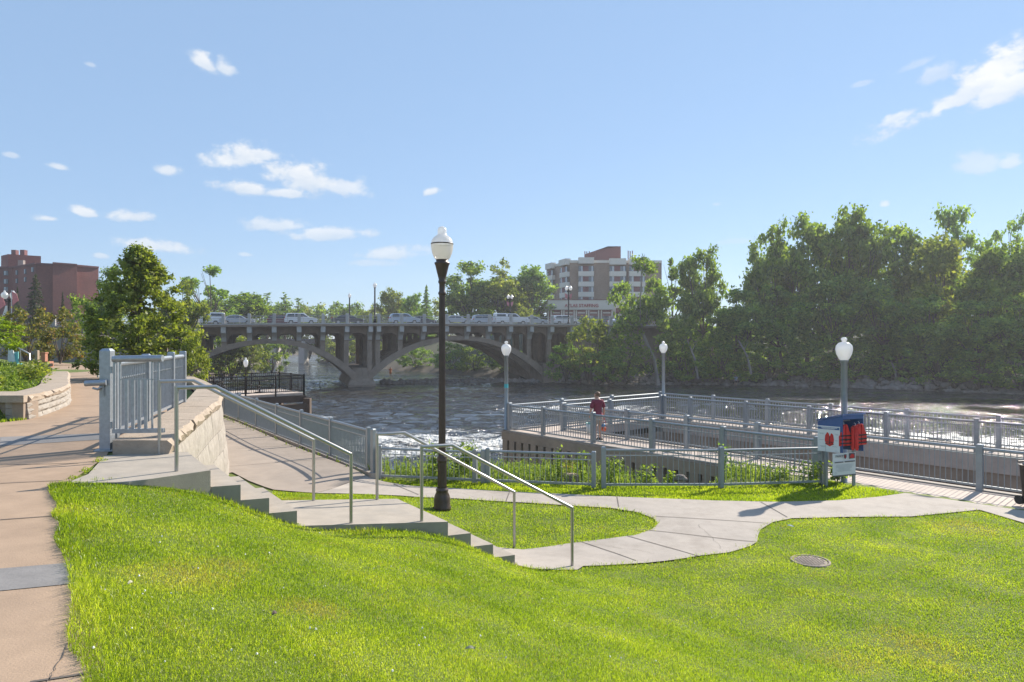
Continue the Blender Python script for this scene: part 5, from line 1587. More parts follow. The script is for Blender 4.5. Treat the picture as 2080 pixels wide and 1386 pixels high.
def make_car(kind, label, paint, loc, rz, flip=False, name=None):
    c = CARS[kind]
    o = thing(name or {'suv': 'suv', 'saloon': 'saloon_car', 'pickup': 'pickup_truck'}[kind], label, 'car' if kind != 'pickup' else 'pickup truck', loc, rz + (math.pi if flip else 0), group='cars crossing the bridge')
    H = c['H']
    B = c['body']; n = len(B)
    mb = MB()
    vs = [(x, -wcar(z, H), z) for x, z in B] + [(x, wcar(z, H), z) for x, z in B]
    mb.add(vs, [tuple(range(n)), tuple(range(2 * n - 1, n - 1, -1))] + [(i, i + n, (i + 1) % n + n, (i + 1) % n) for i in range(n)])
    b = mb.build('body', M[paint], o)
    bv = b.modifiers.new('round', 'BEVEL'); bv.width = 0.05; bv.segments = 2; bv.limit_method = 'ANGLE'; bv.angle_limit = R(25)
    wh = [(-c['L'] * 0.30, 1), (c['L'] * 0.31, 1)]
    for w_ in c['win']:
        mb = MB()
        for sg in (-1, 1):
            vs = [(x, sg * (wcar(z, H) + 0.008), z) for x, z in w_] + [(x, sg * (wcar(z, H) - 0.05), z) for x, z in w_]
            k = len(w_)
            mb.add(vs, [tuple(range(k)), tuple(range(2 * k - 1, k - 1, -1))] + [(i, (i + 1) % k, (i + 1) % k + k, i + k) for i in range(k)])
        mb.build('window', M['glass'], o)
    mb = MB()
    def zat(x, front):
        pts = B if front else B
        best = 0
        for i in range(n - 1):
            (x0, z0), (x1, z1) = B[i], B[i + 1]
            if min(x0, x1) - 1e-6 <= x <= max(x0, x1) + 1e-6 and abs(x1 - x0) > 1e-6 and min(z0, z1) > 0.7: best = max(best, z0 + (z1 - z0) * (x - x0) / (x1 - x0))
        return best
    x0, x1 = c['front']
    za, zb_ = zat(x0, 1), zat(x1, 1)
    e = 0.012
    vs = [(x0 + e, -wcar(za, H) + 0.1, za + e), (x0 + e, wcar(za, H) - 0.1, za + e), (x1 + e, wcar(zb_, H) - 0.08, zb_ + e), (x1 + e, -wcar(zb_, H) + 0.08, zb_ + e)]
    vs += [(a - 0.03, b_, c_ - 0.03) for a, b_, c_ in vs]
    mb.add(vs, [(0, 1, 2, 3), (7, 6, 5, 4), (0, 4, 5, 1), (1, 5, 6, 2), (2, 6, 7, 3), (3, 7, 4, 0)])
    mb.build('windscreen', M['glass'], o)
    for xx, _ in wh:
        for sg in (-1, 1):
            mb = MB(); mb.tube([(xx, sg * 0.62, 0.34), (xx, sg * 0.90, 0.34)], 0.34, 18); w_ = mb.build('wheel', M['tyre'], o)
            mb = MB(); mb.tube([(xx, sg * 0.88, 0.34), (xx, sg * 0.912, 0.34)], 0.2, 14); mb.build('rim', M['rim'], w_)
    L2 = c['L'] / 2
    for sg in (-1, 1):
        mb = MB(); mb.box((L2 - 0.1, sg * 0.66, 0.78), (0.24, 0.32, 0.15)); mb.build('headlight', M['headlight'], o)
        mb = MB(); mb.box((-L2 + 0.05, sg * 0.74, 0.95), (0.14, 0.16, 0.3)); mb.build('taillight', M['taillight'], o)
    return o


brz = math.atan2(BD[1], BD[0])
for kind, u, lane, paint, flip, lab, nm in (
    ('pickup', 412, -3.0, 'white_car', True, 'white pickup with canopy heading left at the left end of the bridge', None),
    ('saloon', 482, -3.0, 'silver_car', False, 'silver saloon heading right, close behind the white left-bound pickup', None),
    ('suv', 575, -9.5, 'maroon_car', False, 'dark maroon car mostly hidden behind the white SUV on the left arch', None),
    ('suv', 611, -3.0, 'white_car', False, 'white SUV heading right above the crown of the left arch', None),
    ('saloon', 706, -3.0, 'dark_car', False, 'dark saloon left of the tall bridge lamp', None),
    ('suv', 821, -3.0, 'blue_car', False, 'pale blue SUV just right of the tall bridge lamp', None),
    ('saloon', 856, -9.5, 'dark_car', False, 'low dark car behind the pale blue SUV', None),
    ('saloon', 926, -3.0, 'silver_car', False, 'silver saloon just right of the big brown lamp pole', None),
    ('suv', 987, -5.5, 'silver_car', False, 'silver SUV right behind the white pickup on the right arch', None),
    ('pickup', 1038, -3.0, 'white_car', False, 'white pickup with canopy heading right on the right arch', None),
    ('saloon', 1082, -4.5, 'silver_car', False, 'silver saloon in front of the white right-bound pickup', None),
    ('suv', 1148, -3.0, 'white_car', False, 'white car by the bridge end in front of the pale low building', None),
    ('saloon', 1262, -4.0, 'white_car', False, 'white saloon beyond the bridge end above the bank shrubs', None),
):
    k = (u - CU) / F
    q = B0 + BO * lane
    s = (k * q[1] - q[0]) / (BD[0] - k * BD[1])
    p = bp_(s, lane)
    make_car(kind, lab, paint, (p[0], p[1], bz(s) + 0.03), brz, flip, nm)

# ------------------------------------------------------------------ river dock
t = thing('river_dock', 'dark river deck with black bar railing standing on posts in the water', 'dock', (-14, 40, -3.1))
dA, dB_, dC, dD = np.array([-17.6, 36.2]), np.array([-12.4, 40.7]), np.array([-15.0, 44.0]), np.array([-20.4, 39.4])
mb = MB(); mb.prism([tuple(dA), tuple(dB_), tuple(dC), tuple(dD)], -3.22, -3.08); mb.build('deck_boards', M['deck_wood'], t, True)
mb = MB()
for a, b in ((dA, dB_), (dB_, dC), (dC, dD)): mb.bar((*a, -3.42), (*b, -3.42), 0.2, 0.38)
for k in range(1, 6): mb.bar((*(dA + (dB_ - dA) * k / 6), -3.42), (*(dD + (dC - dD) * k / 6), -3.42), 0.15, 0.36)
mb.build('deck_beam', M['timber'], t, True)
mb = MB()
e1 = (dB_ - dA) / np.linalg.norm(dB_ - dA)
pf_ = [dA + e1 * 2.2 - np.array([0, 0.3]), dB_ + e1 * 0.3 - np.array([0, 0.3])]
mb.bar((*pf_[0], -3.95), (*pf_[1], -3.95), 0.35, 0.5); mb.build('cap_beam', M['timber'], t, True)
for p in (pf_[1], dA + e1 * 4.2 - np.array([0, 0.3]), pf_[0], dC, dD):
    mb = MB(); mb.box((p[0], p[1], -5.7), (0.4, 0.4, 4.6)); mb.build('pile', M['timber'], t, True)
mb = MB(); mb.bar((*(dA + e1 * 4.2 - np.array([0, .3])), -4.75), (*pf_[1], -5.2), 0.25, 0.25); mb.build('brace', M['timber'], t, True)
for a, b in ((dA, dB_), (dB_, dC), (dC, dD)):
    L = np.linalg.norm(b - a); n = max(2, int(L / 1.7)); e = (b - a) / L
    mb = MB()
    for z_ in (0.12, 0.86, 1.05): mb.bar((*a, -3.08 + z_), (*b, -3.08 + z_), 0.045)
    k = int(L / 0.125)
    for i in range(k): p = a + (b - a) * i / k; mb.bar((*p, -2.96), (*p, -2.04), 0.02)
    mb.build('railing', M['black_metal'], t, True)
    for i in range(n + 1):
        p = a + (b - a) * i / n; mb = MB(); mb.box((p[0], p[1], -2.62), (0.075, 0.075, 1.3)); mb.build('railing_post', M['black_metal'], t, True)


def picnic_table(label, loc, rz):
    o = thing('cafe_table', label, 'table', loc, rz)
    mb = MB(); mb.lathe([(0, 0.70), (0.5, 0.70), (0.52, 0.72), (0.5, 0.74), (0, 0.74)], n=20); mb.build('tabletop', M['black_metal'], o)
    mb = MB(); mb.tube([(0, 0, 0), (0, 0, 0.7)], 0.05, 10); mb.lathe([(0, 0), (0.3, 0), (0.3, 0.03), (0.05, 0.06)], n=16); mb.build('pedestal', M['black_metal'], o)
    for k in range(3):
        an = k * 2.1 + 0.4; cx, cy = 0.78 * math.cos(an), 0.78 * math.sin(an)
        mb = MB(); mb.tube([(0, 0, 0.25), (cx * 0.9, cy * 0.9, 0.22), (cx, cy, 0.42)], 0.025, 8); mb.lathe([(0, 0.42), (0.19, 0.42), (0.19, 0.46), (0, 0.46)], c=(cx, cy, 0), n=14); mb.build('seat', M['black_metal'], o)


picnic_table('black round table with seats on the river dock, nearer its river corner', (*(dA + (dB_ - dA) * 0.72 + (dD - dA) * 0.45), -3.08), 0.3)
picnic_table('black round table with seats on the river dock, nearer the bank', (*(dA + (dB_ - dA) * 0.36 + (dD - dA) * 0.5), -3.08), 1.1)
pl_ = pier_lamp('small pale lamp on a thin dark post at the back of the river dock', (*(dD + (dC - dD) * 0.70), -3.08), 2.05)
for ch in list(pl_.children):
    if ch.name.startswith('pole'):
        ch.data.materials[0] = M['black_metal']
        for v_ in ch.data.vertices:
            v_.co.x *= 0.5; v_.co.y *= 0.5
    else:
        for v_ in [v2 for c2 in [ch] + list(ch.children) for v2 in c2.data.vertices]:
            v_.co.x *= 0.72; v_.co.y *= 0.72
t = thing('brown_bench', 'brown slatted bench back and rail at the bank end of the river dock', 'bench', (-17.0, 34.8, -3.2))
mb = MB(); mb.bar((-16.6, 36.0, -2.35), (-15.0, 34.4, -2.75), 0.1, 0.6); mb.build('backrest', M['timber'], t, True)
mb = MB(); mb.bar((-16.6, 36.1, -2.02), (-15.0, 34.5, -2.42), 0.22, 0.06); mb.build('top_board', M['timber'], t, True)
for q in ((-16.5, 36.0), (-15.1, 34.5)):
    mb = MB(); mb.box((q[0], q[1], -2.9), (0.12, 0.12, 0.9)); mb.build('leg', M['timber'], t, True)
# stick in the river
t = thing('driftwood_stick', 'thin dead branch sticking out of the river left of the bridge pier', 'branch', P(651, 788, 95.0))
mb = MB(); mb.tube([(0.05, 0, -1.2), (0, 0, -0.2), (-0.12, 0, 0.5), (0.0, 0, 1.0)], [0.08, 0.07, 0.06, 0.03], 6); mb.build('branch', M['bark'], t)


# ------------------------------------------------------------------ buildings
def facade_box(t, name, poly, z0, z1, m):
    mb = MB(); mb.prism(poly, z0, z1); return mb.build(name, m, t, True)


t = thing('apartment_block', 'six storey tan brick apartment block with pale balcony bands and maroon rooftop hut', 'building', (20, 172, 2))
# front wall line in plan, bays stand out from the brick
def fx(u, d): return P(u, 0, d)[0]
zt = 20.6
pl_front = [(1080 + x / 6.93) for x in (540, 655, 870, 1090, 1320, 1365, 1590)]
D0 = 172.0
facade_box(t, 'wall', [(fx(1158, D0), D0), (fx(1345, D0), D0 + 0.5), (fx(1345, D0), D0 + 30), (fx(1110, 187) + 3, D0 + 32), (fx(1110, 187), 187)], 2, zt - 0.9, M['tan_brick'])
rows = [zt - 3.1 - 2.58 * k for k in range(6)]


def bay(t, p0, p1, out, ztop, rows, mats_):
    p0 = np.array(p0); p1 = np.array(p1); e = (p1 - p0) / np.linalg.norm(p1 - p0); n_ = np.array([e[1], -e[0]])
    q = [p0 + n_ * 0.0, p0 + n_ * out, p1 + n_ * out, p1 - n_ * 0.0]
    W = np.linalg.norm(p1 - p0)
    mb = MB(); mb.prism([tuple(a) for a in (p0 - n_ * 0.3, p0 + n_ * (out + 0.25), p1 + n_ * (out + 0.25), p1 - n_ * 0.3)], ztop - 1.55, ztop); mb.build('parapet', M['stucco'], t, True)
    mb = MB()
    last = rows[-1]
    for i, z_ in enumerate(rows):
        mb.prism([tuple(a) for a in (p0 - n_ * 0.3, p0 + n_ * out, p1 + n_ * out, p1 - n_ * 0.3)], z_ - 1.24, z_ - 0.02)
    mb.build('spandrel', M['stucco'], t, True)
    for z_ in rows:
        mb = MB()
        def pane(a, b, mi, off): mb.bar((*(p0 + e * (W * (a + b) / 2) + n_ * (out - 0.25 + off)), z_ + 0.02), (*(p0 + e * (W * (a + b) / 2) + n_ * (out - 0.25 + off)), z_ + 1.3), 0.04, 0.04) if False else mb.box((*(p0 + e * (W * (a + b) / 2) + n_ * (out - 0.25 + off)), z_ + 0.66), (W * (b - a), 0.06, 1.30), math.atan2(e[1], e[0]), mi)
        fr = mb
        if W > 3:
            pane(0.0, 0.16, 0, 0); pane(0.16, 0.28, 1, 0.02); pane(0.28, 0.66, 2, 0.05); pane(0.66, 0.84, 0, 0); pane(0.84, 0.95, 1, 0.02); pane(0.95, 1.0, 0, 0)
        else:
            pane(0.0, 0.2, 1, 0.02); pane(0.2, 0.85, 0, 0); pane(0.85, 1.0, 1, 0.02)
        mb.build('window', [M['win_dark'], M['curtain'], M['shutter']], t, True)


for i, j in ((1, 2), (3, 4), (5, 6)):
    bay(t, (fx(pl_front[i], D0), D0 - 0.05), (fx(pl_front[j], D0), D0 - 0.05), 0.9, zt + (0.35 if i == 1 else 0.1), rows, None)
def lf(x): # left face
    f_ = (540 - x) / (540 - 205); u0, d0, u1, d1 = 1158, 172, 1110, 187
    a = np.array([fx(u0, d0), d0]); b = np.array([fx(u1, d1), d1]); return a + (b - a) * min(1, f_ * 1.0)
for a, b in ((535, 440), (335, 245)):
    bay(t, tuple(lf(b)), tuple(lf(a)), 0.9, zt + 0.2, rows, None)
mb = MB(); mb.prism([(fx(1158, D0) - .1, D0 - 0.12), (fx(1345, D0), D0 + 0.3), (fx(1345, D0), D0 + 5), (fx(1110, 187), 187 + 2), (fx(1110, 187) - 0.1, 186.9)], zt - 0.9, zt - 0.25); mb.build('roof_band', M['stucco'], t, True)
rh = [P(u, 0, d) for u, d in ((1187, 183), (1210, 178), (1235, 178), (1261, 178), (1261, 190), (1187, 190))]
mb = MB(); mb.prism([(p[0], p[1]) for p in rh], zt - 0.5, [23.2, 23.6, 24.7, 24.7, 24.7, 23.2]); mb.build('rooftop_hut', M['penthouse'], t, True)
for u, d in ((1276, 176), (1280, 176.5), (1284.5, 176), (1188, 177), (1192, 177.5), (1197, 177)):
    x = fx(u, d); mb = MB(); mb.box((x, d, zt + 1.6), (0.22, 0.2, 2.2)); mb.box((x, d + 0.25, zt + 1.0), (0.12, 0.12, 3.0)); mb.build('roof_antenna', M['penthouse'], t, True)

t = thing('staffing_office', 'low pale building with wide fascia lettered ATLAS STAFFING and pinkish brick front', 'building', (15, 150, 2.5))
D1 = 150.0
zf1, zf0 = 9.0, 6.9
xa, xb = fx(1113, D1), fx(1247, D1)
mb = MB(); mb.prism([(xa, D1), (xb, D1), (xb, D1 + 12), (xa, D1 + 12)], zf0, zf1); mb.build('fascia', M['stucco'], t, True)
mb = MB(); mb.prism([(xa - .1, D1 - .1), (xb + .2, D1 - .1), (xb + .2, D1 + 12), (xa - .1, D1 + 12)], zf1 + .003, zf1 + 0.13); mb.build('roof_edge', M['shutter'], t, True)
mb = MB(); mb.prism([(xa + .3, D1 + 0.4), (xb - .2, D1 + 0.4), (xb - .2, D1 + 11), (xa + .3, D1 + 11)], 2, zf0 - 0.003); mb.build('wall', M['pink_brick'], t, True)
mb = MB()
for x_ in (235, 275, 425, 455, 600, 630, 775, 805, 945, 985, 1135): x = fx(1080 + x_ / 6.93, D1); mb.box((x, D1 + 0.36, 4.9), (0.28, 0.2, 3.8))
mb.build('pilaster', M['stucco'], t, True)
for a, b in ((285, 410), (465, 590), (640, 765), (815, 935), (995, 1125)):
    x0, x1 = fx(1080 + a / 6.93, D1), fx(1080 + b / 6.93, D1)
    mb = MB(); mb.box(((x0 + x1) / 2, D1 + 0.37, 6.2), ((x1 - x0) * 0.8, 0.08, 0.22)); mb.build('panel_strip', M['stucco'], t, True)
    mb = MB(); mb.box(((x0 + x1) / 2, D1 + 0.38, 4.0), (x1 - x0, 0.08, 2.9)); mb.build('window', M['win_dark'], t, True)
text('ATLAS STAFFING', 0.98, (fx(1181.5, D1), D1 - 0.09, 7.75), (1, 0, 0), (0, 0, 1), M['red_letter'], 'sign_lettering', t, 0.06)
mb = MB(); q = [(fx(1085, 141), 141), (xa, D1), (xa, D1 + 8), (fx(1085, 141) - 2, 149)]
q = [(fx(1080, 158), 158), (xa - .05, D1 + .1), (xa - .05, D1 + 9), (fx(1080, 158), 166)]
mb.prism(q, [5.6, 6.6, 6.6, 5.6], [6.9, 8.3, 8.3, 6.9]); mb.build('side_canopy', M['stucco'], t, True)
mb = MB(); mb.prism([(fx(1086, 160), 160), (xa - .05, D1 + 1.5), (xa - .05, D1 + 9), (fx(1086, 160), 166)], 2, 5.6); mb.build('side_wall', M['win_dark'], t, True)
t = thing('white_annexe', 'white panelled annexe with maroon shutters at the right of the low pale building', 'building', (26, 158, 2))
mb = MB(); x0, x1 = fx(1246, 158), fx(1272, 158); mb.prism([(x0, 158), (x1 + 3, 158), (x1 + 3, 166), (x0, 166)], 2, 9.6); mb.build('wall', M['stucco'], t, True)
mb = MB(); mb.box(((x0 + x1) / 2 + .2, 157.97, 7.0), ((x1 - x0) * 0.75, 0.1, 1.25)); mb.build('window', M['shutter'], t, True)

t = thing('brick_block', 'large red brick institutional block with few windows at the left edge', 'building', (-90, 132, -1))
D2 = 132.0
def bx2(u, d): return P(u, 0, d)[0]
def zz(v, d): return -(v - CV) / F * d
# crop scale 9.9 px per pixel, origin (0,500)
zb1 = 15.2
def blk(nm, pts, z0_, z1_): mb = MB(); mb.prism([(bx2(u, d), d) for u, d in pts], z0_, z1_); return mb.build(nm, M['red_brick'], t, True)
blk('front_wing', [(-60, 141), (26, 141), (72, 134), (72, 175), (-60, 175)], -2, zb1)
blk('middle_wall', [(72.3, 134.2), (108, 135.6), (108, 175), (72.3, 175)], -2, zb1 + 0.02)
blk('side_wall', [(107, 133.2), (156, 136.3), (156, 175), (107, 175)], -2, zb1 + 0.08)
blk('end_wall', [(155, 137.6), (200, 141), (200, 175), (155, 175)], -2, zb1 - 0.12)
blk('upper_storey', [(2, 153), (16, 150), (83, 153.6), (83, 172), (2, 172)], zb1 - 1, 19.1)
mb = MB()
for a, b in (((-60, 140.9), (26, 140.9)), ((26, 140.9), (72, 133.9)), ((72, 134.1), (107, 135.5)), ((107, 133.1), (156, 136.2)), ((156, 137.5), (200, 140.9))):
    mb.bar((bx2(*a), a[1], zb1 + 0.0), (bx2(*b), b[1], zb1 + 0.0), 0.3, 0.35)
mb.build('parapet_cap', M['penthouse'], t, True)
for u in (17, 35): x, y, z = P(u, 514, 152); mb = MB(); mb.box((x, y + 2, 19.6), (1.0, 1.0, 1.8)); mb.build('vent_stack', M['penthouse'], t, True)
ex_ = math.atan2(134 - 141, bx2(72, 134) - bx2(26, 141))
for u, v, w in ((12, 555, 0.85), (12, 572, 0.85), (12, 588, 0.85), (35, 554, 0.85), (35, 571, 0.85), (52, 552, 0.9), (52, 568, 0.9), (67, 548, 0.9)):
    if u < 20: d = 140.95; rz_ = 0
    else:
        f_ = (u - 26) / 46.0; d = 141 - 7 * f_ - 0.05; rz_ = ex_
    x, y, z = P(u, v, d)
    mb = MB(); mb.box((x, y, z), (w, 0.25, 0.95), rz_); w_ = mb.build('window', M['win_dark'], t, True)
    mb = MB(); mb.box((x - 0.1, y - 0.03, z), (w * 0.3, 0.29, 0.85), rz_); mb.build('curtain', M['curtain'], w_, True)
x, y, z = P(43.5, 537, 150.8); mb = MB(); mb.box((x, y, z), (1.1, 0.8, 1.7), 0.1); mb.build('plant_screen', M['grey_wall'], t, True)
#PART5

# ------------------------------------------------------------------ people
def skin_mesh(name, verts, edges, radii, m, parent, root=0, sub=2):
    me = bpy.data.meshes.new('tmp'); me.from_pydata(verts, edges, []); me.update()
    o = bpy.data.objects.new('tmp', me); COL.objects.link(o)
    o.modifiers.new('skin', 'SKIN').use_smooth_shade = True
    for i, r in enumerate(radii):
        sv = me.skin_vertices[0].data[i]
        sv.radius = (r, r) if not isinstance(r, tuple) else r
        sv.use_root = (i == root)
    sb = o.modifiers.new('sub', 'SUBSURF'); sb.levels = sub; sb.render_levels = sub
    bpy.context.view_layer.update()
    m2 = bpy.data.meshes.new_from_object(o.evaluated_get(bpy.context.evaluated_depsgraph_get()))
    bpy.data.objects.remove(o)
    m2.name = name
    m2.materials.clear(); m2.materials.append(m)
    m2.polygons.foreach_set('use_smooth', [True] * len(m2.polygons))
    ob = bpy.data.objects.new(name, m2); COL.objects.link(ob); ob.parent = parent
    return ob


def person(label, loc, rz, shirt, shorts, scale=1.0, head_turn=0.5):
    o = thing('person', label, 'person', loc, rz)
    o.scale = (scale,) * 3
    V, E, Rr = [], [], []
    def add(p, r, prev=None):
        V.append(p); Rr.append(r)
        if prev is not None: E.append((prev, len(V) - 1))
        return len(V) - 1
    pel = add((0, 0, 0.95), 0.135)
    wa = add((0, 0.01, 1.08), 0.125, pel); chs = add((0, 0.01, 1.29), 0.135, wa); nb_ = add((0, 0.0, 1.44), 0.085, chs)
    nk = add((-0.005, 0.02, 1.52), 0.055, nb_); hd0 = add((-0.01, 0.04, 1.585), 0.072, nk); hd1 = add((-0.012, 0.045, 1.66), 0.088, hd0); add((-0.012, 0.04, 1.725), 0.058, hd1)
    fx_, fy_ = -math.sin(head_turn), math.cos(head_turn)
    add((-0.012 + 0.115 * fx_, 0.045 + 0.115 * fy_, 1.635), 0.012, hd1)                   # nose
    add((-0.012 + 0.075 * fx_, 0.04 + 0.075 * fy_, 1.575), 0.03, hd0)                      # chin
    for sg in (-1, 1):
        add((-0.012 + sg * 0.098 * fy_, 0.045 + sg * 0.098 * -fx_ * -1 * -1, 1.645), 0.016, hd1)   # ear
        sh_ = add((sg * 0.19, 0.0, 1.41), 0.062, nb_); el_ = add((sg * 0.265, 0.0, 1.13), 0.045, sh_); wr = add((sg * 0.285, 0.06, 0.89), 0.03, el_)
        pa = add((sg * 0.287, 0.075, 0.83), (0.022, 0.038), wr)
        for k, (yy, ln) in enumerate(((0.105, 0.060), (0.085, 0.070), (0.065, 0.066), (0.045, 0.052))):
            a = add((sg * 0.287, yy, 0.80), 0.0095, pa); b = add((sg * 0.275, yy + 0.005, 0.80 - ln * 0.6), 0.0085, a); add((sg * 0.250, yy + 0.004, 0.80 - ln * 0.55), 0.008, b)
        a = add((sg * 0.268, 0.108, 0.845), 0.010, pa); add((sg * 0.250, 0.118, 0.81), 0.009, a)
        hp = add((sg * 0.095, 0.0, 0.88), 0.105, pel); kn = add((sg * 0.11, 0.03 * sg + 0.02, 0.49), 0.06, hp); ca = add((sg * 0.112, 0.02 * sg - 0.01, 0.33), 0.055, kn); an = add((sg * 0.115, 0.03 * sg - 0.02, 0.075), 0.036, ca)
        add((sg * 0.125, 0.03 * sg + 0.12, 0.035), 0.034, an)
    skin_mesh('body', V, E, Rr, M['skin'], o, 0)
    # clothes over the body
    V, E, Rr = [], [], []
    a = add((0, 0, 0.93), (0.175, 0.14)); b = add((0, 0.0, 1.08), (0.165, 0.14), a); c = add((0, 0.005, 1.28), (0.185, 0.145), b); d = add((0, 0.0, 1.42), (0.12, 0.095), c); add((0, 0.01, 1.475), 0.068, d)
    for sg in (-1, 1):
        s1 = add((sg * 0.17, 0, 1.41), 0.088, d); s2 = add((sg * 0.225, 0, 1.28), 0.082, s1); add((sg * 0.262, 0.0, 1.15), 0.078, s2)
    skin_mesh('shirt', V, E, Rr, M[shirt], o, 1)
    V, E, Rr = [], [], []
    a = add((0, 0, 0.96), (0.165, 0.13)); b = add((0, 0, 0.88), (0.17, 0.14), a)
    for sg in (-1, 1):
        c = add((sg * 0.10, 0.005, 0.76), 0.108, b); add((sg * 0.112, 0.02 * sg + 0.012, 0.52), 0.098, c)
    skin_mesh('shorts', V, E, Rr, M[shorts], o, 0)
    mb = MB(); mb.lathe([(0.088, -0.075), (0.1, -0.03), (0.102, 0.01), (0.092, 0.05), (0.065, 0.08), (0.03, 0.092), (0, 0.094)], c=(-0.012 - 0.028 * fx_, 0.045 - 0.028 * fy_, 1.678), n=16); mb.build('hair', M['hair'], o)
    for sg in (-1, 1):
        mb = MB(); mb.rbox((sg * 0.125, 0.03 * sg + 0.05, 0.04), (0.10, 0.27, 0.09), 0.03, 0.1 * sg); mb.build('shoe', M['black'], o)
    for sg in (-1, 1):
        mb = MB(); mb.lathe([(0, -0.008), (0.008, 0), (0, 0.008)], c=(-0.012 + 0.083 * fx_ + sg * 0.034 * fy_, 0.045 + 0.083 * fy_ + sg * 0.034 * fx_ * -1 * -1, 1.655), n=8); mb.build('eye', M['black'], o)
    return o


px_, py_, _ = P(1214, 0, 24.96)
person('person in maroon shirt and tan shorts on the pier walkway, holding a white bucket', (px_, py_, DECK_Z), 0.35, 'shirt', 'shorts', 1.0, 0.75)
ca, sa = math.cos(0.35), math.sin(0.35)
def hand(sg): return (px_ + ca * sg * 0.275 - sa * 0.08, py_ + sa * sg * 0.275 + ca * 0.08)
hx, hy = hand(-1)
t = thing('bucket', 'white bucket with teal rim carried in the left hand of the person on the walkway', 'bucket', (hx, hy, DECK_Z + 0.26), 0.35)
mb = MB(); mb.lathe([(0, 0), (0.12, 0.0), (0.145, 0.36), (0.135, 0.36), (0.112, 0.02), (0, 0.02)], n=20); mb.build('body', M['white'], t)
mb = MB(); mb.lathe([(0.145, 0.335), (0.155, 0.345), (0.155, 0.375), (0.14, 0.375), (0.135, 0.36)], n=20); mb.build('rim', M['teal'], t)
mb = MB(); mb.tube([(-0.15, 0, 0.35), (-0.11, 0, 0.46), (0, 0, 0.52), (0.11, 0, 0.46), (0.15, 0, 0.35)], 0.006, 6); mb.build('handle', M['teal'], t)
hx, hy = hand(1)
t = thing('net_bag', 'net bag of blue and orange toys held by the person in the maroon shirt', 'bag', (hx + 0.02, hy, DECK_Z + 0.30), 0.35)
mb = MB(); mb.lathe([(0, 0), (0.09, 0.03), (0.10, 0.10), (0.07, 0.15), (0, 0.16)], n=14); mb.build('orange_toy', M['orange'], t)
mb = MB(); mb.lathe([(0, 0.16), (0.07, 0.17), (0.075, 0.27), (0, 0.28)], c=(-0.03, 0, 0), n=12); mb.build('blue_toy', M['toy_blue'], t)
mb = MB()
for k in range(9):
    an = 2 * math.pi * k / 9; mb.tube([(0.02 * math.cos(an), 0.02 * math.sin(an), 0.50), (0.09 * math.cos(an), 0.09 * math.sin(an), 0.30), (0.115 * math.cos(an), 0.115 * math.sin(an), 0.08), (0.03 * math.cos(an), 0.03 * math.sin(an), -0.01)], 0.004, 5)
mb.build('netting', M['red'], t)
x, y, z = P(1500, 787, 99.0); zg = float(ground_z(np.array([x]), np.array([y + 1.2]))[0])
person('small distant person in pale blue top standing on the far rocky bank', (x, y + 1.2, max(zg, WATER_Z - 0.1)), 2.6, 'pale_blue_cloth', 'belt', 1.0, 0.2)
x, y, z = P(793, 0, 121.0)
person('small distant person in orange clothes under the right arch of the bridge', (x, y, -6.35), 2.9, 'orange_cloth', 'orange_cloth', 1.0, 0.2)

# ------------------------------------------------------------------ trees
def leaf_cloud(clumps, per, ls, seed, up=0.25, outc=None, shell=0.55):
    """diamond leaves scattered through clumps; (n,4,3) quads"""
    r = np.random.default_rng(seed)
    C = np.array([c[:3] for c in clumps]); RR = np.array([c[3] for c in clumps])
    flat_ = np.array([c[4] if len(c) > 4 else 0.8 for c in clumps])
    w = RR ** 2; w = w / w.sum()
    n = per * len(clumps)
    k = r.choice(len(clumps), n, p=w)
    d = r.normal(size=(n, 3)); d /= np.linalg.norm(d, axis=1)[:, None]
    rad = np.minimum(np.abs(r.normal(size=n)) * 0.45 + 0.12 * shell + r.random(n) * 0.4, 1.12)
    off = d * (RR[k] * rad)[:, None]; off[:, 2] *= flat_[k]
    p = C[k] + off
    nrm = d * 0.3 + r.normal(size=(n, 3)) * 0.7 + np.array([0, 0, up]); nrm /= np.linalg.norm(nrm, axis=1)[:, None]
    a = np.cross(nrm, r.normal(size=(n, 3))); a /= np.linalg.norm(a, axis=1)[:, None]
    b = np.cross(nrm, a)
    s = ls * r.uniform(0.6, 1.45, n)[:, None]
    return np.stack([p - a * s, p + b * s * 0.55, p + a * s, p - b * s * 0.55], 1)


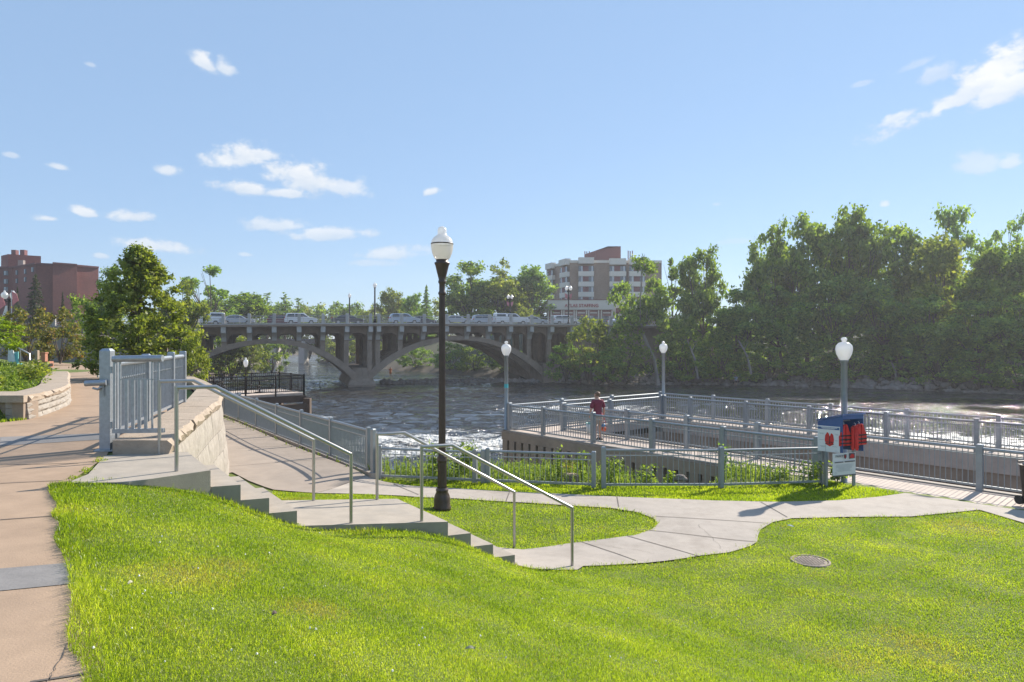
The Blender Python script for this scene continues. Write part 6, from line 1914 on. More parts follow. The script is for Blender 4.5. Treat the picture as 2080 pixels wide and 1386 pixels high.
def tree_variant(kind, seed):
    r = random.Random(seed)
    tr = MB(); clumps = []
    if kind in ('broad', 'sparse', 'lean'):
        lean = -0.20 if kind == 'lean' else r.uniform(-0.03, 0.03)
        n = {'broad': 104, 'sparse': 34, 'lean': 60}[kind]
        fork = {'broad': 0.26, 'sparse': 0.34, 'lean': 0.40}[kind]
        tip = (lean * 0.9, 0.02, fork)
        tr.tube([(0, 0, -0.06), (lean * 0.25, 0, fork * 0.4), (lean * 0.6, 0.01, fork * 0.7), tip], [0.021, 0.017, 0.014, 0.012], 8)
        lobes = []
        for i in range({'broad': 11, 'sparse': 7, 'lean': 8}[kind]):
            an = i * 2.4 + r.random(); rad = r.uniform(0.08, 0.27); h = r.uniform(0.52, 0.86) if i else 0.88
            if i == 0: rad = 0.03
            lobes.append((lean + rad * math.cos(an), rad * math.sin(an), h - rad * 0.45))
        for L in lobes:
            mid = ((tip[0] * 0.45 + L[0] * 0.55) + r.uniform(-.03, .03), (tip[1] * 0.45 + L[1] * 0.55), tip[2] * 0.6 + L[2] * 0.4)
            tr.tube([tip, mid, L], [0.009, 0.006, 0.003], 6)
            for _ in range(2):
                q = (L[0] + r.uniform(-.1, .1), L[1] + r.uniform(-.1, .1), L[2] + r.uniform(-.02, .1)); tr.tube([mid, q], [0.004, 0.0015], 5)
        for i in range(n):
            L = r.choice(lobes)
            k = r.uniform(0.4, 1.0)
            an, ph = r.uniform(0, 6.28), math.asin(r.uniform(-0.6, 1))
            R0 = {'broad': 0.155, 'sparse': 0.11, 'lean': 0.13}[kind]
            clumps.append((L[0] + R0 * k * math.cos(an) * math.cos(ph), L[1] + R0 * k * math.sin(an) * math.cos(ph), L[2] + R0 * 0.9 * k * math.sin(ph), r.uniform(0.05, 0.10) * (0.75 if kind == 'sparse' else 1), 0.75))
        if kind == 'broad':
            for i in range(34):
                an = r.uniform(0, 6.28); rad = r.uniform(0.05, 0.3); clumps.append((rad * math.cos(an), rad * math.sin(an), r.uniform(0.24, 0.5), r.uniform(0.05, 0.09), 0.8))
        Q = leaf_cloud(clumps, 72 if kind != 'sparse' else 70, 0.0165, seed, shell=0.35)
    elif kind == 'bush':
        for i in range(7):
            an = i * 0.9 + r.random(); tr.tube([(0, 0, -0.05), (0.12 * math.cos(an), 0.12 * math.sin(an), 0.3), (0.26 * math.cos(an), 0.26 * math.sin(an), 0.62)], [0.014, 0.01, 0.004], 5)
        for i in range(60):
            an = r.uniform(0, 6.28); h = r.uniform(0.05, 0.93); rad = 0.46 * math.sqrt(max(0.02, 1 - ((h - 0.35) / 0.66) ** 2)) * r.uniform(0.45, 1.0)
            clumps.append((rad * math.cos(an), rad * math.sin(an), h * r.uniform(.85, 1.03), r.uniform(0.06, 0.13), 0.8))
        Q = leaf_cloud(clumps, 75, 0.023, seed, shell=0.35)
    elif kind == 'cone':
        tr.tube([(0, 0, -0.05), (0, 0, 0.4), (0.01, 0, 0.97)], [0.018, 0.012, 0.002], 8)
        for i in range(300):
            h = r.random() ** 1.15 * 0.9 + 0.06
            rmax = 0.47 * (1 - h) ** 0.8 * min(1, (h + 0.04) / 0.16) * (1.0 + 0.22 * math.sin(i * 2.1))
            an = r.uniform(0, 6.28); rad = rmax * r.uniform(0.55, 1.05)
            clumps.append((rad * math.cos(an), rad * math.sin(an), h - 0.08 * rad + 0.02, r.uniform(0.035, 0.065), 0.85))
            if i % 5 == 0: tr.tube([(0, 0, max(0.06, h - 0.07)), (rad * math.cos(an) * .9, rad * math.sin(an) * .9, h - 0.02)], [0.005, 0.0015], 5)
        for i in range(40):
            h = r.uniform(0.12, 0.8); an = r.uniform(0, 6.28); rad = 0.22 * (1 - h) * r.random(); clumps.append((rad * math.cos(an), rad * math.sin(an), h, 0.06, 0.9))
        clumps.append((0.01, 0, 0.975, 0.022, 1.6))
        Q = leaf_cloud(clumps, 66, 0.0135, seed, shell=0.3)
    elif kind in ('spruce', 'pine'):
        tr.tube([(0, 0, -0.05), (0, 0, 0.5), (0, 0, 0.99)], [0.02, 0.013, 0.002], 8)
        lv = 17 if kind == 'spruce' else 10
        for k in range(lv):
            h = 0.1 + 0.87 * k / (lv - 1) if kind == 'spruce' else 0.36 + 0.6 * k / (lv - 1)
            rm = (0.30 * (1 - h) + 0.015) if kind == 'spruce' else 0.2 * (1.05 - h) ** 0.5 * r.uniform(0.45, 1.3); h0 = h
            nb = 7 if kind == 'spruce' else 4
            for j in range(nb):
                an = j * 6.28 / nb + r.uniform(-.4, .4) + k; rr = rm * r.uniform(0.6, 1.15); h = (0.1 + 0.87 * k / (lv - 1) + r.uniform(-.02, .02)) if kind == 'spruce' else h0 + r.uniform(-.04, .05)
                tr.tube([(0, 0, h + 0.015), (rr * math.cos(an), rr * math.sin(an), h - (0.03 if kind == 'spruce' else -0.02))], [0.004, 0.001], 4)
                for f in (0.35, 0.6, 0.82, 1.0):
                    clumps.append((rr * f * math.cos(an), rr * f * math.sin(an), h - 0.03 * f * (1 if kind == 'spruce' else -.5), 0.014 + 0.15 * rm * (1.1 - f * .5), 0.6))
        Q = leaf_cloud(clumps, 22, 0.010, seed, shell=0.2)
    me = bpy.data.meshes.new(kind + '_crown_mesh')
    n = len(Q)
    tmp = mesh_np('tmp', Q.reshape(-1, 3), np.arange(n * 4).reshape(n, 4), M['leaf_green'])
    cm = tmp.data; bpy.data.objects.remove(tmp)
    to = tr.build('tmp', M['bark']); tm = to.data; bpy.data.objects.remove(to)
    return tm, cm


VAR = {}
for kind, seeds in (('broad', (1, 2, 3, 4, 5)), ('sparse', (11, 12)), ('lean', (21,)), ('bush', (31, 32, 33)), ('cone', (41,)), ('spruce', (51,)), ('pine', (61, 62))):
    VAR[kind] = [tree_variant(kind, s) for s in seeds]


def tree(name, label, kind, var, x, y, zbase, h, w, leaf, rz=0.0, group=None, cat='tree', depth=None, bark=None):
    """w: full crown width in metres"""
    tm, cm = VAR[kind][var % len(VAR[kind])]
    o = thing(name, label, cat, (x, y, zbase), rz, group)
    norm = {'broad': 0.82, 'sparse': 0.72, 'lean': 0.8, 'bush': 1.08, 'cone': 0.92, 'spruce': 0.62, 'pine': 0.4}[kind]
    k = w / norm
    o.scale = (k, depth / norm if depth else k, h)
    for nm, me, m in (('trunk', tm, M[bark or 'bark']), ('crown', cm, M[leaf])):
        c = bpy.data.objects.new(nm, me); COL.objects.link(c); c.parent = o
        c.material_slots[0].link = 'OBJECT'; c.material_slots[0].material = m
    return o


def T(name, label, kind, var, u, vtop, wpx, d, zbase, leaf, group=None, cat='tree', rz=None, bark=None, depth=None):
    x, _, zt_ = P(u, vtop, d)
    return tree(name, label, kind, var, x, d, zbase, zt_ - zbase, wpx / F * d, leaf, rz if rz is not None else (u * 1.7) % 6.28, group, cat, depth, bark)


# left bank
T('conical_tree', 'big conical leafy tree behind the open gate, tallest on the left', 'cone', 0, 283, 500, 278, 29, -1.7, 'leaf_yellow', rz=0.5)
T('shrub', 'bright sunlit shrub right of the big conical tree, beside the slim brown lamp', 'bush', 0, 392, 678, 82, 27.5, -3.0, 'leaf_yellow', cat='shrub')
T('rusty_tree', 'low spreading tree with rusty leaf tips below the twin globe lamp at the left edge', 'bush', 1, 52, 622, 120, 47, -1.3, 'leaf_rust', depth=4)
T('rusty_tree', 'low spreading tree with rusty leaf tips next to the big conical tree', 'bush', 2, 122, 616, 110, 45, -1.3, 'leaf_rust', depth=4)
T('small_tree', 'bright green feathery small tree over the flower bed at the left edge', 'bush', 0, -18, 640, 150, 22, -0.35, 'lime', depth=2.2)
T('spruce_tree', 'grey green spruce standing before the red brick block', 'spruce', 0, 72, 553, 76, 84, -1, 'leaf_spruce')
T('spruce_tree', 'thin small spruce left of the larger one before the red brick block', 'spruce', 0, 35, 580, 26, 86, -1, 'leaf_spruce', rz=1)
T('spruce_tree', 'tip of a thin spruce right of the larger one before the red brick block', 'spruce', 0, 127, 590, 24, 88, -1, 'leaf_spruce', rz=2)
T('round_tree', 'rounded light green tree below the right end of the red brick block', 'bush', 1, 165, 598, 90, 58, -1.5, 'leaf_green')
T('broad_tree', 'mid green tree at the right corner of the red brick block', 'broad', 0, 228, 538, 95, 75, -1.5, 'leaf_green')
T('broad_tree', 'pale green tree just right of the big conical tree', 'broad', 1, 362, 566, 120, 78, -2.5, 'leaf_yellow')
T('sparse_tree', 'dark open crowned tree with bare limbs standing above the left end of the bridge', 'sparse', 0, 424, 534, 135, 115, -1, 'leaf_dark')
T('broad_tree', 'green tree behind the leftmost bridge posts', 'broad', 2, 420, 606, 190, 128, -1, 'leaf_green')
T('broad_tree', 'green tree behind the silver saloon at the left of the bridge', 'broad', 3, 495, 595, 170, 135, -1, 'leaf_green')
T('pine_tree', 'leftmost of three dark pines on the skyline over the left arch', 'pine', 0, 543, 598, 46, 165, 0, 'leaf_dark')
T('pine_tree', 'tallest of three dark pines on the skyline, in the middle', 'pine', 1, 579, 597, 54, 165, 0, 'leaf_dark')
T('pine_tree', 'rightmost and shortest of three dark pines on the skyline over the left arch', 'pine', 0, 606, 608, 46, 165, 0, 'leaf_dark', rz=2.5)
for i, (u, v, w, lab) in enumerate(((560, 632, 60, 'low distant tree under the leftmost skyline pine'), (640, 621, 70, 'low distant tree right of the skyline pines'), (690, 622, 64, 'low distant tree behind the far bridge lamp over the dark saloon'), (728, 630, 46, 'low distant tree just left of the tall bridge lamp'), (758, 634, 40, 'low distant tree right behind the tall bridge lamp'))):
    T('distant_tree', lab, 'broad', i, u, v, w, 230, -1, 'leaf_green')
T('distant_tree', 'yellowish tree right of the tall bridge lamp', 'broad', 2, 792, 584, 86, 172, 0, 'leaf_yellow')
T('distant_tree', 'dark green tree left of the big brown lamp pole', 'broad', 4, 842, 592, 64, 165, 0, 'leaf_dark')
T('spruce_tree', 'pointed dark conifer top just left of the big brown lamp pole', 'spruce', 0, 866, 578, 56, 162, 0, 'leaf_dark', rz=0.7)
T('broad_tree', 'large leafy tree right of the big brown lamp pole', 'broad', 0, 955, 531, 165, 145, 0, 'leaf_green')
T('broad_tree', 'large sunlit tree in the middle of the group left of the apartment block', 'broad', 1, 1022, 531, 165, 148, 0, 'leaf_yellow')
T('broad_tree', 'darker tree touching the left end of the apartment block', 'broad', 3, 1078, 540, 140, 152, 0, 'leaf_dark')
T('shrub', 'pale shrub at the left end of the low pale building', 'bush', 0, 1066, 622, 66, 138, 1, 'leaf_yellow', cat='shrub')
T('shrub', 'green shrub on the skyline behind the bridge, right of the big brown lamp pole', 'bush', 1, 985, 624, 70, 138, 1, 'leaf_green', cat='shrub')
# banks seen under the arches
for i, (u, v, w, d, zb_, lf_, lab) in enumerate(((445, 676, 100, 112, -5.8, 'leaf_green', 'bank tree under the left end of the left arch'), (500, 680, 95, 122, -5.8, 'leaf_yellow', 'sunlit bank tree under the crown of the left arch'), (552, 684, 80, 132, -6, 'leaf_green', 'bank tree under the right shoulder of the left arch'), (470, 700, 90, 108, -6, 'leaf_yellow', 'low bank bush at the waterline under the left arch'))):
    T('bank_tree', lab, 'bush', i, u, v, w, d, zb_, lf_, cat='tree')
for i, (u, v, w, d, lf_, lab) in enumerate(((665, 686, 60, 190, 'leaf_yellow', 'bright far tree seen between the left columns of the pier'), (725, 688, 60, 185, 'leaf_yellow', 'bright far tree seen behind the pier columns'), (780, 690, 56, 175, 'leaf_yellow', 'bright far tree seen right of the pier columns'), (845, 700, 90, 150, 'leaf_dark', 'dark bank tree under the left side of the right arch'), (915, 694, 90, 138, 'leaf_dark', 'dark bank tree under the crown of the right arch'), (965, 696, 80, 132, 'leaf_green', 'bank tree with a sunlit top under the right arch'), (1030, 700, 90, 126, 'leaf_dark', 'dark bank tree under the right end of the right arch'))):
    T('bank_tree', lab, 'bush', i, u, v, w, d, -5.9, lf_)
for i, u in enumerate((440, 490, 535, 580, 628, 676, 724, 765, 805, 850, 900)):
    T('far_tree', ('leafy tree far upstream seen under the bridge deck, ' + ('left of the first arch crown', 'under the first arch crown', 'right of the first arch crown', 'over the dark girder bridge', 'behind the girder bridge pier', 'left of the pier columns', 'behind the pier columns', 'right of the pier columns', 'left of the big brown lamp', 'near the big brown lamp pole', 'right of the big brown lamp pole')[i]), 'bush', i, u, 604 + (i * 7) % 17, 112, 232 - 3 * i, -5, ('leaf_green', 'leaf_yellow', 'leaf_green')[i % 3])
# right bank
T('leaning_tree', 'tree with long pale leaning trunk in front of the apartment block', 'lean', 0, 1338, 508, 165, 101, -5.6, 'leaf_green', rz=0.15, bark='pale_bark')
T('broad_tree', 'tall loose tree right of the apartment block', 'broad', 4, 1425, 494, 135, 108, -4, 'leaf_green')
T('broad_tree', 'yellow green tree with thin crown between the apartment block and the big right hand wood', 'sparse', 1, 1362, 506, 110, 112, -3, 'leaf_green')
for i, (u, v, w, d, lf_, lab) in enumerate((
    (1562, 446, 150, 108, 'leaf_green', 'left edge tree of the tall wood on the right bank'),
    (1640, 428, 190, 106, 'leaf_green', 'tall spreading tree left of the top of the wood'),
    (1728, 420, 190, 107, 'leaf_green', 'tallest spreading tree above the lamp behind the life jacket box'),
    (1818, 440, 180, 106, 'leaf_green', 'spreading tree right of the tallest one in the wood'),
    (1935, 414, 150, 116, 'leaf_dark', 'dark open topped tree rising behind the wood on the right'),
    (2042, 438, 150, 114, 'leaf_dark', 'dark rounded tree behind the wood near the right edge'),
    (1905, 470, 190, 98, 'leaf_yellow', 'sunlit tree in front of the dark open topped tree'),
    (2010, 492, 190, 94, 'leaf_green', 'leafy tree near the right edge in front of the dark rounded tree'),
    (2110, 480, 200, 92, 'leaf_green', 'tree cut by the right edge of the picture'),
    (1500, 585, 150, 104, 'leaf_dark', 'lower tree at the left foot of the tall wood'),
    (1590, 575, 170, 102, 'leaf_dark', 'lower shaded tree under the left edge of the tall wood'),
    (1690, 560, 180, 101, 'leaf_dark', 'shaded tree left of the lamp behind the life jacket box'),
    (1790, 565, 180, 100, 'leaf_dark', 'shaded tree right of the lamp behind the life jacket box'),
    (1880, 590, 170, 94, 'leaf_dark', 'shaded tree under the sunlit one on the right bank'),
    (1985, 610, 180, 89, 'leaf_dark', 'shaded low tree near the right edge'),
    (2085, 600, 180, 86, 'leaf_dark', 'shaded low tree cut by the right edge'))):
    T('wood_tree', lab, 'broad', i + 1, u, v, w, d, -4.6, lf_)
for i, (u, v, w, d, lf_, lab) in enumerate((
    (1195, 640, 130, 102, 'leaf_yellow', 'sunlit shrub at the right end of the bridge'), (1268, 652, 120, 101, 'leaf_green', 'green shrub left of the leaning trunk'),
    (1150, 690, 90, 103, 'leaf_dark', 'dark shrub beside the right abutment of the bridge'), (1235, 700, 130, 100, 'leaf_dark', 'dark bank shrub below the sunlit one'),
    (1375, 640, 130, 104, 'leaf_green', 'shrub right of the leaning trunk'), (1400, 700, 120, 102, 'leaf_dark', 'low dark shrub right of the leaning trunk'),
    (1460, 660, 120, 104, 'leaf_green', 'green shrub left of the tall wood'), (1480, 715, 120, 103, 'leaf_dark', 'low dark shrub above the far pale stones'),
    (1560, 690, 140, 102, 'leaf_dark', 'dark shrub at the foot of the wood, left part'), (1640, 695, 140, 100, 'leaf_dark', 'dark shrub at the foot of the wood left of the lamp'),
    (1730, 690, 140, 99, 'leaf_dark', 'dark shrub at the foot of the wood behind the lamp'), (1820, 695, 140, 97, 'leaf_dark', 'dark shrub at the foot of the wood right of the lamp'),
    (1910, 690, 140, 92, 'leaf_dark', 'dark shrub at the foot of the wood, right part'), (1990, 695, 140, 88, 'leaf_dark', 'dark overhanging shrub near the right edge'), (2075, 700, 150, 85, 'leaf_dark', 'dark overhanging shrub cut by the right edge'))):
    T('bank_shrub', lab, 'bush', i, u, v, w, d, -5.9, lf_, cat='shrub')
for i, (x, y, h, w_) in enumerate(((76, 82, 19, 14), (84, 74, 17, 13), (92, 66, 20, 15), (100, 57, 18, 14), (108, 46, 19, 15), (116, 34, 18, 14), (95, 78, 21, 15), (112, 62, 20, 15))):
    tree('wood_tree', 'tree further along the far bank, beyond the right edge', 'broad', i, x, y, -5.0, h, w_, ('leaf_green', 'leaf_dark')[i % 2], i * 1.3, 'trees further along the far bank')
for i in range(10):
    T('bank_shrub', 'shaded undergrowth shrub behind the trunks at the foot of the wood', 'bush', i, 1385 + i * 76, 640 + (i * 13) % 30, 125, 113 - 1.2 * i, -4.5, 'leaf_dark', cat='shrub', group='undergrowth behind the wood')
for i, (u0, v0, u1, v1, d, lab) in enumerate(((1396, 690, 1418, 762, 100.5, 'thin bare leaning trunk right of the long pale one'), (1500, 690, 1526, 752, 100, 'thin curved bare trunk above the far stones'), (1812, 735, 1822, 772, 95, 'thin pale trunk low on the bank right of the lamp'))):
    a = P(u1, v1, d); b = P(u0, v0, d); o = thing('bare_trunk', lab, 'tree trunk', a)
    mb = MB(); mb.tube([(0, 0, -0.6), ((b[0] - a[0]) * 0.3, 0, (b[2] - a[2]) * 0.45), ((b[0] - a[0]) * 0.8, 0.1, (b[2] - a[2]) * 0.85), (b[0] - a[0], 0.2, b[2] - a[2])], [0.2, 0.16, 0.12, 0.05], 8)
    mb.tube([((b[0] - a[0]) * 0.6, 0.1, (b[2] - a[2]) * 0.65), ((b[0] - a[0]) * 0.6 + 0.7, 0, (b[2] - a[2]) * 0.9)], [0.08, 0.03], 6); mb.build('trunk', M['pale_bark'], o)


# rocks along the banks (beyond counting)
def rock_bank(name, label, pts, n, size, spread, zr, m):
    r = np.random.default_rng(len(pts) + n)
    bm = bmesh.new(); bmesh.ops.create_icosphere(bm, subdivisions=1, radius=1)
    base = np.array([v.co for v in bm.verts]); fc = np.array([[v.index for v in f.verts] for f in bm.faces]); bm.free()
    V, Fc = [], []
    for i in range(n):
        p, e = pt_at(pts, line_len(pts) * r.random())
        s = size * r.uniform(0.4, 1.0) ** 1.5
        sc = s * r.uniform(0.6, 1.4, 3) * np.array([1, 1, 0.7])
        b = base * (1 + 0.28 * r.normal(size=(len(base), 1)).clip(-1, 1)) * sc
        an = r.uniform(0, 6.28); ca_, sa_ = math.cos(an), math.sin(an)
        b = np.c_[b[:, 0] * ca_ - b[:, 1] * sa_, b[:, 0] * sa_ + b[:, 1] * ca_, b[:, 2]]
        q = np.array([p[0], p[1]]) + np.array([-e[1], e[0]]) * r.uniform(spread[0], spread[1])
        z = zr if zr is not None else float(ground_z(q[:1], q[1:])[0])
        Fc.append(fc + len(V) * len(base)); V.append(b + np.array([q[0], q[1], z + s * 0.15]))
    o = mesh_np(name, np.concatenate(V), None, m, tris=np.concatenate(Fc))
    return props(o, label, 'rocks', kind='stuff')


rock_bank('bank_rocks', 'grey stones lining the far waterline', [(64, 84.5), (47, 97.6), (27, 103.5), (14.7, 102.6), (7, 108.6)], 800, 0.75, (-3.2, 0.6), None, M['rock'])
rock_bank('bank_rocks', 'pale stones along the left bank under the bridge', [(-45, 97), (-52, 119), (-61, 160)], 420, 0.7, (-0.5, 3.5), None, M['rock'])
rock_bank('rock_spit', 'low spit of stones in the river right of the bridge pier', [(-19.5, 104.5), (-11, 108), (-3, 110.5), (4, 108)], 420, 0.65, (-0.9, 0.9), WATER_Z + 0.1, M['rock'])
sp = MB()
sp.prism([(-22, 103.8), (-10, 106.8), (3, 108), (8, 110), (-3, 113), (-14, 110)], WATER_Z - 1, WATER_Z + 0.08)
o = sp.build('gravel_bar', M['rock']); props(o, 'gravel bar under the stones by the bridge pier', 'bank', kind='structure')

# ------------------------------------------------------------------ plants near by
def weed_mass(name, label, poly, n, hgt, wid, m, fn, cat='weeds', lean=0.7):
    A = np.array(poly); x0, y0 = A.min(0); x1, y1 = A.max(0)
    r = np.random.default_rng(n)
    x = r.uniform(x0, x1, n * 4); y = r.uniform(y0, y1, n * 4); ok = pip(x, y, poly); x, y = x[ok][:n], y[ok][:n]
    n = len(x); z = fn(x, y) - 0.02
    cl = 0.55 + 0.45 * np.sin(x * 1.9 + 2 * np.sin(y * 1.3)) * np.sin(y * 2.1 + np.sin(x * 1.1))
    h = r.uniform(hgt[0], hgt[1], n) * (0.5 + 0.7 * cl)
    w = wid * r.uniform(0.6, 1.5, n); th = r.uniform(0, 6.28, n); ph = r.uniform(0, 6.28, n); ln = r.uniform(0.05, 0.6, n) * lean
    sx, sy = np.cos(th) * w / 2, np.sin(th) * w / 2; lx, ly = np.cos(ph) * ln * h, np.sin(ph) * ln * h
    S = np.stack([np.c_[x - sx, y - sy, z], np.c_[x + sx, y + sy, z], np.c_[x + lx * .35 + sx, y + ly * .35 + sy, z + h * .6], np.c_[x + lx * .35 - sx, y + ly * .35 - sy, z + h * .6], np.c_[x + lx, y + ly, z + h]], 1).reshape(-1, 3)
    b = np.arange(n) * 5
    Qs, Ts = np.c_[b, b + 1, b + 2, b + 3], np.c_[b + 3, b + 2, b + 4]
    # leaves up the stems
    k = 5
    xi = np.repeat(np.arange(n), k); f = r.uniform(0.25, 1.0, n * k)
    p = np.c_[x[xi] + lx[xi] * f * f, y[xi] + ly[xi] * f * f, z[xi] + h[xi] * f]
    nrm = r.normal(size=(n * k, 3)) + np.array([0, 0, 0.8]); nrm /= np.linalg.norm(nrm, axis=1)[:, None]
    a = np.cross(nrm, r.normal(size=(n * k, 3))); a /= np.linalg.norm(a, axis=1)[:, None]; bb = np.cross(nrm, a)
    s = (wid * 2.2 * r.uniform(0.5, 1.4, n * k))[:, None]
    L4 = np.stack([p - a * s, p + bb * s * .45, p + a * s, p - bb * s * .45], 1).reshape(-1, 3)
    Qs = np.concatenate([Qs, len(S) + np.arange(n * k * 4).reshape(-1, 4)])
    o = mesh_np(name, np.concatenate([S, L4]), Qs, m, tris=Ts)
    return props(o, label, cat, kind='stuff')


weedp = [(f0[0] - 0.3, f0[1] + 0.15), (f3[0], f3[1] + 0.2), (f5[0], f5[1] + 0.2), (f7[0] - 0.2, f7[1] + 0.25), (6.6, 18.6), (3.6, 21.6), (1.2, 23.5), (-2.5, 22.6), (-3.6, 19.2)]
weed_mass('tall_grass', 'rank grass and weeds on the bank behind the low bar fence', weedp, 6500, (0.15, 0.55), 0.016, M['weed'], lambda x, y: ground_z(x, y), 'weeds')
T2 = lambda u, v: (lambda q: (q[0], q[1] + 0.9))(hit(u, v))


def leafy_plant(label, x, y, h, w, m, seed, n=240, ls=0.035, name='leafy_weed'):
    o = thing(name, label, 'plant', (x, y, float(ground_z(np.array([x]), np.array([y]))[0])))
    r = np.random.default_rng(seed)
    mb = MB()
    tips = []
    for k in range(5):
        an = r.uniform(0, 6.28); q = (w * 0.35 * math.cos(an), w * 0.35 * math.sin(an), h * r.uniform(0.75, 1.0)); mb.tube([(0, 0, -0.05), (q[0] * 0.4, q[1] * 0.4, q[2] * 0.5), q], [0.008, 0.006, 0.002], 5); tips.append(q)
    mb.build('stem', M['weed'], o)
    k = r.integers(0, 5, n); f = r.uniform(0.15, 1.02, n) ** 0.7
    tp_ = np.array(tips)[k]
    p = tp_ * np.c_[f ** 1.3, f ** 1.3, f] + r.normal(size=(n, 3)) * np.array([w * 0.14, w * 0.14, 0.02])
    nrm = r.normal(size=(n, 3)) * 0.6 + np.array([0, 0, 0.9]); nrm /= np.linalg.norm(nrm, axis=1)[:, None]
    a = np.cross(nrm, r.normal(size=(n, 3))); a /= np.linalg.norm(a, axis=1)[:, None]; b = np.cross(nrm, a)
    s = (ls * r.uniform(0.6, 1.5, n))[:, None]
    Q = np.stack([p - a * s, p + b * s * .6, p + a * s, p - b * s * .6], 1).reshape(-1, 3)
    mesh_np('leaves', Q, np.arange(n * 4).reshape(n, 4), m, o)
    return o


for i, (u, v, h, w, m, n, ls, lab) in enumerate((
    (1372, 985, 0.95, 0.4, 'lime', 170, 0.055, 'tall lime green sapling behind the fence left of the life jacket stand'),
    (872, 985, 0.95, 0.9, 'weed', 420, 0.045, 'leafy bush just left of the big brown lamp behind the low fence'),
    (935, 985, 1.0, 0.95, 'weed', 460, 0.05, 'leafy bush just right of the big brown lamp behind the low fence'),
    (1138, 990, 0.9, 0.35, 'weed', 160, 0.035, 'upright weed left of the rusty plant behind the low gate'),
    (1160, 988, 0.6, 0.45, 'leaf_rust', 150, 0.03, 'small rusty leaved plant behind the right half of the low gate'),
    (1188, 990, 0.85, 0.3, 'weed', 150, 0.035, 'upright weed at the right post of the low gate'),
    (1250, 993, 0.75, 0.55, 'weed', 260, 0.035, 'bushy weed right of the double fence post'),
    (1335, 993, 0.7, 0.6, 'weed', 260, 0.04, 'bushy weed beside the tall lime green sapling'),
    (1490, 990, 1.0, 0.3, 'leaf_dark', 170, 0.035, 'tall dark weed against the concrete wall right of the middle fence post'),
    (1420, 990, 0.75, 0.3, 'weed', 150, 0.035, 'thin weed left of the middle fence post'),
    (1585, 988, 0.5, 0.9, 'weed', 300, 0.035, 'low leafy weeds left of the life jacket stand'),
    (1655, 986, 0.6, 0.7, 'weed', 320, 0.04, 'leafy weed clump at the left post of the life jacket stand'),
    (1705, 984, 0.5, 0.6, 'weed', 280, 0.045, 'leafy weed clump under the white notice board'))):
    x, y = hit(u, v); leafy_plant(lab, x, y + (0.75 if i < 10 else 0.15), h, w, M[m], 100 + i, n, ls)
# flower bed above the planter
bedp = [(-10.8, 14.8), (-11.3, 15.9), (-12.2, 17.9), (-13.9, 20.5), (-15.6, 23.2), (-17.3, 25.6), (-18.2, 26.6), (-24, 31), (-30, 31), (-30, 15.5), (-14, 14.4)]
weed_mass('bed_plants', 'mixed low green plants filling the bed above the planter wall', bedp, 15000, (0.10, 0.32), 0.02, M['weed'], lambda x, y: ground_z(x, y), 'plants')
weed_mass('bed_flowers', 'orange flower tips among the plants of the bed', [(-13.2, 15.2), (-13.0, 17.0), (-15.5, 20), (-17, 18)], 260, (0.35, 0.5), 0.035, M['flower_orange'], lambda x, y: ground_z(x, y), 'flowers')
for i, (x, y, h, w, lab) in enumerate(((-12.2, 16.2, 0.4, 0.7, 'low yellow green shrub nearest in the planter bed'), (-13.2, 18.6, 0.6, 0.9, 'low yellow green shrub in the middle of the planter bed'), (-15.0, 21.4, 0.6, 0.9, 'low yellow green shrub furthest along the planter bed'), (-14.6, 18.0, 0.7, 1.0, 'taller shrub at the back of the planter bed'))):
    o = leafy_plant(lab, x, y, h, w, M['leaf_yellow'], 300 + i, 420, 0.045, 'bed_shrub'); o['category'] = 'shrub'
# kerb weeds along river walk and the path joint
weed_mass('kerb_weeds', 'thin weeds along the kerb of the river walk fence', [(-3.5, 17.0), (-14.5, 32.4), (-14.75, 32.2), (-3.75, 16.8)], 900, (0.05, 0.16), 0.014, M['weed'], lambda x, y: h_low(x, y) + 0.02, 'weeds')
for u, v in ((203, 938), (176, 957), (150, 972)):
    x, y, z = PZ(u, v, -1.6); weed_mass('joint_weeds', 'tuft of grass in the joint between tan path and stairs', [(x - .07, y - .07), (x + .07, y - .07), (x + .07, y + .07), (x - .07, y + .07)], 26, (0.04, 0.11), 0.005, M['grass_far'], flat(-1.6), 'grass')

# garden things far up the path
t = thing('garden_steps_rail', 'thin steel stair rail beside the flower bed at the left', 'handrail', P(40, 720, 30))
mb = MB(); a = P(17, 696, 30); b = P(60, 719, 29.5); mb.tube([a, b, (b[0], b[1], b[2] - 0.6)], 0.03, 8); mb.build('rail', M['inox'], t, True)
mb = MB(); c = P(41, 709, 29.7); mb.tube([c, (c[0], c[1], c[2] - 0.8)], 0.025, 8); mb.build('post', M['inox'], t, True)
t = thing('stone_post', 'short square stone post at the end of the flower bed', 'post', P(75, 736, 30))
x, y, z = P(75, 713, 30); mb = MB(); mb.rbox((x, y, z - 0.45), (0.13, 0.13, 0.95), 0.02); mb.build('shaft', M['pier_concrete'], t, True)
t = thing('brick_planter', 'small terracotta planter box standing on a low brick kerb by the path', 'planter', P(90, 735, 34))
x, y, z = P(90, 722, 34); mb = MB(); mb.rbox((x, y, z - 0.1), (0.2, 0.2, 0.4), 0.02); mb.box((x, y, z + 0.12), (0.25, 0.25, 0.06)); mb.build('pot', M['planter_brick'], t, True)
mb = MB(); mb.box((x, y + 0.1, z - 0.45), (0.55, 0.35, 0.3)); mb.build('kerb', M['planter_brick'], t, True)
t = thing('teal_chair', 'teal painted garden chair with pale sunshade cloth by the stair rail', 'chair', (P(27, 728, 29)[0], 29, -2.2))
x, y, z = P(30, 735, 29); mb = MB(); mb.box((x, y, z - 0.1), (0.34, 0.4, 0.06)); mb.build('seat', M['teal_paint'], t, True)
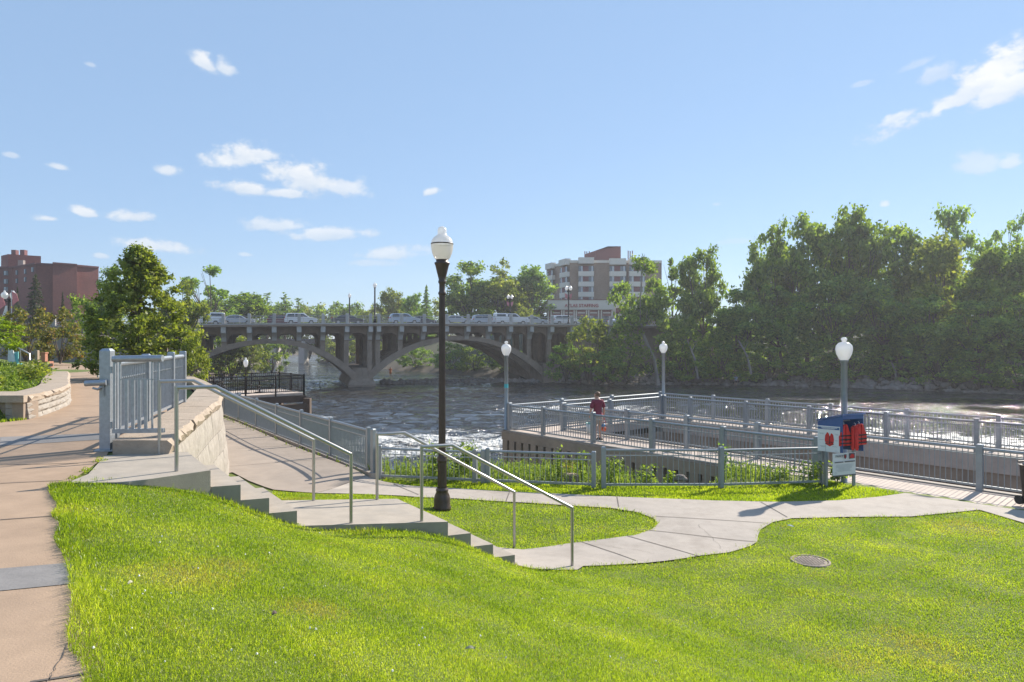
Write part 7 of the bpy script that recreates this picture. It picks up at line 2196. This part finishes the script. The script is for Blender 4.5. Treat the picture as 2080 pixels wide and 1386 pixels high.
mb = MB(); mb.bar((x - 0.17, y + 0.2, z - 0.1), (x - 0.24, y + 0.3, z + 0.4), 0.35, 0.04); mb.build('backrest', M['teal_paint'], t, True)
for sx in (-.15, .15):
    for sy in (-.17, .17):
        mb = MB(); mb.bar((x + sx, y + sy, z - 0.1), (x + sx, y + sy, z - 0.5), 0.04); mb.build('leg', M['teal_paint'], t, True)
mb = MB(); a = P(21, 707, 29.2); mb.add([(a[0] - .1, a[1], a[2]), (a[0] + .1, a[1], a[2] - .05), (a[0] + .22, a[1], a[2] - .65), (a[0] - .12, a[1], a[2] - .6), (a[0] - .1, a[1] + .03, a[2]), (a[0] + .1, a[1] + .03, a[2] - .05), (a[0] + .22, a[1] + .03, a[2] - .65), (a[0] - .12, a[1] + .03, a[2] - .6)], [(0, 1, 2, 3), (7, 6, 5, 4), (0, 4, 5, 1), (1, 5, 6, 2), (2, 6, 7, 3), (3, 7, 4, 0)]); mb.build('cloth', M['banner_white'], t, True)
t = thing('white_rail', 'short white rail on the grass left of the thick gate post', 'railing', P(200, 752, 30))
a, b = P(192, 739, 30), P(214, 739, 30.2); mb = MB(); mb.bar(a, b, 0.06); mb.build('rail', M['white'], t, True)
for q in (P(199, 739, 30.05), P(211, 739, 30.15)):
    mb = MB(); mb.bar(q, (q[0], q[1], -1.7), 0.06); mb.build('post', M['white'], t, True)

# ------------------------------------------------------------------ sky, sun, air, camera
SUN_AZ, SUN_EL = R(46), R(33.5)            # azimuth measured from +Y towards +X
sun = bpy.data.lights.new('sun', 'SUN'); sun.energy = 4.4; sun.angle = R(0.53); sun.color = (1.0, 0.92, 0.80)
so = bpy.data.objects.new('sun', sun); COL.objects.link(so)
sd_ = Vector((math.sin(SUN_AZ) * math.cos(SUN_EL), math.cos(SUN_AZ) * math.cos(SUN_EL), math.sin(SUN_EL)))
so.rotation_euler = (-sd_).to_track_quat('-Z', 'Y').to_euler()
so.location = (0, 0, 40)
w = bpy.data.worlds.new('World'); scene.world = w; w.use_nodes = True
nt = w.node_tree; L = nt.links.new
bg = nt.nodes['Background']; bg.inputs[1].default_value = 0.109
sky = nt.nodes.new('ShaderNodeTexSky'); sky.sky_type = 'NISHITA'; sky.sun_disc = False
sky.sun_elevation = SUN_EL; sky.sun_rotation = SUN_AZ
sky.air_density = 1.0; sky.dust_density = 0.0; sky.ozone_density = 1.6; sky.altitude = 250
tc = nt.nodes.new('ShaderNodeTexCoord')
sx = nt.nodes.new('ShaderNodeSeparateXYZ'); L(tc.outputs['Generated'], sx.inputs[0])


def mth(op, a, b=None, c=None, clamp=False):
    n = nt.nodes.new('ShaderNodeMath'); n.operation = op; n.use_clamp = clamp
    for i, v in enumerate((a, b, c)):
        if v is None: continue
        if isinstance(v, (int, float)): n.inputs[i].default_value = v
        else: L(v, n.inputs[i])
    return n.outputs[0]


az = mth('ARCTAN2', sx.outputs[0], sx.outputs[1])
el = mth('ARCSINE', sx.outputs[2])
cv = nt.nodes.new('ShaderNodeCombineXYZ'); L(az, cv.inputs[0]); L(el, cv.inputs[1])
def wn(scale, detail, sxy=(1, 1, 1), off=(0, 0, 0)):
    mp = nt.nodes.new('ShaderNodeMapping'); mp.inputs['Scale'].default_value = sxy; mp.inputs['Location'].default_value = off; L(cv.outputs[0], mp.inputs[0])
    n = nt.nodes.new('ShaderNodeTexNoise'); n.inputs['Scale'].default_value = scale; n.inputs['Detail'].default_value = detail; n.inputs['Roughness'].default_value = 0.58
    L(mp.outputs[0], n.inputs['Vector']); return n
n1 = wn(24, 9, (0.65, 1.0, 1)); n2 = wn(75, 7, (0.7, 1, 1), (3, 1, 0)); n3 = wn(30, 6, (0.5, 1.1, 1), (7, 2, 0))
nz_ = mth('ADD', mth('MULTIPLY_ADD', n1.outputs[0], 2.9, -1.45), mth('MULTIPLY_ADD', n2.outputs[0], 1.7, -0.85))
# cumulus heaps by compass bearing and height: (bearing, height, half width, half height, strength, tilt) in surveyed pixels
clouds = [(412, 128, 34, 20, .95, .35), (458, 140, 26, 18, .9, .1), (335, 346, 34, 15, .9, 0), (460, 326, 78, 30, 1, -.12), (520, 316, 56, 13, .9, 0), (620, 365, 95, 36, 1.1, .04), (690, 380, 64, 26, .8, .1), (505, 385, 74, 18, .95, .05), (575, 395, 70, 12, .9, .02), (552, 459, 78, 17, .75, -.05), (675, 477, 108, 15, .8, -.06), (280, 443, 60, 15, .95, -.03), (165, 431, 34, 11, .95, .08), (93, 444, 30, 9, .95, .05), (320, 503, 88, 17, .85, .06), (797, 517, 86, 18, .75, -.08), (760, 535, 70, 10, .5, 0), (878, 390, 24, 11, .9, -.2), (120, 340, 28, 9, .8, .1), (20, 316, 24, 8, .55, 0), (205, 521, 22, 7, .7, 0), (183, 132, 16, 6, .5, .1), (497, 518, 16, 6, .5, 0), (1455, 415, 14, 6, .35, 0), (1797, 415, 14, 9, .75, 0), (1985, 338, 60, 24, .55, .1), (2052, 334, 32, 15, .65, 0), (1900, 155, 42, 22, .55, -.3), (1862, 132, 46, 9, .4, -.25), (1752, 171, 24, 7, .4, -.15), (2040, 138, 105, 44, 1.0, -.35), (1925, 214, 165, 24, .95, -.34), (1830, 238, 60, 12, .8, -.3), (2060, 178, 110, 34, .95, -.3), (1505, 490, 60, 8, .3, -.05)]
acc = None; shade = None
for (u, v, wu, wv, stg, tilt) in clouds:
    a0 = math.atan((u - CU) / F); r_ = math.hypot(1, (u - CU) / F); e0 = math.atan((CV - v) / F / r_)
    ka = math.cos(a0) ** 2 / F * wu * 1.12; ke = math.cos(a0) / F * wv * 1.25
    da = mth('SUBTRACT', az, a0)
    de = mth('SUBTRACT', el, e0)
    de2 = mth('MULTIPLY_ADD', da, tilt, de) if tilt else de       # tilt < 0 rises to the right
    p = mth('MULTIPLY', da, 1 / ka); q = mth('MULTIPLY', de2, 1 / ke)
    # flatter base
    q2 = mth('MULTIPLY', q, mth('MULTIPLY_ADD', mth('LESS_THAN', q, 0.0), 0.55, 1.0))
    rr = mth('SQRT', mth('ADD', mth('MULTIPLY', p, p), mth('MULTIPLY', q2, q2)))
    m_ = mth('ADD', mth('SUBTRACT', 0.95, rr), mth('MULTIPLY', nz_, 0.72))
    mr = nt.nodes.new('ShaderNodeMapRange'); mr.interpolation_type = 'SMOOTHSTEP'; L(m_, mr.inputs[0]); mr.inputs[1].default_value = -0.05; mr.inputs[2].default_value = 0.62; mr.inputs[4].default_value = min(1, stg)
    acc = mr.outputs[0] if acc is None else mth('MAXIMUM', acc, mr.outputs[0])
    sh_ = mth('MULTIPLY', mr.outputs[0], mth('MULTIPLY_ADD', q, 0.5, 0.5, True))
    shade = sh_ if shade is None else mth('MAXIMUM', shade, sh_)
alpha = mth('MULTIPLY', acc, mth('GREATER_THAN', sx.outputs[1], 0.0))
# cloud tone: sunlit tops, greyer undersides
tone = mth('ADD', mth('MULTIPLY', shade, 0.9), mth('MULTIPLY_ADD', n3.outputs[0], 1.6, -0.6), None, True)
cc = nt.nodes.new('ShaderNodeMixRGB'); L(tone, cc.inputs[0]); cc.inputs[1].default_value = (2.9, 3.5, 4.3, 1); cc.inputs[2].default_value = (4.9, 4.95, 5.0, 1)
mx = nt.nodes.new('ShaderNodeMixRGB'); L(mth('MULTIPLY', alpha, 0.93), mx.inputs[0]); veil = nt.nodes.new('ShaderNodeMixRGB'); veil.inputs[0].default_value = 0.74; L(sky.outputs[0], veil.inputs[1]); veil.inputs[2].default_value = (1.72, 2.6, 3.95, 1)
L(veil.outputs[0], mx.inputs[1]); L(cc.outputs[0], mx.inputs[2])
L(mx.outputs[0], bg.inputs[0])

hb = MB(); hb.box((40, 130, 11.0), (760, 440, 41))
hz_o = hb.build('haze', bpy.data.materials.new('haze_air'))
hm = hz_o.data.materials[0]; hm.use_nodes = True
for n in list(hm.node_tree.nodes):
    if n.type == 'BSDF_PRINCIPLED': hm.node_tree.nodes.remove(n)
pv = hm.node_tree.nodes.new('ShaderNodeVolumePrincipled'); pv.inputs['Color'].default_value = (0.93, 0.95, 1.0, 1); pv.inputs['Density'].default_value = 0.0005; pv.inputs['Anisotropy'].default_value = 0.3
hm.node_tree.links.new(pv.outputs[0], hm.node_tree.nodes['Material Output'].inputs['Volume'])
props(hz_o, 'thin sunlit summer haze over the river', 'haze', kind='stuff')

cam = bpy.data.cameras.new('camera'); cam.lens = 24.0; cam.sensor_width = 36; cam.clip_end = 4000; cam.clip_start = 0.05
co = bpy.data.objects.new('camera', cam); COL.objects.link(co); co.rotation_euler = (R(90), 0, 0)
scene.camera = co
vs_ = scene.view_settings; vs_.view_transform = 'Standard'; vs_.look = 'None'; vs_.gamma = 1; vs_.exposure = 0.9; vs_.use_curve_mapping = False
cy = scene.cycles
cy.use_denoising = True; cy.max_bounces = 6; cy.diffuse_bounces = 3; cy.glossy_bounces = 3; cy.transmission_bounces = 4; cy.transparent_max_bounces = 8; cy.volume_bounces = 0
cy.sample_clamp_indirect = 6.0; cy.caustics_reflective = False; cy.caustics_refractive = False
